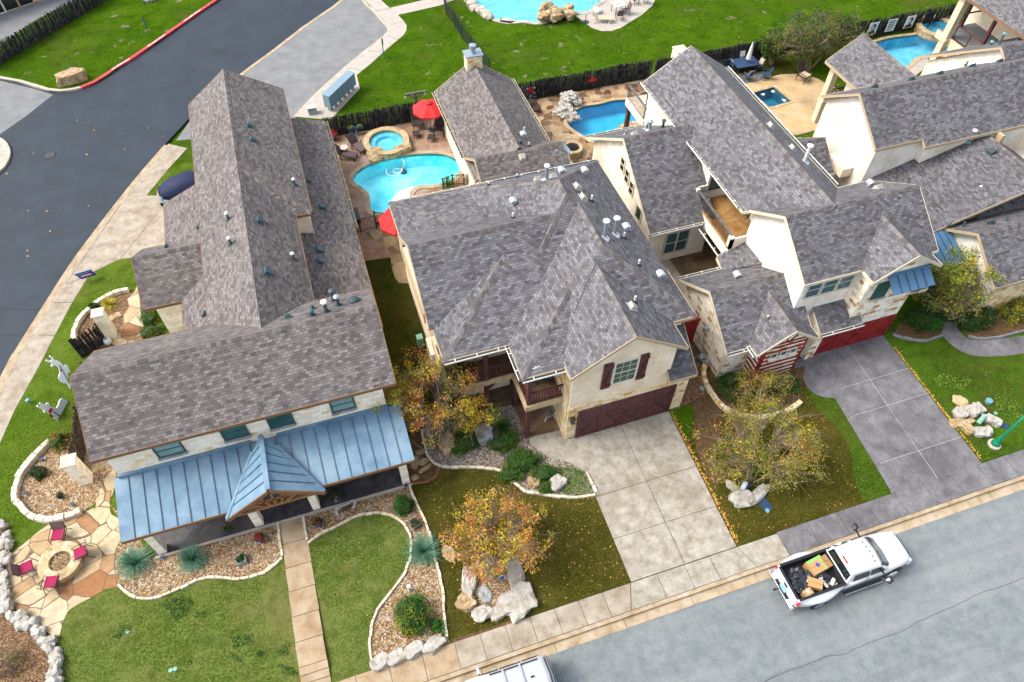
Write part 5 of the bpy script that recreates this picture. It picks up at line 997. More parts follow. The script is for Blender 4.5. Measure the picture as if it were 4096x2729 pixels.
# ================================================================ far corner house with the tall posts
F = thing('tall_post_house', 'house at the upper right corner with tall cream posts and a raised deck', 'house', (48, 36, 0))
mb = MB(); mb.box(49.5, 60, 28, 39.5, -.05, 5.8); mb.build('wall', ['stucco_cream'], F)
r = Roof(); r.piece([(.45, 0, 6.0 - .45 * 45.4)], 45.4, 60, 27, 39.6); r.build(F, 'shingle_grey', 'cap_grey', 'fascia_brown')
for x, y in ((46.0, 37.3), (46.0, 30)):
    mb = MB(); mb.box(x - .25, x + .25, y - .25, y + .25, -.05, 5.9); mb.box(x - .34, x + .34, y - .34, y + .34, 2.5, 2.7); mb.build('post', ['trim_cream'], F)
mb = MB(); mb.m(0).box(46.2, 49.6, 28, 38.4, 2.5, 2.72); mb.m(1).box(46.1, 46.2, 28, 38.4, 2.2, 2.75); mb.build('deck', ['concrete_grey', 'trim_cream'], F)
mb = MB(); mb.m(0); railing(mb, (46.3, 37), (46.3, 29), 2.72, 3.7, 1.3, .06, (.1, .06)); mb.box(46.2, 46.4, 34.4, 34.6, 2.7, 5.7); mb.box(47.9, 48.1, 38.1, 38.3, 2.7, 6); mb.bar((46.3, 38.3, 3.7), (49.5, 38.3, 3.7), .1, .08); mb.build('deck_railing', ['wood_plum'], F)
# patio house at the upper left corner
L = thing('patio_house', 'stone house with glazed timber patio doors beyond the upper left fence', 'house', (-24, 68, 0))
pa, pb2 = K(0, 0, -120, 165), K(0, 0, 330, 15); dL = (pb2 - pa).normalized(); nL = V((dL.y, -dL.x, 0))
mb = MB(); mb.obox((pa + pb2) / 2 - nL * 3 + V((0, 0, 1.6)) - dL * 4, dL * 9, nL * 3, V((0, 0, 1.65))); mb.build('wall', ['limestone_mix'], L)
for i, t in enumerate((.0, 1.15, 2.3, 4.2)):
    o = K(0, 0, -60, 145) + dL * t; window(L, (o.x, o.y), (dL.x, dL.y), 1.0, .12, 2.2, 'wood_beam' if i else 'frame_white', 'glass_dark', 1, False, None, .1)
# ---------------------------------------------------------------- pools
tA = pool(PA, .95, 'plaster_turq', 'water_clear', 'kerb_tan', .32, 'bright turquoise freeform pool beside the raised round spa', sm=False)
mb = MB(); c = K(1, 1, 1345, 225)
for i in range(3): mb.lathe((c.x + .25, c.y - .35, -.9), [(1.5 - i * .38, 0), (1.5 - i * .38, .28 * (i + 1))], 24)
mb.build('steps', ['plaster_step'], tA)
mb = MB(); hp = smooth_path(KL(1, 0, [(1290, 1350), (1310, 1385), (1290, 1430), (1255, 1475), (1200, 1492), (1160, 1470), (1155, 1435)], -.04), False, 6); hp += [p for p in smooth_path(KL(1, 0, [(1270, 1470), (1290, 1440), (1250, 1430), (1215, 1445), (1225, 1465), (1265, 1462), (1285, 1448)], -.03), False, 6)]
n1 = 37; mb.tube(hp[:n1], .022, 6); mb.tube(hp[n1:], .022, 6); hz = mb.build('pool_hose', ['plastic_white'], label='white cleaner hose floating in loops on the turquoise pool', cat='pool hose')
mb = MB(); q = K(1, 0, 1300, 1452, -.9); mb.lathe((q.x, q.y, -1.0), [(.22, 0), (.24, .1), (.1, .2)], 12); mb.build('pool_cleaner', ['lid_blue'], label='small dark cleaner resting on the floor of the turquoise pool', cat='pool cleaner')
pool(PC, 1.0, 'plaster_blue', 'water_blue', 'flag_rim', .28, 'deep blue freeform pool with white rock waterfall and flagstone surround', sm=False)
pool(PD, .8, 'plaster_deep', 'water_dark', 'flag_rim', .3, 'small square plunge pool with bubbling dark water in a peach terrace', sm=False)
pool(PE, .9, 'plaster_sky', 'water_blue', 'flag_rim', .3, 'rippled mid blue pool below the black fence with three panels', sm=False)
pool(PT, .9, 'plaster_sky', 'water_clear', 'kerb_pale', .38, 'big light blue pool at the top edge in the open lawn', sm=False)
for X, Y in ((115, 800), (205, 780), (295, 855)):
    p = K(3, 0, X, Y, -.05); mb = MB(); rnd = random.Random(X)
    for i in range(14): a = rnd.uniform(0, 6.28); d = rnd.uniform(0, .16); mb.rock((p.x + d * math.cos(a), p.y + d * math.sin(a), -.03), .05, .05, .03, i, 1)
    mb.build('bubbling_foam', ['plastic_white'], bpy.data.objects['swimming_pool.002'])
# raised round spas
def spa(c, ro, ri, h, zw, rim, side, wmat, liner, label, seat=True, open_a=None):
    t = thing('spa', label, 'spa', (c[0], c[1], 0)); mb = MB(); n = 40
    mb.m(1).lathe((c[0], c[1], 0), [(ro, -.02), (ro, h - .06)], n); w_ = MB()
    vs = []; fs = []
    for r_, z in ((ro + .04, h - .06), (ro + .04, h), (ri, h), (ri, .05)):
        for k in range(n): a = 2 * math.pi * k / n; j = 1 + .02 * noise.noise(V((math.cos(a) * 3, math.sin(a) * 3, r_))); vs.append((c[0] + r_ * j * math.cos(a), c[1] + r_ * j * math.sin(a), z))
    for i in range(3):
        for k in range(n): fs.append((i * n + k, i * n + (k + 1) % n, (i + 1) * n + (k + 1) % n, (i + 1) * n + k))
    mb = MB(); mb.add(vs[:n] + vs[n:2 * n] + vs[2 * n:3 * n] + vs[3 * n:], fs); mb.m(1)
    base = [(c[0] + (ro) * math.cos(2 * math.pi * k / n), c[1] + ro * math.sin(2 * math.pi * k / n)) for k in range(n)]
    mb.add([(x, y, -.02) for x, y in base] + [(x, y, h - .05) for x, y in base], [(k, (k + 1) % n, n + (k + 1) % n, n + k) for k in range(n)])
    mb.build('rim', [rim, side], t)
    mb = MB(); mb.poly([(c[0] + ri * math.cos(2 * math.pi * k / n), c[1] + ri * math.sin(2 * math.pi * k / n), .045) for k in range(n)])
    mb.add([(c[0] + r_ * math.cos(2 * math.pi * k / n), c[1] + r_ * math.sin(2 * math.pi * k / n), z) for r_, z in ((ri * .99, zw - .12), (ri * .66, zw - .12), (ri * .62, .05)) for k in range(n)], [(i * n + k, i * n + (k + 1) % n, (i + 1) * n + (k + 1) % n, (i + 1) * n + k) for i in range(2) for k in range(n)])
    mb.build('basin', [liner], t)
    mb = MB(); mb.poly([(c[0] + ri * math.cos(2 * math.pi * k / n), c[1] + ri * math.sin(2 * math.pi * k / n), zw) for k in range(n)]); mb.build('water', [wmat], t)
    return t
sc_ = K(1, 0, 1153, 1188, .42)
sA = spa(sc_, 1.5, 1.14, .42, .33, 'flag_rim', 'fieldstone', 'water_blue', 'plaster_sky', 'raised round stone spa with blue water overflowing into the turquoise pool')
mb = MB(); q = K(1, 0, 1195, 1290, .3); mb.m(0).box(q.x - .32, q.x + .32, q.y - .35, q.y + .25, 0, .3); mb.build('spillway', ['flag_rim'], sA)
for X, Y, a, b, h, sd_ in ((1070, 1305, .55, .45, .34, 3), (1060, 1350, .42, .3, .28, 5), (1300, 1270, .6, .35, .34, 8)): mb = MB(); q = K(1, 0, X, Y, .15); mb.rock((q.x, q.y, .15), a, b, h, sd_, 3, .3, .3); mb.build('ledge_rock', ['rock_tan'], sA)
q = K(3, 0, 1600, 228, .4); spa((q.x, q.y), 1.7, 1.25, .5, .42, 'flag_rim', 'rock_tan', 'water_blue', 'plaster_deep', 'raised dark blue spa with tan rock rim by the black fence')
# ---------------------------------------------------------------- small builders
def boulder(label, c, s, mat='rock_white', rot=0, seed=0, flatz=.6, name='boulder', cat='boulder', group=None, rough=.35):
    mb = MB(); mb.rock((c[0], c[1], s[2] * .35), s[0], s[1], s[2], seed, 3, rough, s[2] * flatz, rot); return mb.build(name, [mat], label=label, cat=cat, group=group)
def fence(label, a, b, h, mat='cedar_dark', sp_=.07, rr=(.04, .062), seed=0, lean=.035, group=None, posts=2.4, hj=.06):
    a, b = V((a[0], a[1], 0)), V((b[0], b[1], 0)); d = b - a; L = d.length; u = d / L; n = V((-u.y, u.x, 0)); rnd = random.Random(seed)
    t = thing('stake_fence', label, 'fence', a.lerp(b, .5), 0, group); mb = MB(); x = 0
    while x < L:
        r_ = rnd.uniform(*rr); hh = h * (1 + rnd.uniform(-hj, hj) + .06 * noise.noise(V((x * .5, seed, 0)))); p = a + u * x + n * rnd.uniform(-.02, .02); tip = p + V((0, 0, hh)) + u * rnd.uniform(-lean, lean) + n * rnd.uniform(-lean, lean)
        mb.tube([p - V((0, 0, .05)), (p + tip) / 2 + n * rnd.uniform(-.01, .01), tip], [r_, r_ * .92, r_ * .7], 5); x += sp_ * rnd.uniform(.8, 1.25)
    mb.build('stakes', [mat], t)
    for z in (.35, .75):
        mb = MB(); mb.bar(a + n * -.06 + V((0, 0, h * z)), b + n * -.06 + V((0, 0, h * z)), .04, .07); mb.build('rail', [mat], t)
    if posts:
        k = int(L / posts)
        for i in range(k + 1):
            mb = MB(); p = a + d * i / max(1, k) - n * .1; mb.tube([p - V((0, 0, .05)), p + V((0, 0, h * rnd.uniform(1.0, 1.12)))], [.06, .05], 6); mb.build('post', [mat], t)
    return t
fence('weathered dark stake fence behind the turquoise pool and round spa', (1.2, 42.95), (8.0, 42.95), 1.42, seed=1)
fence('short tilted stretch of stake fence between mailboxes and shingle eave', (-.6, 43.6), (1.2, 43.1), 1.1, 'cedar_brown', seed=12, lean=.12)
fence('long dark stake fence behind the flagstone pool terrace', (13.9, 42.95), (25.2, 42.9), 1.46, seed=2)
fence('dark stake fence behind the patio table and metal tubs', (25.6, 42.9), (36.6, 42.9), 1.4, seed=3)
fence('black stake fence carrying three pale picture panels', (36.7, 42.85), (53, 43.0), 1.5, 'cedar_dark', .085, (.045, .07), 4, .08)
fence('long weathered stake fence beyond the blue black road at upper left', K(0, 0, -60, 590), K(0, 0, 1000, -60), 1.42, 'cedar_dark', .085, (.04, .065), 5, .06)
fence('fan shaped stake fence beside the pillar with white cap', K(0, 1, 905, 1500), K(0, 2, 700, 235), 1.4, 'cedar_dark', .06, (.045, .065), 6, .08, None, 0)
fence('stake fence running along the reindeer lawn to the lower pillar', (-13.35, 26.4), (-13.75, 21.1), 1.4, 'cedar_brown', .06, (.04, .055), 7, .05)
def pillar(label, x, y, h, w_=.3):
    t = thing('stone_pillar', label, 'pillar', (x, y, 0)); mb = MB(); mb.box(x - w_, x + w_, y - w_, y + w_, -.05, h); mb.build('shaft', ['limestone'], t, bevel=.02)
    mb = MB(); mb.box(x - w_ - .05, x + w_ + .05, y - w_ - .05, y + w_ + .05, h, h + .09); mb.build('cap', ['edge_stone'], t, bevel=.015)
pillar('pale stone pillar at the end of the fan shaped stake fence', -12.55, 29.2, 1.72, .26); pillar('pale stone pillar at the lower end of the reindeer lawn fence', -13.55, 20.55, 1.72, .27)
p = K(2, 0, 1380, 555); pillar('square stone pillar standing in the fence line behind the long roof', p.x + .45, 42.85, 1.9, .42)
# wire fence on the lawn
wp = [K(1, 0, *q) for q in [(1625, -60), (1665, 125), (1740, 225), (1800, 335), (1875, 425), (1950, 530), (2030, 620)]]
t = thing('mesh_fence', 'black mesh fence with thin posts crossing the lawn beside the chimney', 'fence', wp[2])
for p in wp: mb = MB(); mb.tube([p, p + V((0, 0, 1.25))], .035, 6); mb.build('post', ['iron'], t)
mb = MB()
for a, b in zip(wp, wp[1:]):
    for k in range(7): z = .08 + k * .18; mb.bar(a + V((0, 0, z)), b + V((0, 0, z)), .02, .03 if k < 6 else .05)
    n = int((b - a).length / .16)
    for k in range(n): p = a.lerp(b, k / n); mb.bar(p + V((0, 0, .08)), p + V((0, 0, 1.2)), .035, .02)
mb.build('mesh_panel', ['iron'], t)
# iron pool gate fence
def iron_fence(label, pts, h=1.0):
    t = thing('iron_fence', label, 'fence', pts[0]); mb = MB()
    for a, b in zip(pts, pts[1:]): railing(mb, a, b, .02, h, .11, .022, (.04, .035))
    mb.build('pickets', ['iron'], t)
    for p in pts: m2 = MB(); m2.box(p[0] - .04, p[0] + .04, p[1] - .04, p[1] + .04, 0, h + .08); m2.build('post', ['iron'], t)
g0, g1, g2 = K(1, 1, 880, 575), K(1, 1, 940, 570), K(1, 1, 1075, 540)
iron_fence('black iron gate panel closing the yard by the turquoise pool', [g0, g1, g2]); iron_fence('black iron fence run from gate post to red parasol at pool edge', [K(1, 1, 1068, 500), K(1, 1, 1200, 520), K(1, 1, 1330, 540)], .95)
iron_fence('black iron fence beside the spiky plant near the white panels', [K(1, 1, 1640, 205), K(1, 1, 1720, 170), K(1, 1, 1815, 170)], .8)
t = thing('door_panel', 'white three panel gate leaning open beside the pool house', 'gate', (9, 33, 0))
qa, qb, qc, qd = K(1, 1, 1840, 178), K(1, 1, 1958, 130), K(1, 1, 1910, 10, 1.1), K(1, 1, 1810, 100, 1.1); mb = MB(); mb.m(0).extr([qa, qb, qc, qd], (.03, .05, 0))
for k in (.33, .66): mb.m(1).bar(qa.lerp(qd, k) + V((-.01, -.02, .01)), qb.lerp(qc, k) + V((-.01, -.02, .01)), .03, .03)
mb.build('panel', ['panel_white', 'frame_dark'], t)
# timber gate between the houses, gutters and meters
t = thing('board_fence', 'dark red board fence between the middle and striped houses', 'fence', (16, 19, 0)); mb = MB()
for i in range(9): mb.box(15.0 + i * .19, 15.18 + i * .19, 19.2, 19.24, 0, 1.9)
mb.build('boards', ['wood_red'], t); mb = MB(); mb.box(15.0, 16.75, 19.16, 19.28, 1.9, 1.98); mb.build('cap_rail', ['wood_red'], t)
t = thing('utility_meters', 'grey utility meter and pipes on the gable stone wall', 'utility meter', (16.6, 18, 0)); mb = MB()
q = K(2, 1, 1690, 1545); mb.lathe((16.55, 18.0, .2), [(.16, 0), (.18, .2), (.1, .35)], 10); mb.tube([(16.7, 18.2, .3), (16.7, 18.5, 1.5), (16.7, 18.5, 2.0)], .03, 6); mb.box(16.55, 16.8, 18.4, 18.6, 1.9, 2.1); mb.tube([(16.5, 17.8, .25), (16.6, 17.5, .4), (16.78, 17.4, .3)], .05, 6); mb.tube([(16.3, 18.2, .1), (16.55, 18, .5)], .05, 6); mb.build('meter', ['galv'], t)
mb = MB(); mb.box(14.0, 14.6, 18.7, 19.1, 0, .95); mb.build('green_cabinet', ['galv_white'], label='pale utility cabinet beside the red board fence', cat='cabinet')
mb = MB(); q = K(1, 2, 1450, 140); mb.box(q.x - .16, q.x + .16, q.y - .1, q.y + .25, 0, .75); mb.build('utility_box', ['mint'], label='pale green utility box in the narrow grass strip by the orange tree', cat='utility box')
# ---------------------------------------------------------------- plants
def leaf_cloud(mb, centres, per, size, rnd, pal, spread, flat_=.0, up=.5):
    for (c, cr, ti) in centres:
        for _ in range(per):
            d = V((rnd.gauss(0, 1), rnd.gauss(0, 1), rnd.gauss(0, 1))); d = d.normalized() * cr * rnd.random() ** .45; p = c + V((d.x, d.y, d.z * (1 - flat_)))
            n = V((rnd.gauss(0, 1), rnd.gauss(0, 1), rnd.gauss(up, .7))).normalized(); a = V((rnd.gauss(0, 1), rnd.gauss(0, 1), rnd.gauss(0, .6))); u = (a - n * a.dot(n)).normalized(); v_ = n.cross(u)
            L = size * rnd.uniform(.6, 1.35); w_ = L * rnd.uniform(.38, .55)
            mi = ti if rnd.random() < .62 else rnd.choice(pal)
            mb.m(mi).add([p - u * L * .5, p + v_ * w_ * .5 + n * L * .08, p + u * L * .5, p - v_ * w_ * .5 + n * L * .08], [(0, 1, 2, 3)])
def tree(name, label, base, cen, rad, nclump, per, size, mats, weights, stems=3, seed=0, twigs=40, cr=.45, trunk_r=.07, hollow=.35, cat='tree', sy=None, topcol=None, group=None, low=None):
    rnd = random.Random(seed); t = thing(name, label, cat, base, 0, group); base = V(base); cen = V(cen)
    pal = [i for i, w_ in enumerate(weights) for _ in range(w_)]; cl = []
    while len(cl) < nclump:
        d = V((rnd.uniform(-1, 1), rnd.uniform(-1, 1), rnd.uniform(-1, 1)))
        if not (hollow < d.length < 1): continue
        k = 1 + .35 * noise.noise(d * 1.7 + V((seed, 0, 0)))
        p = cen + V((d.x * rad[0], d.y * rad[1], d.z * rad[2])) * k
        if noise.noise(p * .9 + V((seed * 3.1, 0, 0))) < -.18: continue           # gaps in the crown
        h = (noise.noise(p * .8 + V((0, seed * 5.0, 0))) + 1) / 2
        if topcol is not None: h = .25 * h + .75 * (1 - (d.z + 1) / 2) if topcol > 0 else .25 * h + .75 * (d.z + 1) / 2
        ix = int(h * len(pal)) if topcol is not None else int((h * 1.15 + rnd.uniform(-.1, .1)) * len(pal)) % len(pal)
        cl.append((p, cr * rnd.uniform(.6, 1.25), pal[max(0, min(len(pal) - 1, ix))]))
    mb = MB(); tips = []
    for s in range(stems):
        a = 2 * math.pi * s / stems + rnd.uniform(-.4, .4); k = rad[0] * .35 if stems > 1 else .1
        top = V((cen.x + math.cos(a) * k, cen.y + math.sin(a) * k, cen.z - rad[2] * .15)); b0 = base + V((math.cos(a) * trunk_r * 1.6, math.sin(a) * trunk_r * 1.6, -.05)) * (1 if stems > 1 else 0)
        mid = b0.lerp(top, .5) + V((rnd.uniform(-.12, .12), rnd.uniform(-.12, .12), .1)); pts = smooth_path([b0, mid, top], False, 3)
        mb.tube(pts, [trunk_r * (1 - .6 * i / (len(pts) - 1)) for i in range(len(pts))], 6); tips.append((mid, top))
    for (p, r_, ti) in cl:
        m_, tp = min(tips, key=lambda q: (q[1] - p).length); st = m_.lerp(tp, rnd.uniform(.4, 1)); md = st.lerp(p, .55) + V((rnd.uniform(-.15, .15), rnd.uniform(-.15, .15), rnd.uniform(-.05, .2)))
        mb.tube([st, md, p], [trunk_r * .38, trunk_r * .22, .006], 4, False)
    for _ in range(twigs):
        p, r_, ti = rnd.choice(cl); e = p + V((rnd.gauss(0, 1), rnd.gauss(0, 1), rnd.gauss(.1, .8))) * r_ * 1.1; mb.tube([p, p.lerp(e, .5) + V((0, 0, .05)), e], [.012, .008, .004], 4, False)
    mb.build('trunk', ['bark'], t, smooth=True)
    mb = MB(); leaf_cloud(mb, cl, per, size, rnd, pal, cr); mb.build('crown', mats, t); return t
def shrub(name, label, c, r, mats, weights, n=26, per=70, size=.09, seed=0, cat='shrub', fill=.5, group=None, flat_=0):
    rnd = random.Random(seed); pal = [i for i, w_ in enumerate(weights) for _ in range(w_)]; cl = []
    for _ in range(n):
        d = V((rnd.gauss(0, 1), rnd.gauss(0, 1), abs(rnd.gauss(0, 1)))).normalized() * rnd.uniform(fill, .95); p = V((c[0] + d.x * r[0], c[1] + d.y * r[1], r[2] * .15 + d.z * r[2] * .9)); h = (noise.noise(p * 1.5 + V((seed, 0, 0))) + 1) / 2
        cl.append((p, min(r) * .38, pal[int(h * len(pal)) % len(pal)]))
    mb = MB(); leaf_cloud(mb, cl, per, size, rnd, pal, .3, up=.9); k = len(mb.v)
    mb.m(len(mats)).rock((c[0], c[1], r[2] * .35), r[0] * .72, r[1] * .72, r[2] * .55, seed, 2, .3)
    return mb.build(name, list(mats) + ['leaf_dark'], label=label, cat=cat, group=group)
def spiky(name, label, c, n, L, w_, mat, seed=0, droop=.35, up=.45, cat='plant', z0=.05, group=None, ro=.05):
    rnd = random.Random(seed); mb = MB()
    for i in range(n):
        a = rnd.uniform(0, 6.283); el = math.asin(min(1, rnd.random() ** (1 / (1 + up)))) ; l = L * rnd.uniform(.75, 1.1); d = V((math.cos(a) * math.cos(el), math.sin(a) * math.cos(el), math.sin(el))); s_ = V((-math.sin(a), math.cos(a), 0)); p = V((c[0], c[1], z0)) + V((d.x, d.y, 0)) * ro; q = []
        for k in range(5):
            t = k / 4; pp = p + d * l * t - V((0, 0, droop * l * t * t * math.cos(el))); pp.z = max(pp.z, .02); ww = w_ * (1 - t) ** .6 * (.6 + .4 * min(1, t * 4)) + .001; q.append((pp - s_ * ww / 2, pp + s_ * ww / 2))
        mb.add([v for ab in q for v in ab], [(2 * k, 2 * k + 1, 2 * k + 3, 2 * k + 2) for k in range(4)])
    return mb.build(name, [mat], label=label, cat=cat, group=group)
LP_ = ['leaf_green', 'leaf_lime', 'leaf_olive', 'leaf_yellow', 'leaf_orange', 'leaf_red', 'leaf_peach', 'leaf_rust']
tree('crape_myrtle', 'large orange and green crape myrtle between the two front houses', (2.2, 17.25, 0), (2.4, 18.2, 3.0), (2.4, 2.0, 2.0), 200, 50, .115, LP_, [4, 4, 6, 4, 4, 2, 3, 1], 5, 11, 300, .36, .065, .3)
tree('crape_myrtle', 'low side growth of orange tipped branches in front of the corner balcony', (3.6, 17.3, 0), (4.3, 17.2, 2.1), (1.35, .8, .9), 46, 50, .12, LP_, [4, 3, 2, 2, 3, 1, 1, 0], 2, 12, 60, .3, .035, .2)
tree('crape_myrtle', 'round golden orange tree over the boulder ring on the leaf strewn lawn', (3.0, 10.3, 0), (3.4, 11.35, 2.0), (2.0, 2.0, 1.35), 190, 40, .115, LP_, [3, 4, 4, 7, 4, 2, 7, 2], 4, 13, 320, .32, .05, .3)
tree('crape_myrtle', 'wide thinning yellow green tree with bare twigs between the two driveways', (15.6, 11.0, 0), (16.1, 11.8, 1.75), (2.9, 2.35, 1.3), 260, 42, .10, LP_, [5, 8, 9, 6, 1, 1, 0, 1], 5, 14, 480, .36, .05, .2)
tree('crape_myrtle', 'sparse orange flecked shrubby branches above the curved stone edging', (17.9, 15.0, 0), (18.0, 15.0, 1.0), (1.9, .9, .8), 80, 44, .095, LP_, [4, 5, 6, 3, 2, 1, 0, 2], 4, 24, 160, .32, .03, .2)
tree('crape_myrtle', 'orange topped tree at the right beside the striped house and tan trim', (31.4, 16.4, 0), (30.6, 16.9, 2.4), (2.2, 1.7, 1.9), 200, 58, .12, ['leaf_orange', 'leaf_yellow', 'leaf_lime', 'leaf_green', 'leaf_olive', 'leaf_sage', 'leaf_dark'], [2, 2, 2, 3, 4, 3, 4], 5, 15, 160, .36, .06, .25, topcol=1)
tree('sage_tree', 'broad grey green tree in front of the black stake fence', (37.4, 40.3, 0), (37.6, 40.9, 2.3), (3.7, 1.9, 1.8), 260, 62, .13, ['leaf_sage', 'leaf_olive', 'leaf_dark', 'leaf_green'], [5, 3, 4, 1], 3, 16, 220, .42, .09, .25)
tree('young_tree', 'small bright green tree by the fence behind the white parasol', (34.9, 41.6, 0), (34.6, 42.1, 1.9), (.85, .7, 1.5), 50, 70, .12, ['leaf_green', 'leaf_dark', 'leaf_lime', 'blade_lush'], [4, 4, 1, 3], 3, 17, 30, .3, .05, .2)
def sh(label, X, Y, r, c=None, mats=('leaf_green', 'leaf_dark', 'leaf_lime'), w=(3, 4, 1), seed=0, n=30, per=80, size=.075, tile=(1, 3), name='shrub'):
    p = K(tile[0], tile[1], X, Y); return shrub(name, label, (p.x, p.y), r, list(mats), list(w), n, per, size, seed)
sh('large round shrub, green above and rusty brown below, in gravel by the sidewalk', 1375, 1010, (.74, .78, 1.0), None, ('leaf_green', 'leaf_dark', 'leaf_lime', 'blade_lush', 'leaf_olive'), (4, 2, 1, 4, 2), 31, 60, 110, .08)
shrub('shrub', 'rusty brown lower growth of the large round gravel bed shrub', (K(1, 3, 1375, 1110).x, K(1, 3, 1375, 1110).y), (.6, .35, .5), ['leaf_rust', 'leaf_olive'], [3, 2], 18, 90, .075, 131)
sh('round dark green clipped shrub at the right end of the blue roofed porch', 1300, 90, (.5, .5, .6), None, ('leaf_dark', 'blade_lush', 'leaf_green'), (4, 4, 1), 32, 36, 100, .065)
sh('low bright green leafy plant at the foot of the large round shrub', 1580, 1090, (.28, .28, .3), None, ('blade_lush', 'leaf_green'), (3, 1), 33, 12, 50, .14)
sh('small green tuft inside the boulder ring', 1900, 885, (.16, .16, .2), None, ('blade_lush', 'leaf_dark'), (2, 1), 34, 8, 40, .06)
D3 = ('leaf_dark', 'leaf_green', 'blade_lush', 'leaf_sage')
for i, (X, Y, r, w, lb) in enumerate(((1830, 970, (.85, .75, .7), (4, 2, 3, 0), 'dark green shrub beside the grey boulder in the middle bed'), (2150, 960, (.8, .6, .6), (4, 2, 2, 1), 'dark spreading shrub right of the grey boulder in the middle bed'), (2270, 1120, (.75, .6, .6), (3, 3, 2, 3), 'soft grey green shrub in the centre of the middle bed'))): sh(lb, X, Y, r, None, D3, w, 40 + i, 40, 90, .075, (1, 2))
for i, (X, Y, r, w, lb) in enumerate(((200, 1130, (.85, .65, .62), (3, 3, 2, 3), 'large sage tinted shrub near the curved concrete apron'), (360, 1230, (.7, .5, .5), (3, 3, 1, 3), 'sage tinted shrub just above the white boulder'), (100, 1230, (.7, .5, .4), (3, 2, 3, 0), 'low dark shrub hugging the cream edging of the middle bed'), (380, 1340, (.42, .36, .36), (4, 2, 2, 0), 'small dark green shrub at the edging left of the white boulder'))): sh(lb, X, Y, r, None, D3, w, 50 + i, 34, 90, .075, (2, 2))
def cover(label, pts, z, dens, size, mats, w, seed, name='ground_cover'):
    rnd = random.Random(seed); pal = [i for i, k in enumerate(w) for _ in range(k)]; mb = MB(); xs = [p[0] for p in pts]; ys = [p[1] for p in pts]; A_ = (max(xs) - min(xs)) * (max(ys) - min(ys))
    def ins(x, y):
        c = False
        for k in range(len(pts)):
            a, b = pts[k], pts[k - 1]
            if (a[1] > y) != (b[1] > y) and x < (b[0] - a[0]) * (y - a[1]) / (b[1] - a[1]) + a[0]: c = not c
        return c
    for _ in range(int(A_ * dens)):
        x, y = rnd.uniform(min(xs), max(xs)), rnd.uniform(min(ys), max(ys))
        if not ins(x, y): continue
        p = V((x, y, z * rnd.random() + .03)); n = V((rnd.gauss(0, .6), rnd.gauss(0, .6), 1)).normalized(); a = V((rnd.gauss(0, 1), rnd.gauss(0, 1), 0)); u = (a - n * a.dot(n)).normalized(); v_ = n.cross(u); L = size * rnd.uniform(.6, 1.4)
        mb.m(rnd.choice(pal)).add([p - u * L / 2, p + v_ * L * .25, p + u * L / 2, p - v_ * L * .25], [(0, 1, 2, 3)])
    o = mb.build(name, mats, kind='stuff'); o['label'] = label; return o
cover('green leafy ground cover beside the white boulder and driveway', KL(2, 2, [(470, 1170), (600, 1160), (720, 1215), (790, 1390), (640, 1410), (520, 1390), (560, 1290)]), .16, 620, .075, ['leaf_green', 'blade_lush', 'leaf_lime'], [3, 3, 1], 61)
cover('dark ivy under the striped bay', KL(2, 2, [(1770, 420), (1830, 420), (2000, 380), (2110, 440), (2331, 420), (2331, 560), (2150, 600), (1960, 640), (1850, 560)]), .3, 520, .08, ['leaf_dark', 'blade_lush', 'leaf_green'], [4, 3, 1], 62)
sh('dark green bushy shrub left of the striped bay', 1980, 450, (.75, .5, .6), None, D3, (5, 2, 3, 0), 63, 36, 90, .08, (2, 2)); sh('dark conical green shrub right of the striped bay beside the purple drive', 330, 480, (.6, .5, .6), None, D3, (5, 1, 3, 0), 64, 36, 90, .08, (3, 2))
sh('green shrub below the middle of the striped bay', 2230, 500, (.6, .4, .5), None, D3, (4, 3, 3, 0), 65, 30, 80, .08, (2, 2))
for i, (X, Y, r, mats, w, lb) in enumerate(((1480, 1330, (1.3, .8, .85), ('leaf_dark', 'blade_lush', 'leaf_green'), (5, 3, 1), 'big dark green hedge at the corner right of the red garage door'), (1900, 1330, (1.5, .8, .8), ('leaf_olive', 'leaf_dark', 'leaf_green'), (3, 4, 1), 'dark olive hedge behind the curved purple path'), (2270, 1270, (1.2, .8, .85), ('leaf_yellow', 'leaf_olive', 'leaf_lime'), (2, 3, 2), 'yellow green hedge at the right edge of the photo'))): sh(lb, X, Y, r, None, mats, w, 70 + i, 60, 110, .09, (3, 1))
he = KL(3, 1, [(1215, 1440), (1300, 1470), (1400, 1490), (1500, 1495), (1640, 1450)]); edging('bed_edging', smooth_path(he, False, 4), .12, .14, .5, 'concrete_grey', 'grey stone edging below the dark corner hedge', 'edging')
he = KL(3, 1, [(1850, 1455), (1950, 1480), (2100, 1470), (2331, 1410)]); edging('bed_edging', smooth_path(he, False, 4), .12, .14, .5, 'concrete_grey', 'grey stone edging between olive hedge and curved purple path', 'edging')
sheet('mulch_bed', KL(3, 1, [(1215, 1435), (1400, 1485), (1500, 1490), (1640, 1445), (1700, 1250), (1400, 1200)]), .012, 'soil'); sheet('mulch_bed', KL(3, 1, [(1800, 1400), (1850, 1450), (1960, 1475), (2100, 1465), (2400, 1390), (2400, 1150), (1850, 1250)]), .012, 'soil')
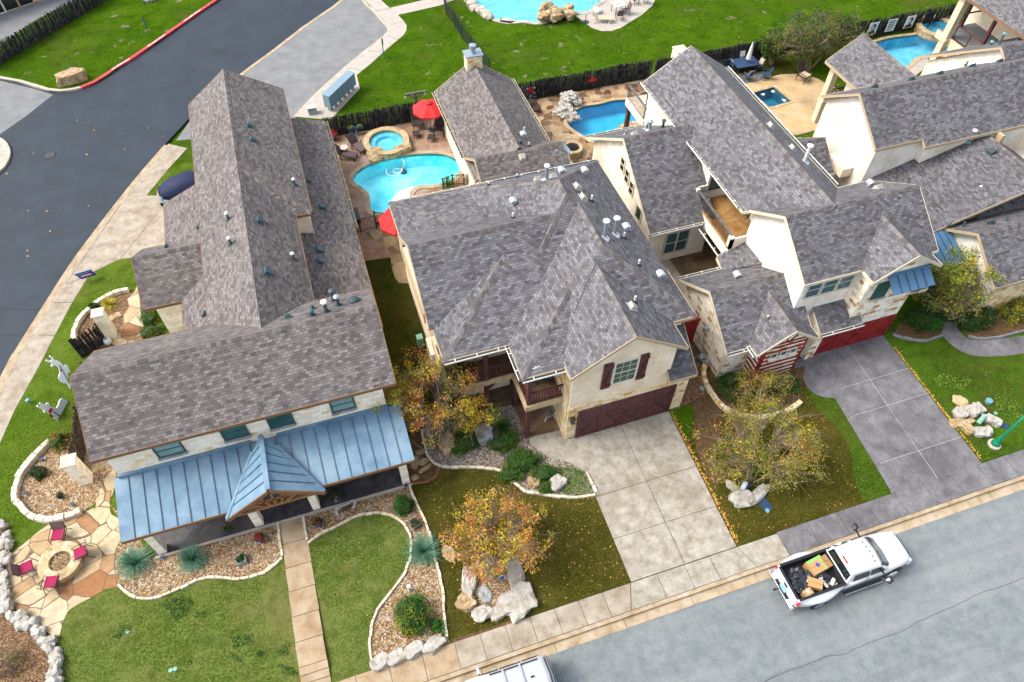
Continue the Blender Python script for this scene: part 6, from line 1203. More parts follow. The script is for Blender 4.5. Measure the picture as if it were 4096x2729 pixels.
for (X, Y, r, mats, w, sd_, tl, lb) in ((505, 960, (.45, .55, .5), ('leaf_yellow', 'leaf_olive', 'leaf_rust', 'leaf_green'), (2, 3, 3, 2), 81, (0, 2), 'rusty yellow shrub at the fence above the lower stone pillar'), (1270, 1300, (.5, 1.0, .6), ('blade_lush', 'leaf_green', 'leaf_lime'), (2, 3, 2), 82, (0, 1), 'green hedge along the flagstone side path'), (1290, 1430, (.7, .5, .5), ('leaf_dark', 'leaf_green', 'leaf_orange'), (4, 3, 1), 83, (0, 1), 'orange flowering dark shrub at the side wall of the corner house'), (350, 1220, (.34, .36, .45), ('leaf_dark', 'leaf_sage', 'petal_red'), (6, 2, 1), 84, (0, 2), 'small rose bush with red blooms in the left gravel bed'), (800, 1215, (.3, .25, .4), ('leaf_dark', 'leaf_green', 'petal_red'), (4, 3, 1), 85, (0, 1), 'rose bush with two red blooms by the capped pillar')): sh(lb, X, Y, r, None, mats, w, sd_, 26, 70, .075, tl)
p = K(1, 2, 2140, 830); spiky('grass_clump', 'bright green grass clump in the grey gravel near the balcony post', (p.x, p.y), 140, .65, .03, 'blade_lush', 91, .5, .6); p = K(1, 2, 1750, 1030); spiky('grass_clump', 'arching lime green grass clump at the foot of the tan boulder', (p.x, p.y), 90, .6, .03, 'blade_green', 92, .6, .5)
for (c_, r_, X, Y, n, L, w_, mat, sd_, lb) in ((0, 3, 1150, 570, 340, .95, .028, 'blade_teal', 93, 'blue green sotol nearest the fire pit, leaning left'), (0, 3, 1640, 530, 380, .8, .026, 'blade_teal', 94, 'symmetrical blue green sotol in front of the porch piers'), (1, 3, 1470, 470, 320, 1.0, .028, 'blade_teal', 95, 'blue green sotol in the narrow gravel bed by the teardrop lawn'), (0, 1, 930, 1190, 170, .55, .035, 'blade_yellow', 96, 'yellow spiky yucca beside the capped stone pillar')): p = K(c_, r_, X, Y); spiky('sotol', lb, (p.x, p.y), n, L, w_, mat, sd_, .25, .75)
p = K(1, 1, 1680, 175); spiky('grass_clump', 'spiky yellow green plant at the iron fence by the pool', (p.x, p.y), 90, .9, .035, 'blade_green', 97, .3, .9)
p = K(1, 3, 1600, 1120); spiky('grass_clump', 'few bright green blades crossing the cream edging near the sidewalk', (p.x, p.y), 26, .5, .05, 'blade_lush', 98, .4, .3)
# pots
def pot(label, c_, r_, X, Y, r, h, mat, mats, w, seed, pr_=None, rim=None):
    p = K(c_, r_, X, Y); t = thing('flower_pot', label, 'flower pot', p); mb = MB(); mb.m(0).lathe(p, [(r * .7, 0), (r, h * .9), (r * 1.08, h * .9), (r * 1.08, h), (r * .9, h)], 16); mb.m(1).lathe(p, [(r * .9, h - .04), (.01, h - .02)], 16); mb.build('pot', [mat, 'soil'], t)
    if mats:
        rnd = random.Random(seed); cl = []; pal = [i for i, k in enumerate(w) for _ in range(k)]; q = pr_ or r * 1.3
        for _ in range(12): d = V((rnd.gauss(0, 1), rnd.gauss(0, 1), abs(rnd.gauss(0, 1)))).normalized() * q * .7; cl.append((p + V((d.x, d.y, h + d.z)), q * .4, rnd.choice(pal)))
        mb = MB(); leaf_cloud(mb, cl, 45, .07, rnd, pal, .2); mb.build('plant', list(mats), t)
    return t
GR = ('leaf_dark', 'leaf_green', 'petal_red')
pot('blue pot with dark red foliage left of the front walkway', 1, 3, 95, 365, .19, .3, 'pot_blue', GR, (4, 2, 2), 1); pot('blue pot with dark red foliage right of the front walkway', 1, 3, 585, 235, .19, .3, 'pot_blue', GR, (4, 2, 2), 2)
pot('blue pot on the porch floor between the two left piers', 0, 3, 1940, 290, .15, .24, 'pot_blue', GR, (4, 3, 0), 3); pot('pale pot with dark plant on the right porch floor', 1, 2, 740, 1440, .2, .26, 'rock_grey', GR, (5, 1, 0), 4)
pot('big terracotta rimmed pot by the iron gate', 1, 1, 1100, 495, .28, .42, 'terracotta', None, None, 5); pot('blue pot of red blooms at the shingle eave by the pool', 1, 0, 705, 1190, .26, .4, 'pot_blue', ('petal_red', 'leaf_dark'), (5, 1), 6, .45)
pot('small dark pot plant in the left gravel bed', 0, 2, 525, 1420, .12, .18, 'pot_blue', ('leaf_sage', 'leaf_dark'), (2, 2), 7, .16)
pot('terracotta pot of orange flowers by the corner trim of the middle house', 1, 1, 1380, 1040, .16, .26, 'terracotta', ('leaf_orange', 'leaf_dark'), (2, 3), 8)
def planter(label, c_, r_, X, Y, s, mat, rz, seed, spk=False):
    p = K(c_, r_, X, Y); t = thing('planter_box', label, 'planter', p); m_ = TM(p, rz); mb = MB(m_); mb.m(0)
    for a, b, c, d in ((-s, s, -s, -s + .04), (-s, s, s - .04, s), (-s, -s + .04, -s + .04, s - .04), (s - .04, s, -s + .04, s - .04)): mb.box(a, b, c, d, 0, .26)
    mb.m(1).box(-s + .04, s - .04, -s + .04, s - .04, 0, .2); mb.build('box', [mat, 'soil'], t)
    rnd = random.Random(seed); mb = MB(); leaf_cloud(mb, [(p + V((rnd.uniform(-.7, .7) * s, rnd.uniform(-.7, .7) * s, .3)), s * .5, rnd.choice((0, 1))) for _ in range(9)], 40, .07, rnd, [0, 1, 1], .2); mb.build('plant', ['leaf_dark', 'leaf_sage' if not spk else 'blade_lush'], t)
planter('square grey planter box with bluish plant under the clipped shrub', 1, 3, 1405, 235, .21, 'wood_grey', .35, 1); planter('pale square planter of bright green leaves among the left gravel', 0, 3, 2050, 540, .2, 'rock_grey', .2, 2, True)
t = thing('trough_planter', 'green trough of yellow green plants on a pedestal before the stakes', 'planter', K(1, 0, 905, 1145)); p = K(1, 0, 905, 1145); mb = MB(); mb.m(0).box(p.x - .5, p.x + .55, p.y - .12, p.y + .15, .45, .62); mb.m(1).lathe(p, [(.2, 0), (.2, .04), (.06, .08), (.06, .45)], 12); mb.build('trough', ['lid_blue', 'galv'], t); rnd = random.Random(4); mb = MB(); leaf_cloud(mb, [(p + V((rnd.uniform(-.45, .5), 0, .68)), .14, rnd.choice((0, 1))) for _ in range(12)], 40, .08, rnd, [0, 1], .2); mb.build('plant', ['leaf_lime', 'leaf_green'], t)
# ---------------------------------------------------------------- rocks
BL = [('long pale slab with rust stains, leftmost of the row by the sidewalk', 1, 3, 1110, 1400, .38, .3, .3, .25), ('pale block, second of the row by the sidewalk', 1, 3, 1245, 1360, .4, .27, .3, .3), ('broad pale block, third of the row by the sidewalk', 1, 3, 1395, 1300, .46, .28, .32, .3), ('long pale block, last of the row by the sidewalk', 1, 3, 1560, 1255, .5, .25, .3, .35)]
for i, (lb, c_, r_, X, Y, a, b, h, rz) in enumerate(BL): boulder(lb, K(c_, r_, X, Y), (a, b, h), 'rock_white', rz, i + 1)
B2 = [('big white angular boulder at the sidewalk side of the orange tree', 2265, 890, .75, .62, .4, 'rock_white', .3), ('long white slab on the left of the boulder ring', 1850, 720, .3, .62, .3, 'rock_white', -.3), ('rounded tan boulder at the lower left of the ring', 1830, 900, .36, .42, .3, 'rock_tan', .7), ('white flat boulder at the bottom left of the ring', 1970, 990, .42, .3, .28, 'rock_white', .2), ('white flat boulder at the bottom of the ring', 2115, 980, .42, .26, .26, 'rock_white', .35), ('white slab at the right side of the ring', 2240, 640, .36, .7, .3, 'rock_white', -.15), ('pale boulder at the top of the ring under the leaves', 1990, 560, .42, .3, .28, 'rock_white', .4), ('pinkish flat stone on the lawn left of the orange tree', 1685, 480, .24, .36, .08, 'rock_tan', .2)]
for i, (lb, X, Y, a, b, h, m_, rz) in enumerate(B2): boulder(lb, K(1, 3, X, Y), (a, b, h), m_, rz, 20 + i)
sheet('gravel_bed', KL(1, 3, [(1830, 640), (1900, 560), (2100, 520), (2270, 540), (2300, 700), (2230, 900), (2100, 980), (1960, 970), (1860, 880)]), .02, 'gravel_tan', True)
for i, (lb, c_, r_, X, Y, a, b, h, m_, rz) in enumerate((('tan rounded boulder under the orange tree trunk', 1, 2, 1680, 980, .4, .5, .45, 'rock_tan', .2), ('big grey boulder among the dark shrubs of the middle bed', 1, 2, 1975, 895, .55, .5, .5, 'rock_grey', -.3), ('small pale grey rock by the balcony post', 1, 2, 2225, 890, .2, .16, .18, 'rock_grey', 0), ('white rounded boulder near the driveway end of the middle bed', 2, 2, 490, 1310, .38, .32, .36, 'rock_white', .2), ('brown boulder half hidden by the shrubs at the edging', 2, 2, 285, 1290, .3, .3, .3, 'rock_tan', .1), ('huge tan boulder on the grass inside the red kerb corner', 0, 0, 622, 690, .95, .5, .75, 'rock_tan', .25), ('white angular boulder under the thinning yellow tree', 2, 2, 2040, 1440, .5, .42, .3, 'rock_white', -.5), ('long white slab under the thinning yellow tree', 2, 2, 2190, 1400, .7, .25, .25, 'rock_white', .45), ('small white stone left of the thinning yellow tree', 2, 2, 1960, 1330, .2, .3, .2, 'rock_white', .4), ('dark flat boulder inside the ring below the blue sign', 1, 3, 1990, 830, .26, .36, .14, 'rock_grey', .2))): boulder(lb, K(c_, r_, X, Y), (a, b, h), m_, rz, 40 + i)
PR = [('flat brown slab, topmost of the rock pile', 1785, 610, .3, .38, .14, 'wood_beam', .5), ('blocky white rock at the left of the pile', 1780, 715, .36, .3, .3, 'rock_white', .2), ('pitted white rock in the upper middle of the pile', 1875, 700, .3, .36, .32, 'rock_white', .4), ('upright white rock at the top right of the pile', 1940, 680, .2, .32, .3, 'rock_white', .2), ('craggy tan rock, leftmost of the pile', 1765, 805, .38, .28, .26, 'rock_tan', -.3), ('small smooth tan rock in the centre of the pile', 1865, 785, .24, .16, .2, 'rock_tan', 0), ('pale tan rock at the lower left of the pile', 1850, 855, .24, .28, .26, 'rock_tan', .2), ('long white rock at the right of the pile', 2045, 775, .24, .42, .3, 'rock_white', .7), ('large grey veined white rock at the bottom of the pile', 1965, 880, .48, .28, .3, 'rock_white', -.3), ('small tan rock beside the long white rock', 2020, 845, .14, .18, .18, 'rock_tan', .3)]
for i, (lb, X, Y, a, b, h, m_, rz) in enumerate(PR): boulder(lb + ' near the green lamp', K(3, 2, X, Y), (a, b, h), m_, rz, 60 + i, group='rocks piled near the green lamp', name='rock', cat='rock')
# waterfall rocks and other stonework
t = MB(); rnd = random.Random(9)
for i in range(26):
    f = i / 26; p = K(2, 0, 500 + 130 * rnd.random() + 40 * math.sin(f * 9), 850 + f * 170); z = max(.05, (1 - f) * .75 * rnd.uniform(.5, 1)); t.rock((p.x, p.y, z), rnd.uniform(.22, .42), rnd.uniform(.2, .36), rnd.uniform(.12, .26), i, 3, .75, None, rnd.uniform(0, 3))
t.build('rock_waterfall', ['rock_white'], label='pale rock waterfall stacked at the left end of the deep blue pool', cat='waterfall')
t = MB()
for i in range(30): p = K(2, 0, rnd.uniform(375, 625), rnd.uniform(130, 215)); t.rock((p.x, p.y + .3, rnd.uniform(.1, .9)), rnd.uniform(.25, .5), rnd.uniform(.25, .4), rnd.uniform(.18, .3), i, 2, .35)
t.build('rock_waterfall', ['rock_tan'], label='tan stacked rock mound at the edge of the big light blue pool', cat='waterfall')
t = MB()
for i, (X, Y) in enumerate([(1880, 10), (1900, 45), (1930, 80), (1975, 95), (2010, 120), (2040, 150)]): p = K(1, 0, X, Y); t.rock((p.x - .2, p.y, .15), .45, .4, .3, i, 2, .3, .25)
t.build('pool_rocks', ['kerb_pale'], label='row of flat pale rocks along the left rim of the light blue pool', cat='rocks')
rw = KL(0, 3, [(-10, 250), (20, 300), (50, 370), (75, 440), (70, 500), (35, 560), (15, 640), (15, 720), (35, 800), (50, 880), (85, 950), (150, 1010), (230, 1080), (330, 1140), (420, 1200), (455, 1280), (472, 1360), (475, 1440), (478, 1520), (475, 1600), (470, 1700)])
t = MB(); rnd = random.Random(21)
for p in resample(smooth_path(rw, False, 4), .33):
    for k in range(2): t.rock((p.x + rnd.uniform(-.16, .16), p.y + rnd.uniform(-.16, .16), rnd.uniform(.05, .22)), rnd.uniform(.17, .28), rnd.uniform(.15, .24), rnd.uniform(.14, .22), rnd.randint(0, 99), 2, .45, None, rnd.uniform(0, 3))
t.build('rock_wall', ['rock_white'], label='low dry stacked wall of white rocks curving round the fire pit patio', cat='rock wall')
p = K(0, 3, 130, 1450); tree('bare_shrub', 'dark thinning shrub with bare grey stems at the lower left corner', (p.x, p.y, 0), (p.x - .2, p.y + .2, .5), (.8, .7, .4), 26, 40, .07, ['leaf_dark', 'leaf_olive', 'leaf_rust'], [4, 3, 2], 5, 31, 60, .25, .03, .2, 'shrub')
# stepping stones
for i, (c_, r_, X, Y, a, b, rz, lb) in enumerate(((1, 2, 1440, 1040, .22, .14, .2, 'first'), (1, 2, 1400, 1100, .2, .16, .9, 'second'), (1, 2, 1465, 1120, .26, .18, .3, 'third'), (1, 2, 1395, 1150, .2, .17, .6, 'fourth'), (1, 2, 1478, 1180, .34, .1, .35, 'fifth'), (1, 2, 1395, 1255, .18, .15, .2, 'sixth'))): boulder('%s flat stepping stone down the soil strip by the porch' % lb, K(c_, r_, X, Y), (a, b, .06), 'rock_tan', rz, 80 + i, .5, 'stepping_stone', 'stepping stone', 'stepping stones in the soil strip')
for i, (c_, r_, X, Y, a, b, lb) in enumerate(((0, 1, 975, 1285, .3, .22, 'diamond shaped tan stepping stone in the mulch by the yellow yucca'), (0, 2, 830, 1160, .24, .28, 'tan stepping stone in gravel at the foot of the lower pillar'))): boulder(lb, K(c_, r_, X, Y), (a, b, .06), 'rock_tan', .4, 90 + i, .5, 'stepping_stone', 'stepping stone')
# fallen leaves
def litter(label, pts, n, seed, mats=('leaf_fallen', 'leaf_fallen_pale'), size=.09):
    rnd = random.Random(seed); mb = MB(); xs = [p[0] for p in pts]; ys = [p[1] for p in pts]
    for _ in range(n):
        x, y = rnd.uniform(min(xs), max(xs)), rnd.uniform(min(ys), max(ys)); a = rnd.uniform(0, 6.28); L = size * rnd.uniform(.6, 1.3); u = V((math.cos(a), math.sin(a), rnd.uniform(-.2, .2))); v_ = V((-math.sin(a), math.cos(a), rnd.uniform(-.2, .3))); p = V((x, y, .035)); mb.m(rnd.choice((0, 0, 1))).add([p - u * L / 2, p + v_ * L * .28, p + u * L / 2, p - v_ * L * .28], [(0, 1, 2, 3)])
    o = mb.build('fallen_leaves', list(mats), kind='stuff'); o['label'] = label
litter('orange leaves scattered over the brown lawn', [(1.2, 8.6), (8.3, 15.5)], 420, 1, size=.075); litter('orange leaves under the yellow tree', [(13.5, 8.6), (20.8, 15)], 330, 2, size=.07); litter('few leaves on the front lawn', [(-4.2, 9), (0, 15.5)], 30, 3, size=.07); litter('few leaves on the middle driveway', [(8.5, 8.5), (13.3, 16)], 26, 4, size=.06); litter('leaves along the far lawn', [(8, 45), (40, 60)], 60, 5, size=.12)
rnd = random.Random(5); mb = MB()
for side, n in ((0, 420), (1, 330)):
    for _ in range(n):
        y = rnd.uniform(8.6, 15.6); x = (13.4 + (y - 8.42) * .034 + abs(rnd.gauss(0, .09))) if side == 0 else (26.47 + (y - 8.5) * .04 + abs(rnd.gauss(0, .07))); a = rnd.uniform(0, 6.28); L = .075 * rnd.uniform(.6, 1.2); u = V((math.cos(a), math.sin(a), .1)); v_ = V((-math.sin(a), math.cos(a), .2)); p = V((x, y, .035)); mb.m(rnd.choice((0, 0, 1))).add([p - u * L / 2, p + v_ * L * .3, p + u * L / 2, p - v_ * L * .3], [(0, 1, 2, 3)])
o = mb.build('fallen_leaves', ['leaf_fallen', 'leaf_fallen_pale'], kind='stuff'); o['label'] = 'rust coloured leaves drifted along the driveway edges'
litter('leaves on the blue black road', [(-24, 36), (-9, 50)], 22, 6, size=.14)

CL = ['leaf_dark', 'blade_lush', 'leaf_green']
for k, pts in enumerate(([(1340, 900), (1440, 860), (1560, 830), (1640, 900), (1590, 1000), (1480, 1050), (1420, 960)], [(1640, 980), (1780, 960), (1740, 1020), (1650, 1020)], [(1020, 1090), (1110, 1080), (1100, 1130), (1000, 1210), (960, 1190)], [(1960, 1180), (2150, 1150), (2140, 1230), (1980, 1280)], [(2180, 1300), (2240, 1330), (2210, 1370)], [(1940, 1310), (2080, 1400), (2090, 1440), (1960, 1360)], [(1560, 1380), (1640, 1390), (1600, 1440)])): cover('dark clover patch number in the front lawn'.replace(' number', ''), KL(0, 3, pts), 0.06, 520, .07, CL, [4, 2, 1], 200 + k, 'clover_patch')
for k, pts in enumerate(([(240, 1290), (340, 1230), (320, 1340), (230, 1360)], [(20, 1300), (150, 1310), (90, 1360)], [(230, 1420), (370, 1440), (420, 1530), (250, 1490)])): cover('dark clover patch by the walkway steps', KL(1, 3, pts), 0.06, 520, .07, CL, [4, 2, 1], 230 + k, 'clover_patch')
for k, pts in enumerate(([(1560, 420), (1640, 370), (1800, 390), (1900, 440), (1780, 520), (1600, 480)], [(2080, 560), (2160, 530), (2300, 640), (2331, 780), (2200, 740), (2080, 690)], [(1960, 330), (2050, 350), (2000, 420)])): cover('bright green weeds in the right lawn', KL(3, 2, pts), .05, 260, .08, ['leaf_lime', 'blade_lush', 'leaf_green'], [2, 3, 3], 240 + k, 'lawn_weeds')
# ---------------------------------------------------------------- writing helper
def letters(body, size, M, mb, mi=0):
    cu = bpy.data.curves.new('lettering', 'FONT'); cu.body = body; cu.size = size; cu.align_x = 'CENTER'; cu.align_y = 'CENTER'; cu.extrude = .002
    o = bpy.data.objects.new('lettering', cu); C.objects.link(o); me = bpy.data.meshes.new_from_object(o.evaluated_get(bpy.context.evaluated_depsgraph_get()))
    mb.m(mi).add([M @ v.co for v in me.vertices], [tuple(p.vertices) for p in me.polygons]); bpy.data.objects.remove(o); bpy.data.meshes.remove(me); bpy.data.curves.remove(cu)
def frame(c, u, v):
    u, v = V(u).normalized(), V(v).normalized(); n = u.cross(v); return Matrix(((u.x, v.x, n.x, c[0]), (u.y, v.y, n.y, c[1]), (u.z, v.z, n.z, c[2]), (0, 0, 0, 1)))
mb = MB(); cc = smooth_path(cur2[8:], False, 6)
for X, Y, tx in ((1000, 575, 'FIRE LANE'), (1068, 532, 'NO PARKING'), (1290, 385, 'FIRE LANE'), (1355, 340, 'NO PARKING'), (1600, 168, 'FIRE LANE'), (1660, 128, 'NO PARKING')):
    p = K(0, 0, X, Y); k = min(range(len(cc) - 1), key=lambda i: (cc[i] - p).length); u = (cc[k + 1] - cc[k]).normalized(); v_ = V((-u.y, u.x, 0)); c = cc[k] + v_ * .13
    letters(tx, .2, frame((c.x, c.y, .019), u, v_), mb)
mb.build('kerb_lettering', ['lettering_white'], kind='structure')
# ---------------------------------------------------------------- furniture
def lounger(label, loc, rz, L=1.75, wd=.6, mat='wicker_light', back=55, group=None):
    t = thing('sun_lounger', label, 'sun lounger', loc, rz, group); M_ = TM(loc, rz); s = L * .56
    mb = MB(M_); mb.loft([[V((-L / 2 + s * k, y, .30 + .03 * math.sin(k * 3) + z)) for y, z in ((-wd / 2, -.03), (wd / 2, -.03), (wd / 2, .03), (-wd / 2, .03))] for k in (0, .25, .5, .75, 1)]); mb.build('seat', [mat], t)
    mb = MB(M_); a = R_(back * .75); p0 = V((-L / 2 + s, 0, .31)); d = V((math.cos(a), 0, math.sin(a))) * (L - s); n = V((-d.z, 0, d.x)).normalized()
    mb.loft([[p0 + d * k + V((0, y * wd / 2, 0)) + n * (z + .03 * math.sin(k * 3)) for y, z in ((-1, -.025), (1, -.025), (1, .025), (-1, .025))] for k in (0, .35, .7, 1)]); mb.build('backrest', ['wicker'], t)
    for x, y in ((-L / 2 + .08, -1), (-L / 2 + .08, 1), (-L / 2 + s, -1), (-L / 2 + s, 1)):
        mb = MB(M_); mb.box(x - .03, x + .03, y * wd / 2 - .03, y * wd / 2 + .03, 0, .3); mb.build('leg', ['wicker'], t)
    mb = MB(M_)
    for y in (-1, 1): mb.tube([(-L / 2 + s * .75, y * wd / 2, .3), (-L / 2 + s * .8, y * (wd / 2 + .04), .5), (-L / 2 + s + .25, y * (wd / 2 + .04), .5), (-L / 2 + s + .2, y * wd / 2, .42)], .022, 6)
    mb.build('armrest', ['wicker'], t); return t
lounger('brown wicker lounger nearest the shingle eave, beside the round side table', K(1, 0, 800, 1335), R_(150)); lounger('brown wicker lounger between the side table and the raised spa', K(1, 0, 905, 1255), R_(118))
def wicker_chair(label, loc, rz, mat='wicker', cush=None, rock=False, s=1.0, name='armchair', cat='armchair'):
    t = thing(name, label, cat, loc, rz); M_ = TM(loc, rz); mb = MB(M_)
    mb.loft([[V((x * s, y * s, z * s)) for y, z in ((-.28, .34), (.28, .34), (.28, .40), (-.28, .40))] for x in (-.28, 0, .28)]); mb.build('seat', [mat], t)
    mb = MB(M_); mb.loft([[V(((-.27 - k * .32) * s, y * s, (.38 + k * .68) * s)) + V((dx_, 0, 0)) for y, dx_ in ((-.28, -.03), (.28, -.03), (.28, .03), (-.28, .03))] for k in (0, .4, .75, 1)]); mb.build('backrest', [mat], t)
    for y in (-.3, .3):
        mb = MB(M_); mb.tube([(.28 * s, y * s, 0), (.28 * s, y * s, .55 * s), (-.35 * s, y * s, .58 * s)], .028, 6); mb.tube([(-.3 * s, y * s, 0), (-.3 * s, y * s, .4 * s)], .028, 6); mb.tube([(.42 * s, y * s, .05), (.0, y * s, .02), (-.42 * s, y * s, .05)], .025, 6) if rock else None; mb.build('arm_frame', [mat], t)
    if cush: mb = MB(M_); mb.box(-.25 * s, .27 * s, -.25 * s, .25 * s, .40 * s, .49 * s); mb.build('cushion', [cush], t, bevel=.03)
    return t
wicker_chair('dark reclining wicker chair left of the red parasol base', K(1, 0, 1425, 1085), R_(-90), s=1.15, name='reclining_chair', cat='chair'); wicker_chair('dark rocking wicker chair right of the red parasol base', K(1, 0, 1605, 1130), R_(-112), rock=True, s=1.15, name='reclining_chair', cat='chair')
def ottoman(label, loc, rz):
    t = thing('footstool', label, 'footstool', loc, rz); M_ = TM(loc, rz); mb = MB(M_); mb.box(-.27, .27, -.25, .25, .26, .32); mb.build('top', ['wicker'], t, bevel=.02)
    for x in (-.22, .22):
        for y in (-.2, .2): mb = MB(M_); mb.box(x - .02, x + .02, y - .02, y + .02, 0, .27); mb.build('leg', ['wicker'], t)
ottoman('dark wicker footstool of the left chair under the red parasol', K(1, 0, 1412, 1160), R_(-90)); ottoman('dark wicker footstool of the rocking chair by the parasol', K(1, 0, 1540, 1190), R_(-115))
p = K(2, 0, 250, 905); wicker_chair('black wicker chair in the shade of the pool house eave', p, R_(-50), s=1.2); ottoman('black wicker footstool on the flagstones by the rock waterfall', K(2, 0, 305, 945), R_(-55))
def parasol(label, loc, r, h, n=8, mat='canopy_red', base='iron', rot=0, vent=True):
    t = thing('parasol', label, 'parasol', loc); x, y = loc[0], loc[1]; mb = MB(); top = h + r * .36
    for k in range(n):
        a0, a1 = rot + 2 * math.pi * k / n, rot + 2 * math.pi * (k + 1) / n; A_ = V((math.cos(a0), math.sin(a0), 0)); B_ = V((math.cos(a1), math.sin(a1), 0)); ap = V((x, y, top)); rows = []
        for f in (0.02, .35, .7, 1.0): z = top - (top - h) * f + .04 * math.sin(math.pi * f) * r; sag = .05 * f; rows.append([V((x, y, z)) + A_ * r * f, V((x, y, z - sag)) + (A_ + B_) / 2 * r * f, V((x, y, z)) + B_ * r * f])
        e = rows[-1]; rows.append([q - V((0, 0, .12)) for q in e]); mb.add([q for rw_ in rows for q in rw_], [(i * 3 + j, i * 3 + j + 3, i * 3 + j + 4, i * 3 + j + 1) for i in range(4) for j in range(2)])
    mb.build('canopy', [mat], t)
    if vent: mb = MB(); mb.lathe((x, y, top), [(r * .2, -.0), (r * .19, .03), (.03, .11), (.02, .2)], n); mb.build('vent', [mat], t)
    mb = MB(); mb.lathe((x, y, 0), [(.028, .03), (.028, top)], 8); mb.build('pole', ['cedar_brown'], t)
    mb = MB(); mb.lathe((x, y, 0), [(.26, 0), (.26, .04), (.2, .08), (.06, .1), (.05, .25)], 18); mb.build('base', [base], t); return t
parasol('open red parasol standing by the stake fence behind the spa', K(1, 0, 1535, 1105), 1.16, 1.75, rot=.2); parasol('red striped parasol half hidden by the middle house eave at the gate', (3.75, 31.35, 0), 1.25, 1.75, rot=.35)
t = thing('side_table', 'round cream topped side table between the two loungers', 'side table', K(1, 0, 808, 1305)); p = K(1, 0, 808, 1305); mb = MB(); mb.m(0).lathe((p.x, p.y, .5), [(.27, 0), (.27, .04)], 20); mb.build('top', ['frame_cream'], t)
for a in (.4, 1.97, 3.54, 5.1): mb = MB(); mb.tube([(p.x + .22 * math.cos(a), p.y + .22 * math.sin(a), 0), (p.x + .2 * math.cos(a), p.y + .2 * math.sin(a), .5)], .018, 5); mb.build('leg', ['iron'], t)
t = thing('bar_stool', 'pale stool half hidden by the pool house eave', 'stool', K(1, 0, 1725, 1200)); p = K(1, 0, 1725, 1200); mb = MB(); mb.lathe((p.x, p.y, .55), [(.2, 0), (.2, .06)], 16); mb.build('seat', ['panel_white'], t)
for a in (.4, 1.97, 3.54, 5.1): mb = MB(); mb.tube([(p.x + .2 * math.cos(a), p.y + .2 * math.sin(a), 0), (p.x + .14 * math.cos(a), p.y + .14 * math.sin(a), .55)], .018, 5); mb.build('leg', ['iron'], t)
t = thing('storage_bench', 'black slatted bench against the shingle eave by the iron gate', 'bench', K(1, 1, 860, 440)); a, b = K(1, 1, 850, 370, .3), K(1, 1, 880, 480, .3)
mb = MB(); 
for k in range(5): o = V((-.02 + k * .1, 0, 0)); mb.bar(a + o, b + o, .08, .04)
mb.build('seat', ['iron'], t); mb = MB(); mb.obox((a + b) / 2 + V((.18, 0, -.17)), V((.22, 0, 0)), (b - a) * .45, V((0, 0, .13))); mb.build('frame', ['iron'], t)
# fire pit with four chairs
fp = K(0, 3, 510, 545, .32); t = thing('fire_pit', 'round stone fire pit full of dry twigs between four red cushioned chairs', 'fire pit', (fp.x, fp.y, 0)); mb = MB(); n = 30
prof = [(.84, -.02), (.84, .30), (.88, .30), (.88, .38), (.44, .38), (.44, .08)]
mb.m(0).add([(fp.x + r_ * math.cos(2 * math.pi * k / n), fp.y + r_ * math.sin(2 * math.pi * k / n), z) for r_, z in prof for k in range(n)], [(i * n + k, i * n + (k + 1) % n, (i + 1) * n + (k + 1) % n, (i + 1) * n + k) for i in range(5) for k in range(n)])
mb.build('ring', ['flag_rim'], t); mb = MB(); mb.rock((fp.x, fp.y, .16), .46, .46, .09, 4, 3, .4); rnd = random.Random(8)
for _ in range(60): a = rnd.uniform(0, 6.28); q = V((fp.x + rnd.gauss(0, .17), fp.y + rnd.gauss(0, .17), rnd.uniform(.24, .38))); d = V((math.cos(a), math.sin(a), rnd.uniform(-.3, .3))) * rnd.uniform(.1, .28); mb.m(1).tube([q - d, q + d], .009, 4)
mb.build('twigs', ['ash', 'wood_beam'], t)
def patio_chair(label, loc, rz):
    t = thing('patio_chair', label, 'patio chair', loc, rz, None); M_ = TM(loc, rz); w_ = .25
    mb = MB(M_); mb.box(-.24, .24, -w_, w_, .34, .44); mb.build('cushion', ['cushion_red'], t, bevel=.025)
    mb = MB(M_); mb.loft([[V((-.25 - k * .17, y, .40 + k * .42)) + V((x, 0, 0)) for y, x in ((-w_, -.015), (w_, -.015), (w_, .015), (-w_, .015))] for k in (0, .5, 1)]); mb.build('backrest', ['wicker_light'], t)
    for y in (-1, 1):
        mb = MB(M_); mb.tube([(.34, y * .29, 0), (.25, y * .29, .52), (-.2, y * .29, .56), (-.36, y * .27, .5)], .018, 5); mb.tube([(-.42, y * .28, 0), (-.25, y * .28, .35), (-.40, y * .27, .8)], .018, 5); mb.bar((-.26, y * .27, .33), (.28, y * .28, .33), .025, .03); mb.build('side_frame', ['iron'], t)
    return t
patio_chair('red cushioned patio chair on the far side of the fire pit', K(0, 3, 530, 350), R_(-100)); patio_chair('red cushioned patio chair right of the fire pit, back to the sotol', K(0, 3, 715, 500), R_(190)); patio_chair('red cushioned patio chair nearest the front lawn, facing the fire pit', K(0, 3, 475, 745), R_(80)); patio_chair('red cushioned patio chair left of the fire pit, back to the rock wall', K(0, 3, 265, 625), R_(15))
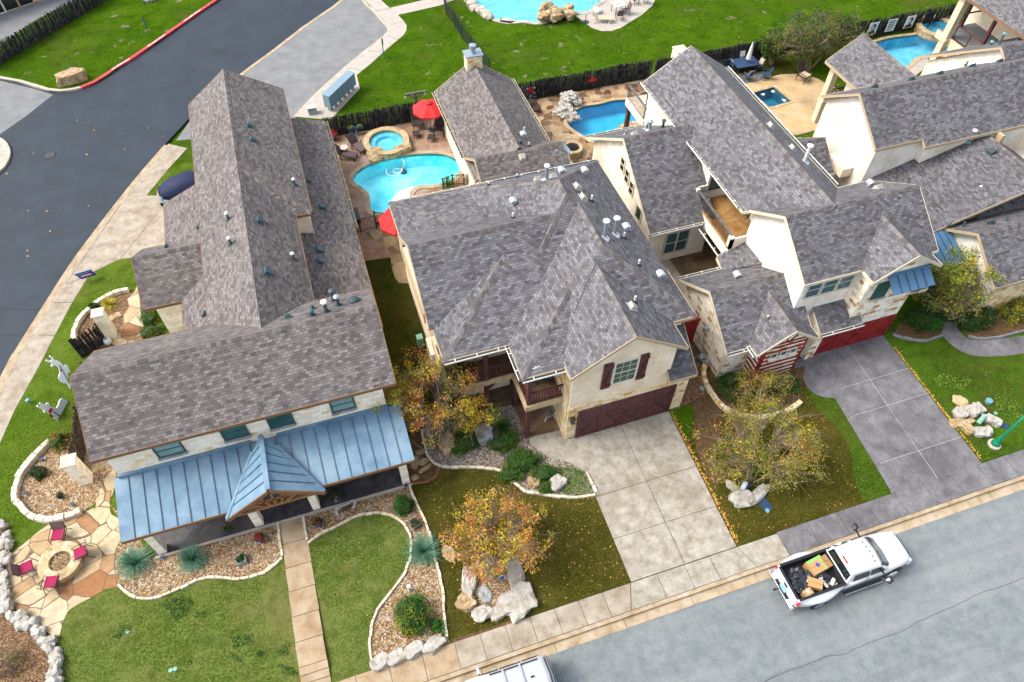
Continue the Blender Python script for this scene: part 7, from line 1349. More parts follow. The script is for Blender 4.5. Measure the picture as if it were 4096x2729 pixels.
# lava fire pit on the flagstone terrace
q = K(2, 0, 615, 1245, .5); t = thing('fire_pit', 'round fire pit of rust brown slate filled with black lava rock', 'fire pit', (q.x, q.y, 0)); mb = MB(); n = 24
mb.m(0).add([(q.x + r_ * math.cos(2 * math.pi * k / n), q.y + r_ * math.sin(2 * math.pi * k / n), z) for r_, z in ((.62, 0), (.62, .42), (.70, .42), (.70, .5), (.46, .5), (.46, .3)) for k in range(n)], [(i * n + k, i * n + (k + 1) % n, (i + 1) * n + (k + 1) % n, (i + 1) * n + k) for i in range(5) for k in range(n)]); mb.build('ring', ['flag_rim'], t); mb = MB(); rnd = random.Random(3)
for _ in range(60): a = rnd.uniform(0, 6.28); d = .4 * math.sqrt(rnd.random()); mb.rock((q.x + d * math.cos(a), q.y + d * math.sin(a), .45), .07, .06, .06, rnd.randint(0, 50), 1)
mb.lathe((q.x, q.y, .3), [(.46, 0), (.46, .1)], 16); mb.build('lava_rock', ['lava'], t)
# upper pool furniture
def pool_lounger(label, loc, rz):
    t = thing('pool_lounger', label, 'sun lounger', loc, rz); M_ = TM(loc, rz); mb = MB(M_); mb.box(-.9, .3, -.3, .3, .32, .36); mb.build('seat', ['cushion_beige'], t); mb = MB(M_); mb.bar((.3, 0, .34), (.85, 0, .75), .6, .04, (0, 0, 1)); mb.build('backrest', ['cushion_beige'], t)
    for x in (-.7, .55):
        mb = MB(M_)
        for y in (-.3, .3): mb.tube([(x - .16, y, 0), (x, y, .34), (x + .16, y, 0)], .03, 6)
        mb.build('leg', ['plastic_white'], t)
    return t
pool_lounger('white framed tan sling lounger on the pale deck of the big pool', K(2, 0, 860, 185), R_(160))
q = K(2, 0, 825, 110); mb = MB(); mb.lathe((q.x, q.y, 0), [(.12, 0), (.3, .06), (.34, .2), (.3, .34), (.1, .4)], 16); mb.build('beach_ball', ['plastic_white'], label='white round ball behind the tan lounger', cat='ball')
q = K(2, 0, 725, 190); t = thing('umbrella_stand', 'dark umbrella stand with short stub on the pale deck', 'umbrella stand', q); mb = MB(); mb.lathe((q.x, q.y, 0), [(.28, 0), (.28, .05), (.06, .07)], 16); mb.build('foot', ['iron'], t); mb = MB(); mb.lathe((q.x, q.y, .05), [(.03, 0), (.03, .6)], 8); mb.build('tube', ['iron'], t)
def table(label, loc, rz, a, b, h, topm, legm, ins=None):
    t = thing('patio_table', label, 'patio table', loc, rz); M_ = TM(loc, rz); mb = MB(M_); mb.m(0).box(-a, a, -b, b, h - .04, h)
    if ins: mb.m(1).box(-a * .35, a * .35, -b * .35, b * .35, h, h + .006)
    mb.build('top', [topm, ins or topm], t)
    for x in (-1, 1):
        for y in (-1, 1): mb = MB(M_); mb.tube([(x * a * .9, y * b * .9, 0), (x * a * .85, y * b * .85, h)], .028, 5); mb.build('leg', [legm], t)
    return t
table('square white patio table with grey centre tile on the pale deck', K(2, 0, 1000, 105), R_(5), .5, .42, .72, 'plastic_white', 'iron', 'rock_grey')
def sling(label, loc, rz, mat='wicker_light', fr='iron', name='sling_chair', swivel=False, pad=None):
    t = thing(name, label, 'chair', loc, rz); M_ = TM(loc, rz); mb = MB(M_); mb.box(-.24, .24, -.24, .24, .40, .44); mb.build('seat', [mat], t); mb = MB(M_); mb.bar((-.24, 0, .42), (-.40, 0, .95), .48, .03, (0, 0, 1)) ; mb.build('backrest', [mat], t); mb = MB(M_)
    for y in (-.26, .26): mb.tube([(.24, y, .42), (.22, y, .62), (-.3, y, .64)], .018, 5)
    mb.build('armrest', [fr], t)
    if swivel: mb = MB(M_); mb.lathe((0, 0, 0), [(.05, .1), (.05, .4)], 8); mb.tube([(.3 * math.cos(a), .3 * math.sin(a), .03) for a in [k * math.pi / 8 for k in range(17)]], .022, 5, False); [mb.bar((.3 * math.cos(a), .3 * math.sin(a), .04), (0, 0, .12), .03, .03) for a in (0, 1.57, 3.14, 4.71)]; mb.build('pedestal', [fr], t)
    else:
        for x in (-.24, .24):
            for y in (-.26, .26): mb = MB(M_); mb.tube([(x * 1.15, y, 0), (x, y, .42)], .02, 5); mb.build('leg', [fr], t)
    if pad: mb = MB(M_); mb.bar((-.2, 0, .46), (-.34, 0, .9), .4, .09, (0, 0, 1)); mb.build('cushion', [pad], t, bevel=.03)
    return t
sling('tan sling chair right of the white topped table', K(2, 0, 1062, 125), R_(185)); sling('tan sling chair in front of the white topped table', K(2, 0, 1008, 165), R_(80)); sling('tan sling chair at the top edge of the pale deck', K(2, 0, 1135, 35), R_(20)); sling('second sling chair at the top edge of the pale deck, by the lawn', K(2, 0, 1215, 25), R_(120))
q = K(2, 0, 760, 45); t = thing('pool_rails', 'curved steel hand rails at the corner of the big light blue pool', 'pool rails', q)
for k in (0, 1): o = V((.4 * k, -.12 * k, 0)); mb = MB(); mb.tube(smooth_path([q + o + V((.5, .35, 0)), q + o + V((.4, .3, .75)), q + o + V((0, .05, .75)), q + o + V((-.25, -.1, .1))], False, 4), .03, 6); mb.build('rail', ['galv'], t)
# terrace of the striped house
q = K(2, 0, 2060, 600); t = table('blue grey mesh patio table with closed parasol in its centre', (q.x, q.y, 0), R_(-2), .95, .62, .72, 'lid_blue', 'iron')
q = V((33.0 - .9, 41.05, 0)); q = K(2, 0, 2075, 605)
t = thing('closed_parasol', 'closed white parasol standing through the blue patio table', 'parasol', (q.x, q.y, 0)); mb = MB(); mb.lathe((q.x, q.y, 0), [(.03, 0), (.03, 2.3)], 8); mb.build('pole', ['cedar_brown'], t); mb = MB(); mb.lathe((q.x, q.y, 0), [(.17, 1.0), (.2, 1.05), (.15, 1.5), (.1, 2.0), (.03, 2.35)], 10); mb.build('canopy', ['umbrella_white'], t)
for lb, X, Y, rz, pad in (('swivel chair with white cushion at the left end of the blue table', 1975, 600, -5, 'umbrella_white'), ('swivel chair with white cushion behind the blue table', 2050, 545, -95, 'umbrella_white'), ('swivel chair with beige cushion at the right end of the blue table', 2175, 600, 190, 'cushion_beige'), ('swivel chair with pale cushion in front of the blue table', 2090, 680, 100, 'cushion_beige'), ('empty mesh swivel chair right of the blue table near the peach terrace', 2240, 670, 150, None)): sling(lb, K(2, 0, X, Y), R_(rz), 'lid_blue', 'frame_dark', 'swivel_chair', True, pad)
sheet('wood_deck', [K(2, 0, 1960, 650), K(2, 0, 2100, 610), K(2, 0, 2290, 610), K(2, 0, 2300, 665), K(2, 0, 2050, 720)], .028, 'wood_grey')
for lb, X, Y in (('galvanised oval tub at the fence left of the closed parasol', 1885, 540), ('galvanised round tub directly behind the closed parasol', 2050, 505)):
    q = K(2, 0, X, Y); t = thing('metal_tub', lb, 'tub', q); mb = MB(); mb.lathe((q.x, q.y, 0), [(.72, 0), (.74, .25), (.72, .28), (.74, .52), (.78, .56), (.70, .56), (.68, .42)], 24, 'z', 1, .62); mb.build('shell', ['tub'], t); mb = MB(); mb.lathe((q.x, q.y, .42), [(.69, 0), (.01, .01)], 24, 'z', 1, .62); mb.build('soil_fill', ['soil'], t)
q = K(3, 0, 455, 690); t = wicker_chair('black wicker armchair with beige cushion on the peach terrace', (q.x, q.y, 0), R_(-72), 'wicker', 'cushion_beige', s=1.25)
# porch furniture
q = K(2, 2, 420, 700); t = thing('park_bench', 'dark slatted bench with white iron legs under the corner balcony', 'bench', (q.x - .15, q.y + .1, 0), R_(-90)); M_ = TM((q.x - .15, q.y + .1, 0), R_(-90)); mb = MB(M_)
for k in range(4): mb.box(-.55, .55, -.2 + k * .11, -.11 + k * .11, .38, .41)
mb.build('seat', ['wood_grey'], t); mb = MB(M_)
for k in range(3): mb.box(-.55, .55, .27 + k * .03, .30 + k * .03, .48 + k * .12, .57 + k * .12)
mb.build('backrest', ['wood_grey'], t)
for x in (-.52, .52): mb = MB(M_); mb.tube([(x, -.24, 0), (x, -.2, .36), (x, .22, .38), (x, .36, .8)], .03, 6); mb.tube([(x, .28, 0), (x, .2, .38)], .03, 6); mb.build('leg', ['deer_white'], t)
wicker_chair('dark chair at the left end of the upper balcony', (4.1, 19.3, 2.72), R_(-60), 'cedar_dark'); wicker_chair('dark chair at the right end of the upper balcony', (7.6, 17.6, 2.72), R_(-110), 'cedar_dark')
# ---------------------------------------------------------------- cut out reindeer, lights, signs
def cutout(name, label, cat, base, u, w0, outline, th, mat, extra=()):
    # flat plywood figure standing upright: outline in metres (along u, up)
    t = thing(name, label, cat, base); u = V((u[0], u[1], 0)).normalized(); n = V((-u.y, u.x, 0)) * th
    up_ = V((0, 0, 1)) if w0 == 0 else (V((0, 0, 1)) + V((-u.y, u.x, 0)) * w0).normalized(); P3 = lambda q: V(base) + u * q[0] + up_ * q[1]
    mb = MB(); k = len(outline); tv, tt = fill2d(outline); m_ = len(tv); mb.add([P3(p) for p in tv] + [P3(p) + n for p in tv], [f for t_ in tt for f in (tuple(t_), tuple(m_ + i for i in t_[::-1]))]); mb.add([P3(p) for p in outline] + [P3(p) + n for p in outline], [(i, (i + 1) % k, k + (i + 1) % k, k + i) for i in range(k)]); mb.build('figure', [mat], t)
    for nm, pts, m2, off in extra:
        mb = MB(); tv, tt = fill2d(pts); m_ = len(tv); o = V((-u.y, u.x, 0)) * off; mb.add([P3(p) + o for p in tv] + [P3(p) + o + n * .2 for p in tv], [f for t_ in tt for f in (tuple(t_), tuple(m_ + i for i in t_[::-1]))]); mb.build(nm, [m2], t)
    return t
stand = [(.10, .42), (.12, .0), (.20, .0), (.22, .40), (.45, .62), (.62, .66), (.78, .40), (.74, .2), (.82, .18), (.92, .44), (.86, .66), (.94, .70), (1.02, .98), (1.06, 1.12), (1.18, 1.2), (1.22, 1.30), (1.10, 1.36), (1.12, 1.5), (1.06, 1.52), (1.02, 1.36), (.96, 1.42), (.98, 1.60), (.9, 1.62), (.88, 1.40), (.84, 1.22), (.72, 1.02), (.45, .98), (.2, .92), (.04, .8), (-.04, .86), (-.06, .74), (.0, .6)]
def crop_pt(x, y): return G(150 + x * .3125, 1420 + y * .3125)
p = crop_pt(415, 440)
rear = [(0, 0), (.05, 0), (.15, .16), (.26, .14), (.27, .19), (.18, .24), (.2, .42), (.3, .62), (.38, .74), (.40, .72), (.50, .98), (.44, .72), (.49, .70), (.58, 1.08), (.5, 1.16), (.44, 1.1), (.44, 1.35), (.38, 1.52), (.3, 1.62), (.32, 1.78), (.27, 1.92), (.22, 1.9), (.25, 1.76), (.2, 1.66), (.1, 1.72), (.04, 1.84), (-.02, 1.8), (.06, 1.64), (.14, 1.56), (.0, 1.46), (.02, 1.4), (.16, 1.42), (.2, 1.3), (.2, 1.15), (.12, .95), (-.06, .8), (-.12, .62), (-.06, .46), (.05, .32), (.02, .16)]
cutout('reindeer_figure', 'white cut out reindeer leaping upright on the strip of lawn', 'lawn figure', p, (.88, .47), .55, rear, .05, 'deer_white', [('rear_brace', [(.14, .3), (.17, .28), (.34, 1.3), (.31, 1.32)], 'frame_dark', -.03), ('heart', [(.22, .98), (.28, 1.06), (.22, 1.12), (.17, 1.06)], 'light_red', -.035)])
p, p2 = crop_pt(260, 835), crop_pt(395, 600); u = p2 - p; L_ = u.length / 1.25
ly = [(0, 0), (1.25, 0), (1.28, .2), (1.22, .42), (1.05, .5), (.8, .42), (.55, .42), (.44, .62), (.42, .86), (.54, .92), (.52, 1.02), (.36, 1.08), (.26, 1.4), (.18, 1.42), (.18, 1.18), (.06, 1.46), (-.02, 1.42), (.04, 1.05), (-.06, .9), (.06, .74), (.04, .5), (-.02, .25)]
cutout('reindeer_figure', 'white cut out reindeer lying down with red scarf near the sidewalk', 'lawn figure', p, (u.x, u.y), .35, [(x * L_, y * L_) for x, y in ly], .05, 'deer_white', [('scarf', [(.02 * L_, .62 * L_), (.36 * L_, .6 * L_), (.34 * L_, .76 * L_), (.06 * L_, .78 * L_)], 'light_red', -.03), ('scarf_tail', [(-.14 * L_, .38 * L_), (.02 * L_, .36 * L_), (.06 * L_, .62 * L_), (-.08 * L_, .62 * L_)], 'leaf_rust', -.03), ('strap', [(.22 * L_, .02), (.27 * L_, .02), (.27 * L_, .44), (.22 * L_, .44)], 'frame_dark', -.03)])
def small(name, label, cat, c_, r_, X, Y, f, mats, **k): p = K(c_, r_, X, Y); mb = MB(TM(p, k.get('rz', 0))); f(mb); return mb.build(name, mats, label=label, cat=cat, group=k.get('group'))
small('spotlight', 'small green spotlight on the lawn beside the lying reindeer', 'spotlight', 0, 2, 255, 618, lambda m: (m.lathe((0, 0, 0), [(.03, 0), (.03, .16)], 6), m.lathe((0, 0, .16), [(.09, 0), (.1, .12), (.06, .13)], 10)), ['lid_teal'])
for X, Y, tl, lb in ((365, 1110, (0, 2), 'blue solar light beside the pale disc above the rose bush'), (235, 1390, (0, 2), 'blue solar light by the curved edging left of the pot plant'), (630, 1488, (0, 2), 'blue solar light at the lower end of the left gravel bed'), (1385, 520, (0, 3), 'blue solar light at the foot of the leftmost pier'), (1325, 1330, (1, 2), 'blue solar light at the right end of the porch')): small('solar_light', lb, 'garden light', *tl, X, Y, lambda m: (m.box(-.015, .015, -.015, .015, 0, .14), m.box(-.08, .08, -.07, .07, .14, .18)), ['lid_blue'], rz=.4)
for X, Y, tl, lb in ((385, 1095, (0, 2), 'pale valve disc beside a blue solar light above the rose bush'),): small('valve_cover', lb, 'valve cover', *tl, X, Y, lambda m: m.lathe((0, 0, 0), [(.07, 0), (.07, .07), (.04, .08)], 12), ['deck_pale'])
def lid(label, c_, r_, X, Y, r, mat='mint', h=.03, name='drain_cover', cat='drain cover'): small(name, label, cat, c_, r_, X, Y, lambda m: m.lathe((0, 0, 0), [(r, 0), (r, h), (r * .85, h + .006), (.02, h + .008)], 18), [mat])
lid('mint green cover alone in the upper half of the left front lawn', 0, 3, 1085, 1138, .085); lid('mint green cover, left one of the touching pair in the front lawn', 0, 3, 1448, 1468, .085); lid('mint green cover, right one of the touching pair in the front lawn', 0, 3, 1486, 1456, .085); lid('round mint cover in the bare soil beside the curved stone edging', 2, 2, 1712, 497, .12); lid('tiny pale mint cover on the right lawn', 3, 2, 2090, 708, .09)
lid('large teal domed cover on the right lawn', 3, 2, 2026, 612, .17, 'lid_teal', .16, 'utility_cover', 'utility cover')
small('meter_box_lid', 'dark blue rectangular lid in the lawn by the green lamp', 'utility cover', 3, 2, 2140, 805, lambda m: m.box(-.3, .3, -.15, .15, 0, .04), ['lid_blue'], rz=-.75); small('meter_box_lid', 'dark blue lid in the lawn under the thinning yellow tree', 'utility cover', 3, 3, 130, 60, lambda m: m.box(-.22, .22, -.32, .32, 0, .04), ['lid_blue'], rz=.2); small('utility_cover', 'small teal oval cover below the blue lid under the yellow tree', 'utility cover', 3, 3, 155, 115, lambda m: m.lathe((0, 0, 0), [(.12, 0), (.1, .05), (.02, .06)], 12), ['lid_teal'])
for k, (X, Y) in enumerate(((520, 652), (543, 630), (575, 607), (597, 583))): small('round_cover', ('nearest', 'second', 'third', 'farthest')[k] + ' dark teal valve lid of the row leading from the huge tan boulder', 'valve lid', 0, 0, X, Y, lambda m: m.lathe((0, 0, 0), [(.2, 0), (.2, .03), (.02, .04)], 14), ['vent_teal'], group='valve lids by the red kerb corner')
small('vent_stub', 'white pipe stub standing behind the large round shrub', 'pipe', 1, 3, 1355, 790, lambda m: m.lathe((0, 0, 0), [(.07, 0), (.07, .42), (.085, .42), (.085, .5), (.02, .51)], 12), ['pipe_white'])
p = K(2, 2, 2050, 1365); t = thing('utility_post', 'pale green plastic pedestal post leaning by the thinning yellow tree', 'utility post', p); mb = MB(); mb.tube([p, p + V((.08, .12, .55))], [.11, .12], 12); mb.build('tube', ['deer_white'], t); mb = MB(); mb.box(p.x + .12, p.x + .32, p.y - .03, p.y + .03, .1, .35); mb.build('tag', ['sign_blue'], t)
p = K(3, 2, 1930, 805); t = thing('utility_post', 'mint green utility post lying against the rock pile', 'utility post', p); mb = MB(); q = K(3, 2, 2000, 725, .35); mb.tube([p + V((0, 0, .12)), q], [.12, .11], 12); mb.build('tube', ['mint'], t)
# lamp post
p = K(3, 2, 2075, 975); t = thing('street_lamp', 'glossy green lamp post on a round concrete foot by the right sidewalk', 'street lamp', p); mb = MB(); mb.lathe(p, [(.30, -.02), (.30, .10), (.28, .12)], 24); mb.build('footing', ['kerb_pale'], t); mb = MB(); mb.lathe(p, [(.2, .12), (.21, .2), (.17, .32), (.11, .4), (.12, .46), (.085, .52), (.07, .9), (.06, 3.4)], 20); mb.build('pole', ['pole_green'], t, True); mb = MB(); mb.lathe(p + V((0, 0, 3.4)), [(.1, 0), (.16, .1), (.2, .5), (.24, .55), (.05, .75)], 8); mb.build('lantern', ['pole_green'], t)
def street_sign(label, p, h, rz, wd=.34, hh=.5, mat='sign_green'):
    t = thing('street_sign', label, 'sign', p, rz); M_ = TM(p, rz); mb = MB(M_); mb.lathe((0, 0, 0), [(.035, 0), (.035, h)], 8); mb.build('post', ['sign_green'], t); mb = MB(M_); mb.box(-wd / 2, wd / 2, -.05, -.035, h - hh, h); mb.build('panel', [mat], t)
street_sign('slim green sign on the lawn by the curved pale sidewalk', K(1, 0, 1138, 492), 1.55, 1.2); street_sign('slim green sign post on the lawn above the red kerb', K(0, 0, 1272, 305), 1.55, .9, .12, .75); street_sign('second slim green post at the top edge beside a pale base', K(0, 0, 1230, 48), 1.4, .9, .12, .6); boulder('pale stone base at the top edge beside the second green post', K(0, 0, 1270, 5), (.5, .4, .25), 'rock_grey', 0, 77)
# blue yard sign
p = K(0, 1, 770, 985); t = thing('yard_sign', 'blue yard sign with red oval band at the driveway corner', 'yard sign', p); u = V((1, .12, 0)).normalized(); upv = V((-.25, -.15, 1)).normalized(); c = p + V((-.05, .05, .5)); M_ = frame(c, u, upv)
mb = MB(M_); mb.m(0).box(-.42, .42, -.27, .27, -.008, 0); mb.m(1).box(-.44, .44, -.29, .29, -.012, -.008)
mb.m(2).add([(.36 * math.cos(k * math.pi / 10), -.05 + .11 * math.sin(k * math.pi / 10), .004) for k in range(20)], [tuple(range(20))]); rnd = random.Random(2)
for k in range(6): mb.m(3).box(-.27 + k * .09, -.27 + k * .09 + .06, -.09, .0, .005, .008)
for k in range(7): mb.m(4).box(-.33 + k * .095, -.33 + k * .095 + .065, .11, .2, .001, .004)
mb.build('board', ['sign_blue', 'plastic_white', 'sign_red', 'lettering_white', 'lettering_sky'], t); mb = MB()
for k in (-.2, .2): mb.tube([c + u * k - upv * .2, p + u * k], .008, 5)
mb.build('wire_legs', ['galv'], t)
# alarm sign and antler number
p = K(1, 3, 2145, 720); t = thing('alarm_sign', 'small blue octagonal alarm sign in the boulder ring', 'sign', p); M_ = frame(p + V((0, .05, .42)), (1, .1, 0), (-.1, .35, 1)); mb = MB(M_); n = 8
for r_, z, m_ in ((.16, 0, 1), (.145, .004, 0)): mb.m(m_).add([(r_ * math.cos((k + .5) * math.pi / 4), r_ * .9 * math.sin((k + .5) * math.pi / 4), z) for k in range(8)] + [(r_ * math.cos((k + .5) * math.pi / 4), r_ * .9 * math.sin((k + .5) * math.pi / 4), z - .01) for k in range(8)], [tuple(range(8)), tuple(range(8, 16))[::-1]] + [(k, 8 + k, 8 + (k + 1) % 8, (k + 1) % 8) for k in range(8)])
letters('ADT', .14, M_ @ Matrix.Translation((0, 0, .008)), mb, 2); mb.build('board', ['sign_blue', 'deer_white', 'lettering_white'], t); mb = MB(); mb.tube([p, p + V((0, .05, .38))], .012, 5); mb.build('stake', ['galv'], t)
a, b = K(1, 3, 745, 140), K(1, 3, 900, 75); c = (a + b) / 2; u = (b - a).normalized(); v_ = V((-u.y, u.x, 0)); P2 = lambda x, y, z=.1: c + u * x + v_ * y + V((0, 0, z))
t = thing('antler_number_sign', 'white antlers round a brown house number board in the gravel', 'house number', (c.x, c.y, 0)); mb = MB()
for pts, r_ in (([(-.42, -.12, .05), (-.47, .0, .12), (-.4, .1, .18), (-.2, .12, .16)], .03), ([(-.44, .03, .12), (-.6, .04, .2)], .018), ([(-.45, -.05, .1), (-.58, -.05, .14)], .018), ([(-.5, .2, .1), (-.3, .22, .16), (-.1, .18, .16), (.25, .18, .16)], .03), ([(.2, -.08, .12), (.34, -.04, .14), (.42, .08, .16), (.40, .2, .2), (.28, .24, .24)], .03), ([(.36, -.02, .14), (.34, -.12, .1)], .02), ([(.42, .08, .16), (.46, .1, .2)], .018)): q = smooth_path([P2(x, y, z) for x, y, z in pts], False, 4); mb.tube(q, [r_ * (1 - .55 * i / len(q)) for i in range(len(q))], 6)
mb.build('antlers', ['antler'], t, True); M_ = frame(P2(0, .03, .12), u, v_); mb = MB(M_); mb.m(0).box(-.26, .26, -.07, .08, -.03, .0); letters('1203', .15, M_ @ Matrix.Translation((0, .0, .004)), mb2 := MB(), 0); mb.build('board', ['cedar_brown'], t); mb2.build('numerals', ['print_dark'], t)
# panels and ornaments on the fences
for X, Y, lb, kind_ in ((1050, 240, 'left pale panel with a dark head silhouette on the black fence', 1), (1212, 200, 'middle pale panel with rows of dark lines on the black fence', 0), (1370, 170, 'right pale panel with a dark bust silhouette on the black fence', 2)):
    p = K(3, 0, X, Y, .85); mb = MB(frame((p.x * 42.72 / p.y, 42.72, .85), (1, 0, 0), (0, 0, 1))); mb.m(0).box(-.42, .42, -.5, .5, 0, .02)
    if kind_ == 0:
        for k in range(6): mb.m(1).box(-.3, .28 - .06 * (k % 3), .34 - k * .14, .4 - k * .14, .02, .026)
    else:
        mb.m(1).add([(.2 * math.cos(k * math.pi / 9) + .04, .12 + .27 * math.sin(k * math.pi / 9), .024) for k in range(18)], [tuple(range(18))]); mb.m(1).add([(-.36, -.46, .024), (.36, -.46, .024), (.3, -.24, .024), (.05, -.12, .024), (-.28, -.26, .024)], [(0, 1, 2, 3, 4)]); mb.m(0).add([(.09 * math.cos(k * math.pi / 6) - .02 * kind_, .08 + .15 * math.sin(k * math.pi / 6), .028) for k in range(12)], [tuple(range(12))])
    mb.build('picture_panel', ['deer_white', 'print_dark'], label=lb, cat='panel')
p = K(2, 0, 235, 735, .7); t = thing('turtle_ornament', 'round turtle shaped wall ornament in rust and teal on the stakes', 'ornament', (p.x, 42.84, .7)); mb = MB(); mb.lathe((p.x, 42.86, .75), [(.3, 0), (.26, -.06), (.1, -.1)], 16, 'y'); mb.build('shell', ['wood_red'], t); mb = MB()
for a in (.6, 2.5, 3.8, 5.6): mb.lathe((p.x + .34 * math.cos(a), 42.84, .75 + .34 * math.sin(a)), [(.1, 0), (.06, -.04)], 8, 'y')
mb.lathe((p.x, 42.84, .32), [(.13, 0), (.08, -.05)], 10, 'y'); mb.build('limbs', ['lid_teal'], t)
p = K(2, 0, 755, 655, .6); t = thing('truck_ornament', 'small red truck shaped metal ornament on the stake fence', 'ornament', (p.x, 42.84, .7)); mb = MB(); mb.extr([(p.x - .32, 42.86, .6), (p.x + .32, 42.86, .6), (p.x + .32, 42.86, .78), (p.x + .12, 42.86, .8), (p.x + .05, 42.86, 1.0), (p.x - .14, 42.86, 1.0), (p.x - .16, 42.86, .8), (p.x - .32, 42.86, .8)], (0, -.03, 0)); mb.build('body', ['light_red'], t); mb = MB(); [mb.lathe((p.x + s, 42.84, .58), [(.08, 0), (.07, -.03)], 12, 'y') for s in (-.2, .2)]; mb.build('wheels', ['rubber'], t)
p = K(1, 0, 1420, 990); t = thing('bird_feeder_post', 'grey timber cross arm post with hanging feeders behind the stakes', 'feeder post', (p.x, 43.3, 0)); mb = MB(); mb.box(p.x - .08, p.x + .08, 43.22, 43.38, 0, 1.9); mb.bar((p.x - .75, 43.3, 1.9), (p.x + .75, 43.3, 1.9), .14, .1); mb.bar((p.x, 43.3, 1.4), (p.x + .5, 43.3, 1.86), .07, .07); mb.bar((p.x, 43.3, 1.4), (p.x - .5, 43.3, 1.86), .07, .07); mb.build('frame', ['wood_grey'], t); mb = MB(); [mb.lathe((p.x + s, 43.3, 1.62), [(.05, 0), (.06, .12), (.02, .2)], 8) for s in (-.68, .68)]; mb.build('feeders', ['galv_white'], t)
# propane bottle and bits
p = K(0, 1, 925, 1510); t = thing('gas_bottle', 'white round gas bottle at the foot of the fan shaped fence', 'gas bottle', p); mb = MB(); mb.lathe(p, [(.12, 0), (.2, .08), (.2, .28), (.12, .38)], 14); mb.build('tank', ['deer_white'], t, True); mb = MB(); mb.lathe(p + V((0, 0, .38)), [(.08, 0), (.08, .08), (.03, .09)], 10); mb.build('valve_guard', ['galv'], t)
p = K(1, 1, 1295, 690); mb = MB(TM(p, .3)); mb.lathe((0, 0, .35), [(.22, -.04), (.26, 0), (.22, .04), (.14, 0)], 16, 'y'); mb.build('hose_reel', ['iron'], label='dark hose reel against the wall of the middle house by the flagstones', cat='hose reel')
# mailboxes: a cluster on legs
a, b = K(1, 0, 690, 960), K(1, 0, 905, 752); u = (b - a).normalized(); v_ = V((-u.y, u.x, 0)); L = (b - a).length; t0 = None
sheet('mailbox_pad', [K(1, 0, *q) for q in [(600, 1000), (690, 1010), (932, 752), (905, 720), (640, 940)]], .024, 'deck_pale', thick=.05)
nU = 6; wU = L / nU
for i in range(nU):
    c = a + u * wU * (i + .5) + v_ * .22; rz = math.atan2(u.y, u.x); lb = ('first', 'second', 'third', 'fourth', 'fifth', 'last')[i]
    if t0 is None:
        t = thing('mailbox_unit', 'first pale blue mailbox unit, nearest the stake fence', 'mailbox', (c.x, c.y, 0), rz, 'mailbox units on the pale sidewalk'); M_ = TM(c, rz); mb = MB(M_); mb.box(-wU / 2 + .015, wU / 2 - .015, -.26, .26, .38, 1.28); mb.add([(-wU / 2, -.3, 1.28), (wU / 2, -.3, 1.28), (wU / 2, .3, 1.33), (-wU / 2, .3, 1.33), (-wU / 2, -.3, 1.31), (wU / 2, -.3, 1.31), (wU / 2, .3, 1.36), (-wU / 2, .3, 1.36)], [(3, 2, 1, 0), (4, 5, 6, 7), (0, 1, 5, 4), (1, 2, 6, 5), (2, 3, 7, 6), (3, 0, 4, 7)]); mb.build('cabinet', ['metal_pale'] if 'metal_pale' in MATS else ['galv_white'], t); mb = MB(M_); mb.box(-.12, .12, -.12, .12, 0, .38); mb.build('pedestal', ['galv'], t); mb = MB(M_); mb.box(-wU / 2 + .05, wU / 2 - .05, .26, .272, .45, 1.24); mb.build('door', ['galv_white'], t); t0 = t
    else: copy_tree(t0, (c.x, c.y, 0), rz, lb + ' pale blue mailbox unit counted from the stake fence')
q = K(1, 0, 540, 960); mb = MB(); mb.box(q.x - .35, q.x + .25, q.y - .2, q.y + .2, .0, .5); mb.m(1).box(q.x - .38, q.x + .28, q.y - .23, q.y + .23, .5, .54); mb.build('condenser_box', ['galv', 'galv_white'], label='grey metal box with pale lid between fence end and mailboxes', cat='cabinet')
# covered boat on the side drive
c = V((-8.0, 39.6, 0)); rings = []
for x, w_, h in ((-1.75, .12, .75), (-1.5, .55, 1.0), (-1.0, .80, 1.22), (-.3, .88, 1.42), (.3, .86, 1.55), (.9, .8, 1.4), (1.5, .7, 1.25), (1.75, .5, 1.0)): rings.append([c + V((x, y * w_, z)) for y, z in ((-1, .42), (-1.0, .75), (-.72, h * .86), (-.3, h * .97), (0, h), (.3, h * .97), (.72, h * .86), (1.0, .75), (1, .42))])
t = thing('covered_boat', 'boat under a dark blue cover on its trailer beside the driveway', 'boat', c); mb = MB(); mb.loft(rings); mb.build('cover', ['tarp_blue'], t, True); mb = MB(); mb.box(c.x - 1.7, c.x + 1.9, c.y - .98, c.y - .84, .3, .52); mb.box(c.x - 1.7, c.x - 1.55, c.y - .98, c.y + .9, .3, .5); mb.lathe((c.x - 1.2, c.y - 1.05, .28), [(.27, 0), (.27, .18)], 14, 'y'); mb.build('trailer', ['trailer_grey'], t); mb = MB(); mb.tube([c + V((.75, -.86, .8)), c + V((1.0, -.87, .74))], .03, 6); mb.build('strap', ['light_red'], t)
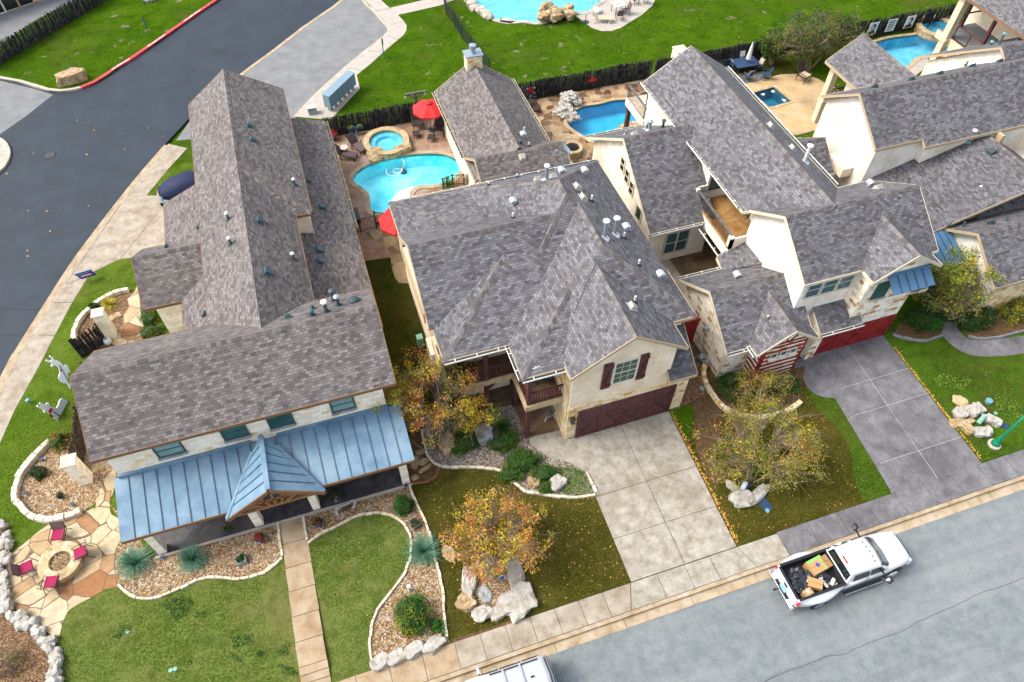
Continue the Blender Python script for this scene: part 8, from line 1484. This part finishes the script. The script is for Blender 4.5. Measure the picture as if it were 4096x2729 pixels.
# ---------------------------------------------------------------- the white pickup
def ring(x, half):
    h = [V((x, -y, z)) for y, z in half]; return h + [V((x, y, z)) for y, z in half[::-1]]
def wheel(t, M_, x, y, r, wd, z0, name='wheel', dual=False):
    s = 1 if y > 0 else -1; w = thing0(name, t); mb = MB(M_); mb.lathe((x, y - s * wd, z0 + r), [(r * .62, 0), (r * .97, s * .01), (r, s * .04), (r, s * (wd - .04)), (r * .95, s * wd), (r * .62, s * (wd - .01))], 24, 'y'); tb = mb.build(name, ['rubber'], t)
    mb = MB(M_); mb.lathe((x, y - s * .03, z0 + r), [(r * .64, s * .01), (r * .6, -s * (.0 if not dual else .06)), (r * .3, -s * (.02 if not dual else .09)), (r * .2, s * .0), (r * .12, s * .01)], 20, 'y'); mb.build('rim', ['rim'], tb)
def thing0(*a): return None
tx, ty, gz = 14.03, 6.10, -.141
T = thing('pickup_truck', 'white crew cab pickup with boxes and black bags in its bed', 'pickup truck', (tx, ty, gz)); M_ = TM((tx, ty, gz))
def hw(x): return .80 if x < 4.6 else .80 - .10 * ((x - 4.6) / 1.15) ** 2
mb = MB(M_); rings = []
for x, zt, k in ((2.36, 1.20, 0), (3.4, 1.19, 0), (4.38, 1.18, 0), (4.5, 1.17, 0), (5.0, 1.15, .02), (5.4, 1.10, .05), (5.66, 1.0, .1), (5.78, .86, .14)):
    w_ = hw(x) - k * .4; rings.append(ring(x, [(w_ - .08, .38), (w_, .5), (w_ + .01, .78), (w_ - .03, zt - .12), (w_ - .14, zt - .015), (w_ * .45, zt + .03)]))
mb.loft(rings); mb.build('body', ['paint_white'], T, True)
mb = MB(M_)                                                          # cab
base = [(2.40, .76), (4.50, .75), (4.58, .5)]
levels = [(1.16, 2.40, 4.52, .765, .60), (1.40, 2.44, 4.24, .72, .60), (1.66, 2.50, 3.92, .645, .56), (1.74, 2.56, 3.80, .60, .52), (1.765, 2.75, 3.6, .45, .4)]
rg = []
for z, x0, x1, w_, wf in levels: rg.append([V((x0, -w_ + .03, z)), V((x1 - .14, -w_, z)), V((x1, -wf, z)), V((x1 + .07, 0, z)), V((x1, wf, z)), V((x1 - .14, w_, z)), V((x0, w_ - .03, z)), V((x0 - .02, 0, z))])
mb.loft(rg); cab_ = mb.build('cab', ['paint_white'], T)
def quadpane(name, pts, mat, parent, off=.006):
    n = (V(pts[1]) - V(pts[0])).cross(V(pts[-1]) - V(pts[0])).normalized() * off; m2 = MB(M_); m2.extr([V(p) + n * .0 for p in pts], n); m2.build(name, [mat], parent)
def lerp2(a, b, t): return V(a).lerp(V(b), t)
l1, l2 = levels[0], levels[2]
ws = []
for z, x1, w_ in ((1.2, 4.50, .60), (1.62, 3.99, .55)): ws.append([V((x1 - .10, -w_ - .07, z)), V((x1 + .02, -w_ + .04, z)), V((x1 + .075, 0, z)), V((x1 + .02, w_ - .04, z)), V((x1 - .10, w_ + .07, z))])
m2 = MB(M_); o = V((.014, 0, .014)); m2.add([p + o for p in ws[0]] + [p + o for p in ws[1]], [(k, k + 1, 6 + k, 5 + k) for k in range(4)]); m2.build('windshield', ['glass_car'], cab_)
m2 = MB(M_); m2.add([(2.372, -.66, 1.20), (2.372, .66, 1.20), (2.455, .58, 1.64), (2.455, -.58, 1.64)], [(3, 2, 1, 0)]); m2.build('rear_window', ['glass_dark'], cab_)
for s in (-1, 1):
    for x0, x1, xt0, xt1 in ((2.62, 3.40, 2.66, 3.38), (3.46, 4.22, 3.44, 3.92)):
        m2 = MB(M_); p = [V((x0, s * .778, 1.20)), V((x1, s * .778, 1.20)), V((xt1, s * .678, 1.58)), V((xt0, s * .678, 1.58))]; m2.add(p if s < 0 else p[::-1], [(0, 1, 2, 3)]); m2.build('side_window', ['glass_dark'], cab_)
    for xh in (2.72, 3.55): m2 = MB(M_); m2.box(xh, xh + .16, s * .80 - .02, s * .80 + .03, .98, 1.02); m2.build('door_handle', ['paint_white'], T)
    m2 = MB(M_)
    for x in (2.42, 3.43): m2.box(x, x + .008, s * .806 - .004, s * .806 + .004, .55, 1.16)
    m2.build('door_seam', ['plastic_black'], T)
    m2 = MB(M_); m2.bar((2.45, s * .92, .38), (4.3, s * .92, .38), .16, .05); m2.m(1).bar((2.45, s * 1.0, .40), (4.3, s * 1.0, .40), .02, .03); m2.build('running_board', ['plastic_black', 'chrome'], T)
    m2 = MB(M_); m2.bar((4.05, s * .76, 1.2), (4.08, s * 1.12, 1.22), .05, .05); m2.m(1).obox((4.08, s * 1.2, 1.28), (.05, 0, 0), (0, .11, 0), (0, 0, .16)); m2.m(2).box(4.022, 4.03, s * 1.2 - .08, s * 1.2 + .08, 1.16, 1.4); m2.build('mirror', ['plastic_black', 'plastic_black', 'chrome'], T)
    # bed side with flared dual wheel fender
    m2 = MB(M_); rr_ = []
    for k in range(13):
        x = .10 + 2.26 * k / 12; f = math.sin(math.pi * min(1, max(0, (x - .10) / 2.2))) ** 1.1 * .26; y0 = .80
        rr_.append([V((x, s * (y0 - .03), .5 if not .75 < x < 1.72 else .80)), V((x, s * (y0 + f), .55 if not .75 < x < 1.72 else .84)), V((x, s * (y0 + f + .015), .90)), V((x, s * (y0 + f * .72), 1.03)), V((x, s * (y0 + .015), 1.13)), V((x, s * y0, 1.21)), V((x, s * .72, 1.21)), V((x, s * .72, .5))])
    m2.loft(rr_ if s < 0 else [r_[::-1] for r_ in rr_]); m2.build('fender', ['paint_white'], T, True)
    m2 = MB(M_); m2.box(.14, 2.34, s * .755 - .055, s * .755 + .045, 1.205, 1.235); m2.build('bed_rail', ['plastic_black'], T)
    m2 = MB(M_); m2.box(.05, .16, s * .80 - .09, s * .80 + .03, .86, 1.14); m2.build('tail_light', ['light_red'], T, bevel=.015)
    m2 = MB(M_); m2.box(5.62, 5.74, s * .62 - .1, s * .62 + .06, .78, .92); m2.build('headlight', ['galv_white'], T, bevel=.02)
    m2 = MB(M_); m2.lathe((1.22, s * 1.04, .36), [(.36, 0), (.36, -s * .26), (.2, -s * .26)], 24, 'y'); m2.lathe((1.22, s * .7, .36), [(.36, 0), (.36, -s * .2)], 24, 'y'); w1 = m2.build('wheel', ['rubber'], T); m2 = MB(M_); m2.lathe((1.22, s * 1.045, .36), [(.24, 0), (.22, -s * .05), (.1, -s * .1), (.05, -s * .02)], 20, 'y'); m2.build('rim', ['rim'], w1)
    m2 = MB(M_); m2.lathe((4.92, s * .84, .36), [(.36, 0), (.36, -s * .24), (.2, -s * .24)], 24, 'y'); w1 = m2.build('wheel', ['rubber'], T); m2 = MB(M_); m2.lathe((4.92, s * .85, .36), [(.24, 0), (.22, s * .03), (.12, s * .07), (.05, s * .08)], 20, 'y'); m2.build('rim', ['rim'], w1)
    m2 = MB(M_); m2.lathe((4.92, s * .79, .42), [(.44, 0), (.44, s * .03), (.38, s * .035)], 24, 'y'); m2.build('wheel_arch', ['plastic_black'], T)
m2 = MB(M_); m2.box(.16, 2.34, -.72, .72, .66, .70); m2.box(.15, .17, -.72, .72, .7, 1.2); m2.box(2.32, 2.34, -.72, .72, .7, 1.2); m2.box(.16, 2.34, .70, .72, .7, 1.2); m2.box(.16, 2.34, -.72, -.70, .7, 1.2); m2.build('bed_liner', ['bed_liner'], T)
m2 = MB(M_); m2.box(.06, .15, -.72, .72, .62, 1.21); tg = m2.build('tailgate', ['paint_white'], T, bevel=.012); m2 = MB(M_); m2.box(.055, .16, -.7, .7, 1.21, 1.235); m2.build('top_cap', ['plastic_black'], tg)
m2 = MB(M_); m2.obox((.052, 0, .98), (.006, 0, 0), (0, .11, 0), (0, 0, .07)); m2.add([(.044, y, z) for y, z in ((-.09, 1.03), (-.03, 1.0), (0, 1.05), (.03, 1.0), (.09, 1.03), (.05, .93), (0, .9), (-.05, .93))], [tuple(range(8))]); m2.build('emblem', ['plastic_black'], tg)
m2 = MB(M_); m2.box(2.345, 2.40, -.74, .74, .7, 1.22); m2.build('bed_front', ['paint_white'], T)
m2 = MB(M_); m2.m(0).box(-.10, .05, -.88, .88, .44, .60); m2.m(1).box(-.08, .06, -.45, .45, .60, .62); m2.build('rear_bumper', ['chrome', 'plastic_black'], T, bevel=.02)
m2 = MB(M_); m2.obox((-.01, -.02, .70), (.03, 0, .02), (0, .17, 0), (-.02, 0, .09)); m2.build('number_plate', ['plate_blue'], T); m2 = MB(M_); m2.bar((-.26, .1, .42), (.0, .1, .42), .07, .07); m2.lathe((-.25, .1, .44), [(.05, 0), (.05, .1), (.02, .12)], 10); m2.build('tow_hitch', ['plastic_black'], T)
m2 = MB(M_); m2.box(5.68, 5.86, -.72, .72, .38, .62); m2.build('front_bumper', ['paint_white'], T, bevel=.04); m2 = MB(M_); m2.box(5.70, 5.80, -.42, .42, .66, .9); m2.build('grille', ['plastic_black'], T)
for y in (-.42, -.21, 0, .21, .42): m2 = MB(M_); m2.obox((3.72 - abs(y) * .1, y, 1.768), (.04, 0, -.01), (0, .028, 0), (0, 0, .012)); m2.build('cab_light', ['frame_dark'], cab_)
m2 = MB(M_); m2.box(2.53, 2.60, -.17, .17, 1.725, 1.755); m2.build('brake_light', ['light_red'], cab_)
m2 = MB(M_)
for s in (-1, 1): m2.bar((4.55, s * .35, 1.19), (5.55, s * .30, 1.10), .03, .012)
m2.build('hood_crease', ['paint_white'], T)
# load in the bed
def carton(label, c, s, rz, tilt, mat, extra=None):
    M2 = M_ @ Matrix.Translation(V(c)) @ Matrix.Rotation(rz, 4, 'Z') @ Matrix.Rotation(tilt, 4, 'Y'); t = thing('cardboard_box', label, 'cardboard box', M_ @ V(c)); mb = MB(M2); a, b, h = s; mb.m(0).box(-a, a, -b, b, -h, h); mb.m(1).box(-a, a, -.006, .006, h, h + .004); mb.build('carton', [mat, 'print_dark'], t)
    for nm, x0, x1, y0, y1, m_, z in extra or (): m3 = MB(M2); m3.box(x0 * a, x1 * a, y0 * b, y1 * b, h + .003, h + .003 + z); m3.build(nm, [m_], t)
    return t, M2
t, M2 = carton('big cardboard box with green tape and a blue house mark', (1.62, .28, 1.02), (.36, .30, .24), R_(8), 0, 'cardboard', [('tape', -1, 1, .62, 1, 'tape_green', .004), ('tape', .55, .75, -1, .6, 'tape_green', .005)]); m3 = MB(M2); m3.extr([(-.06, -.08, .25), (.08, -.08, .25), (.08, .03, .25), (.01, .10, .25), (-.06, .03, .25)], (0, 0, .004)); m3.build('house_mark', ['logo_blue'], t)
carton('plain brown box tucked against the cab end of the bed', (2.12, .32, .98), (.13, .26, .22), R_(6), 0, 'cardboard_dark')
carton('long brown cardboard box lying tilted in the middle of the bed', (1.12, -.26, .98), (.40, .20, .12), R_(-38), R_(-8), 'cardboard', [('shipping_label', -.85, -.45, -.2, .6, 'paper', .004)])
carton('small cardboard box with white label at the tailgate corner', (.68, -.56, 1.0), (.20, .14, .17), R_(12), 0, 'cardboard', [('shipping_label', -.3, .4, -.3, .6, 'paper', .004)])
t, M2 = carton('flat white board standing among the bags in the truck bed', (1.58, -.30, 1.02), (.08, .32, .015), R_(10), R_(30), 'plastic_white')
for i, (lb, c, r) in enumerate((('large shiny black rubbish bag at the left of the bed', (.72, .22, .92), (.34, .28, .26)), ('black rubbish bag at the tailgate end of the bed', (.62, -.22, .90), (.34, .28, .24)), ('black rubbish bag half under the long box', (1.28, .0, .86), (.34, .30, .2)), ('black rubbish bag beside the white board', (1.75, -.15, .84), (.26, .24, .18)))): mb = MB(M_); mb.rock(c, *r, 30 + i, 3, .6); mb.build('rubbish_bag', ['bag_black'], label=lb, cat='rubbish bag', smooth=False)
mb = MB(M_); rnd = random.Random(6)
for k in range(9): mb.m(k % 3).obox((1.95 + rnd.uniform(-.2, .2), -.5 + rnd.uniform(-.12, .12), .76 + .02 * k), V((rnd.uniform(.05, .14), rnd.uniform(-.1, .1), 0)), V((rnd.uniform(-.04, .04), .06, 0)), V((0, 0, .02)))
mb.build('scrap_pile', ['wood_beam', 'print_dark', 'paper'], label='pile of torn scrap card and wood beside the cab end', cat='scrap')
# ---------------------------------------------------------------- silver suv
sx, sy = -.62, 5.86; U = thing('silver_suv', 'silver sport utility car with roof bars at the bottom edge', 'car', (sx, sy, gz)); M_ = TM((sx, sy, gz))
mb = MB(M_); rings = []
for x, w_, z0, zt in ((.0, .62, .5, .72), (.08, .72, .34, .84), (.35, .80, .28, .93), (1.0, .84, .26, 1.0), (1.4, .85, .26, 1.04), (2.4, .86, .26, 1.06), (3.6, .86, .28, 1.08), (4.2, .83, .30, 1.08), (4.42, .78, .36, 1.04), (4.5, .70, .46, .9)): rings.append(ring(x, [(w_ - .07, z0), (w_, z0 + .14), (w_ + .01, (z0 + zt) / 2 + .1), (w_ - .02, zt - .06), (w_ - .1, zt), (w_ * .4, zt + .03)]))
mb.loft(rings); mb.build('body', ['paint_silver'], U, True)
rg = []
for z, x0, x1, w_, wf, wr in ((1.04, 1.15, 4.42, .82, .74, .74), (1.3, 1.55, 4.36, .76, .68, .70), (1.52, 1.95, 4.22, .68, .62, .62), (1.60, 2.12, 4.1, .62, .58, .56), (1.63, 2.4, 3.9, .5, .46, .44)): rg.append([V((x0 + .1, -w_, z)), V((x1 - .22, -w_, z)), V((x1, -wr, z)), V((x1 + .05, 0, z)), V((x1, wr, z)), V((x1 - .22, w_, z)), V((x0 + .1, w_, z)), V((x0, wf * .9, z)), V((x0 - .06, 0, z)), V((x0, -wf * .9, z))])
mb = MB(M_); mb.loft(rg); cb_ = mb.build('cabin', ['paint_silver'], U)
m2 = MB(M_); m2.add([V(p) + V((-.012, 0, .014)) for p in ((1.23, -.68, 1.08), (1.17, 0, 1.08), (1.23, .68, 1.08), (1.99, .55, 1.5), (1.94, 0, 1.5), (1.99, -.55, 1.5))], [(0, 1, 4, 5), (1, 2, 3, 4)]); m2.build('windshield', ['glass_blue'], cb_)
m2 = MB(M_); m2.add([V(p) + V((.014, 0, .012)) for p in ((4.41, -.68, 1.12), (4.46, 0, 1.12), (4.41, .68, 1.12), (4.24, .58, 1.5), (4.28, 0, 1.5), (4.24, -.58, 1.5))], [(2, 1, 4, 3), (1, 0, 5, 4)]); m2.build('rear_window', ['glass_dark'], cb_)
for s in (-1, 1):
    for x0, x1, a, b in ((1.5, 2.5, 1.95, 2.5), (2.56, 3.4, 2.56, 3.4), (3.46, 4.15, 3.46, 4.0)): m2 = MB(M_); p = [V((x0, s * .835, 1.1)), V((x1, s * .835, 1.1)), V((b, s * .715, 1.46)), V((a, s * .715, 1.46))]; m2.add(p if s < 0 else p[::-1], [(0, 1, 2, 3)]); m2.build('side_window', ['glass_dark'], cb_)
    m2 = MB(M_); m2.bar((2.1, s * .60, 1.66), (4.0, s * .58, 1.66), .04, .04); m2.build('roof_rail', ['plastic_black'], cb_)
    m2 = MB(M_); m2.obox((1.78, s * .98, 1.1), (.05, 0, 0), (0, .12, 0), (0, 0, .09)); m2.bar((1.8, s * .8, 1.05), (1.8, s * .95, 1.08), .05, .04); m2.m(1).box(1.832, 1.838, s * .98 - .1, s * .98 + .1, 1.04, 1.16); m2.build('mirror', ['paint_silver', 'chrome'], U, bevel=.02)
    for xh in (2.3, 3.2): m2 = MB(M_); m2.box(xh, xh + .16, s * .865 - .01, s * .865 + .03, .92, .96); m2.build('door_handle', ['chrome'], U)
    for x in (.85, 3.55): m2 = MB(M_); m2.lathe((x, s * .86, .33), [(.33, 0), (.33, -s * .22), (.2, -s * .22)], 22, 'y'); w1 = m2.build('wheel', ['rubber'], U); m2 = MB(M_); m2.lathe((x, s * .865, .33), [(.22, 0), (.2, s * .02), (.06, s * .03)], 18, 'y'); m2.build('rim', ['rim'], w1)
for x in (2.62, 3.28): m2 = MB(M_); m2.bar((x, -.64, 1.70), (x, .64, 1.70), .07, .035); m2.build('cross_bar', ['chrome'], cb_)
m2 = MB(M_)
for y in (-.4, -.2, 0, .2, .4): m2.bar((2.5, y, 1.64), (3.85, y, 1.64), .03, .014)
m2.build('roof_rib', ['paint_silver'], cb_); m2 = MB(M_); m2.obox((3.62, .05, 1.66), (.07, 0, 0), (0, .025, 0), (0, 0, .03)); m2.build('antenna_fin', ['plastic_black'], cb_)
m2 = MB(M_); m2.box(4.40, 4.56, -.74, .74, .34, .56); m2.build('rear_bumper', ['paint_silver'], U, bevel=.04)
m2 = MB(M_); m2.lathe((4.485, .0, .98), [(.06, 0), (.05, .012)], 12, 'x'); m2.build('emblem', ['chrome'], U)
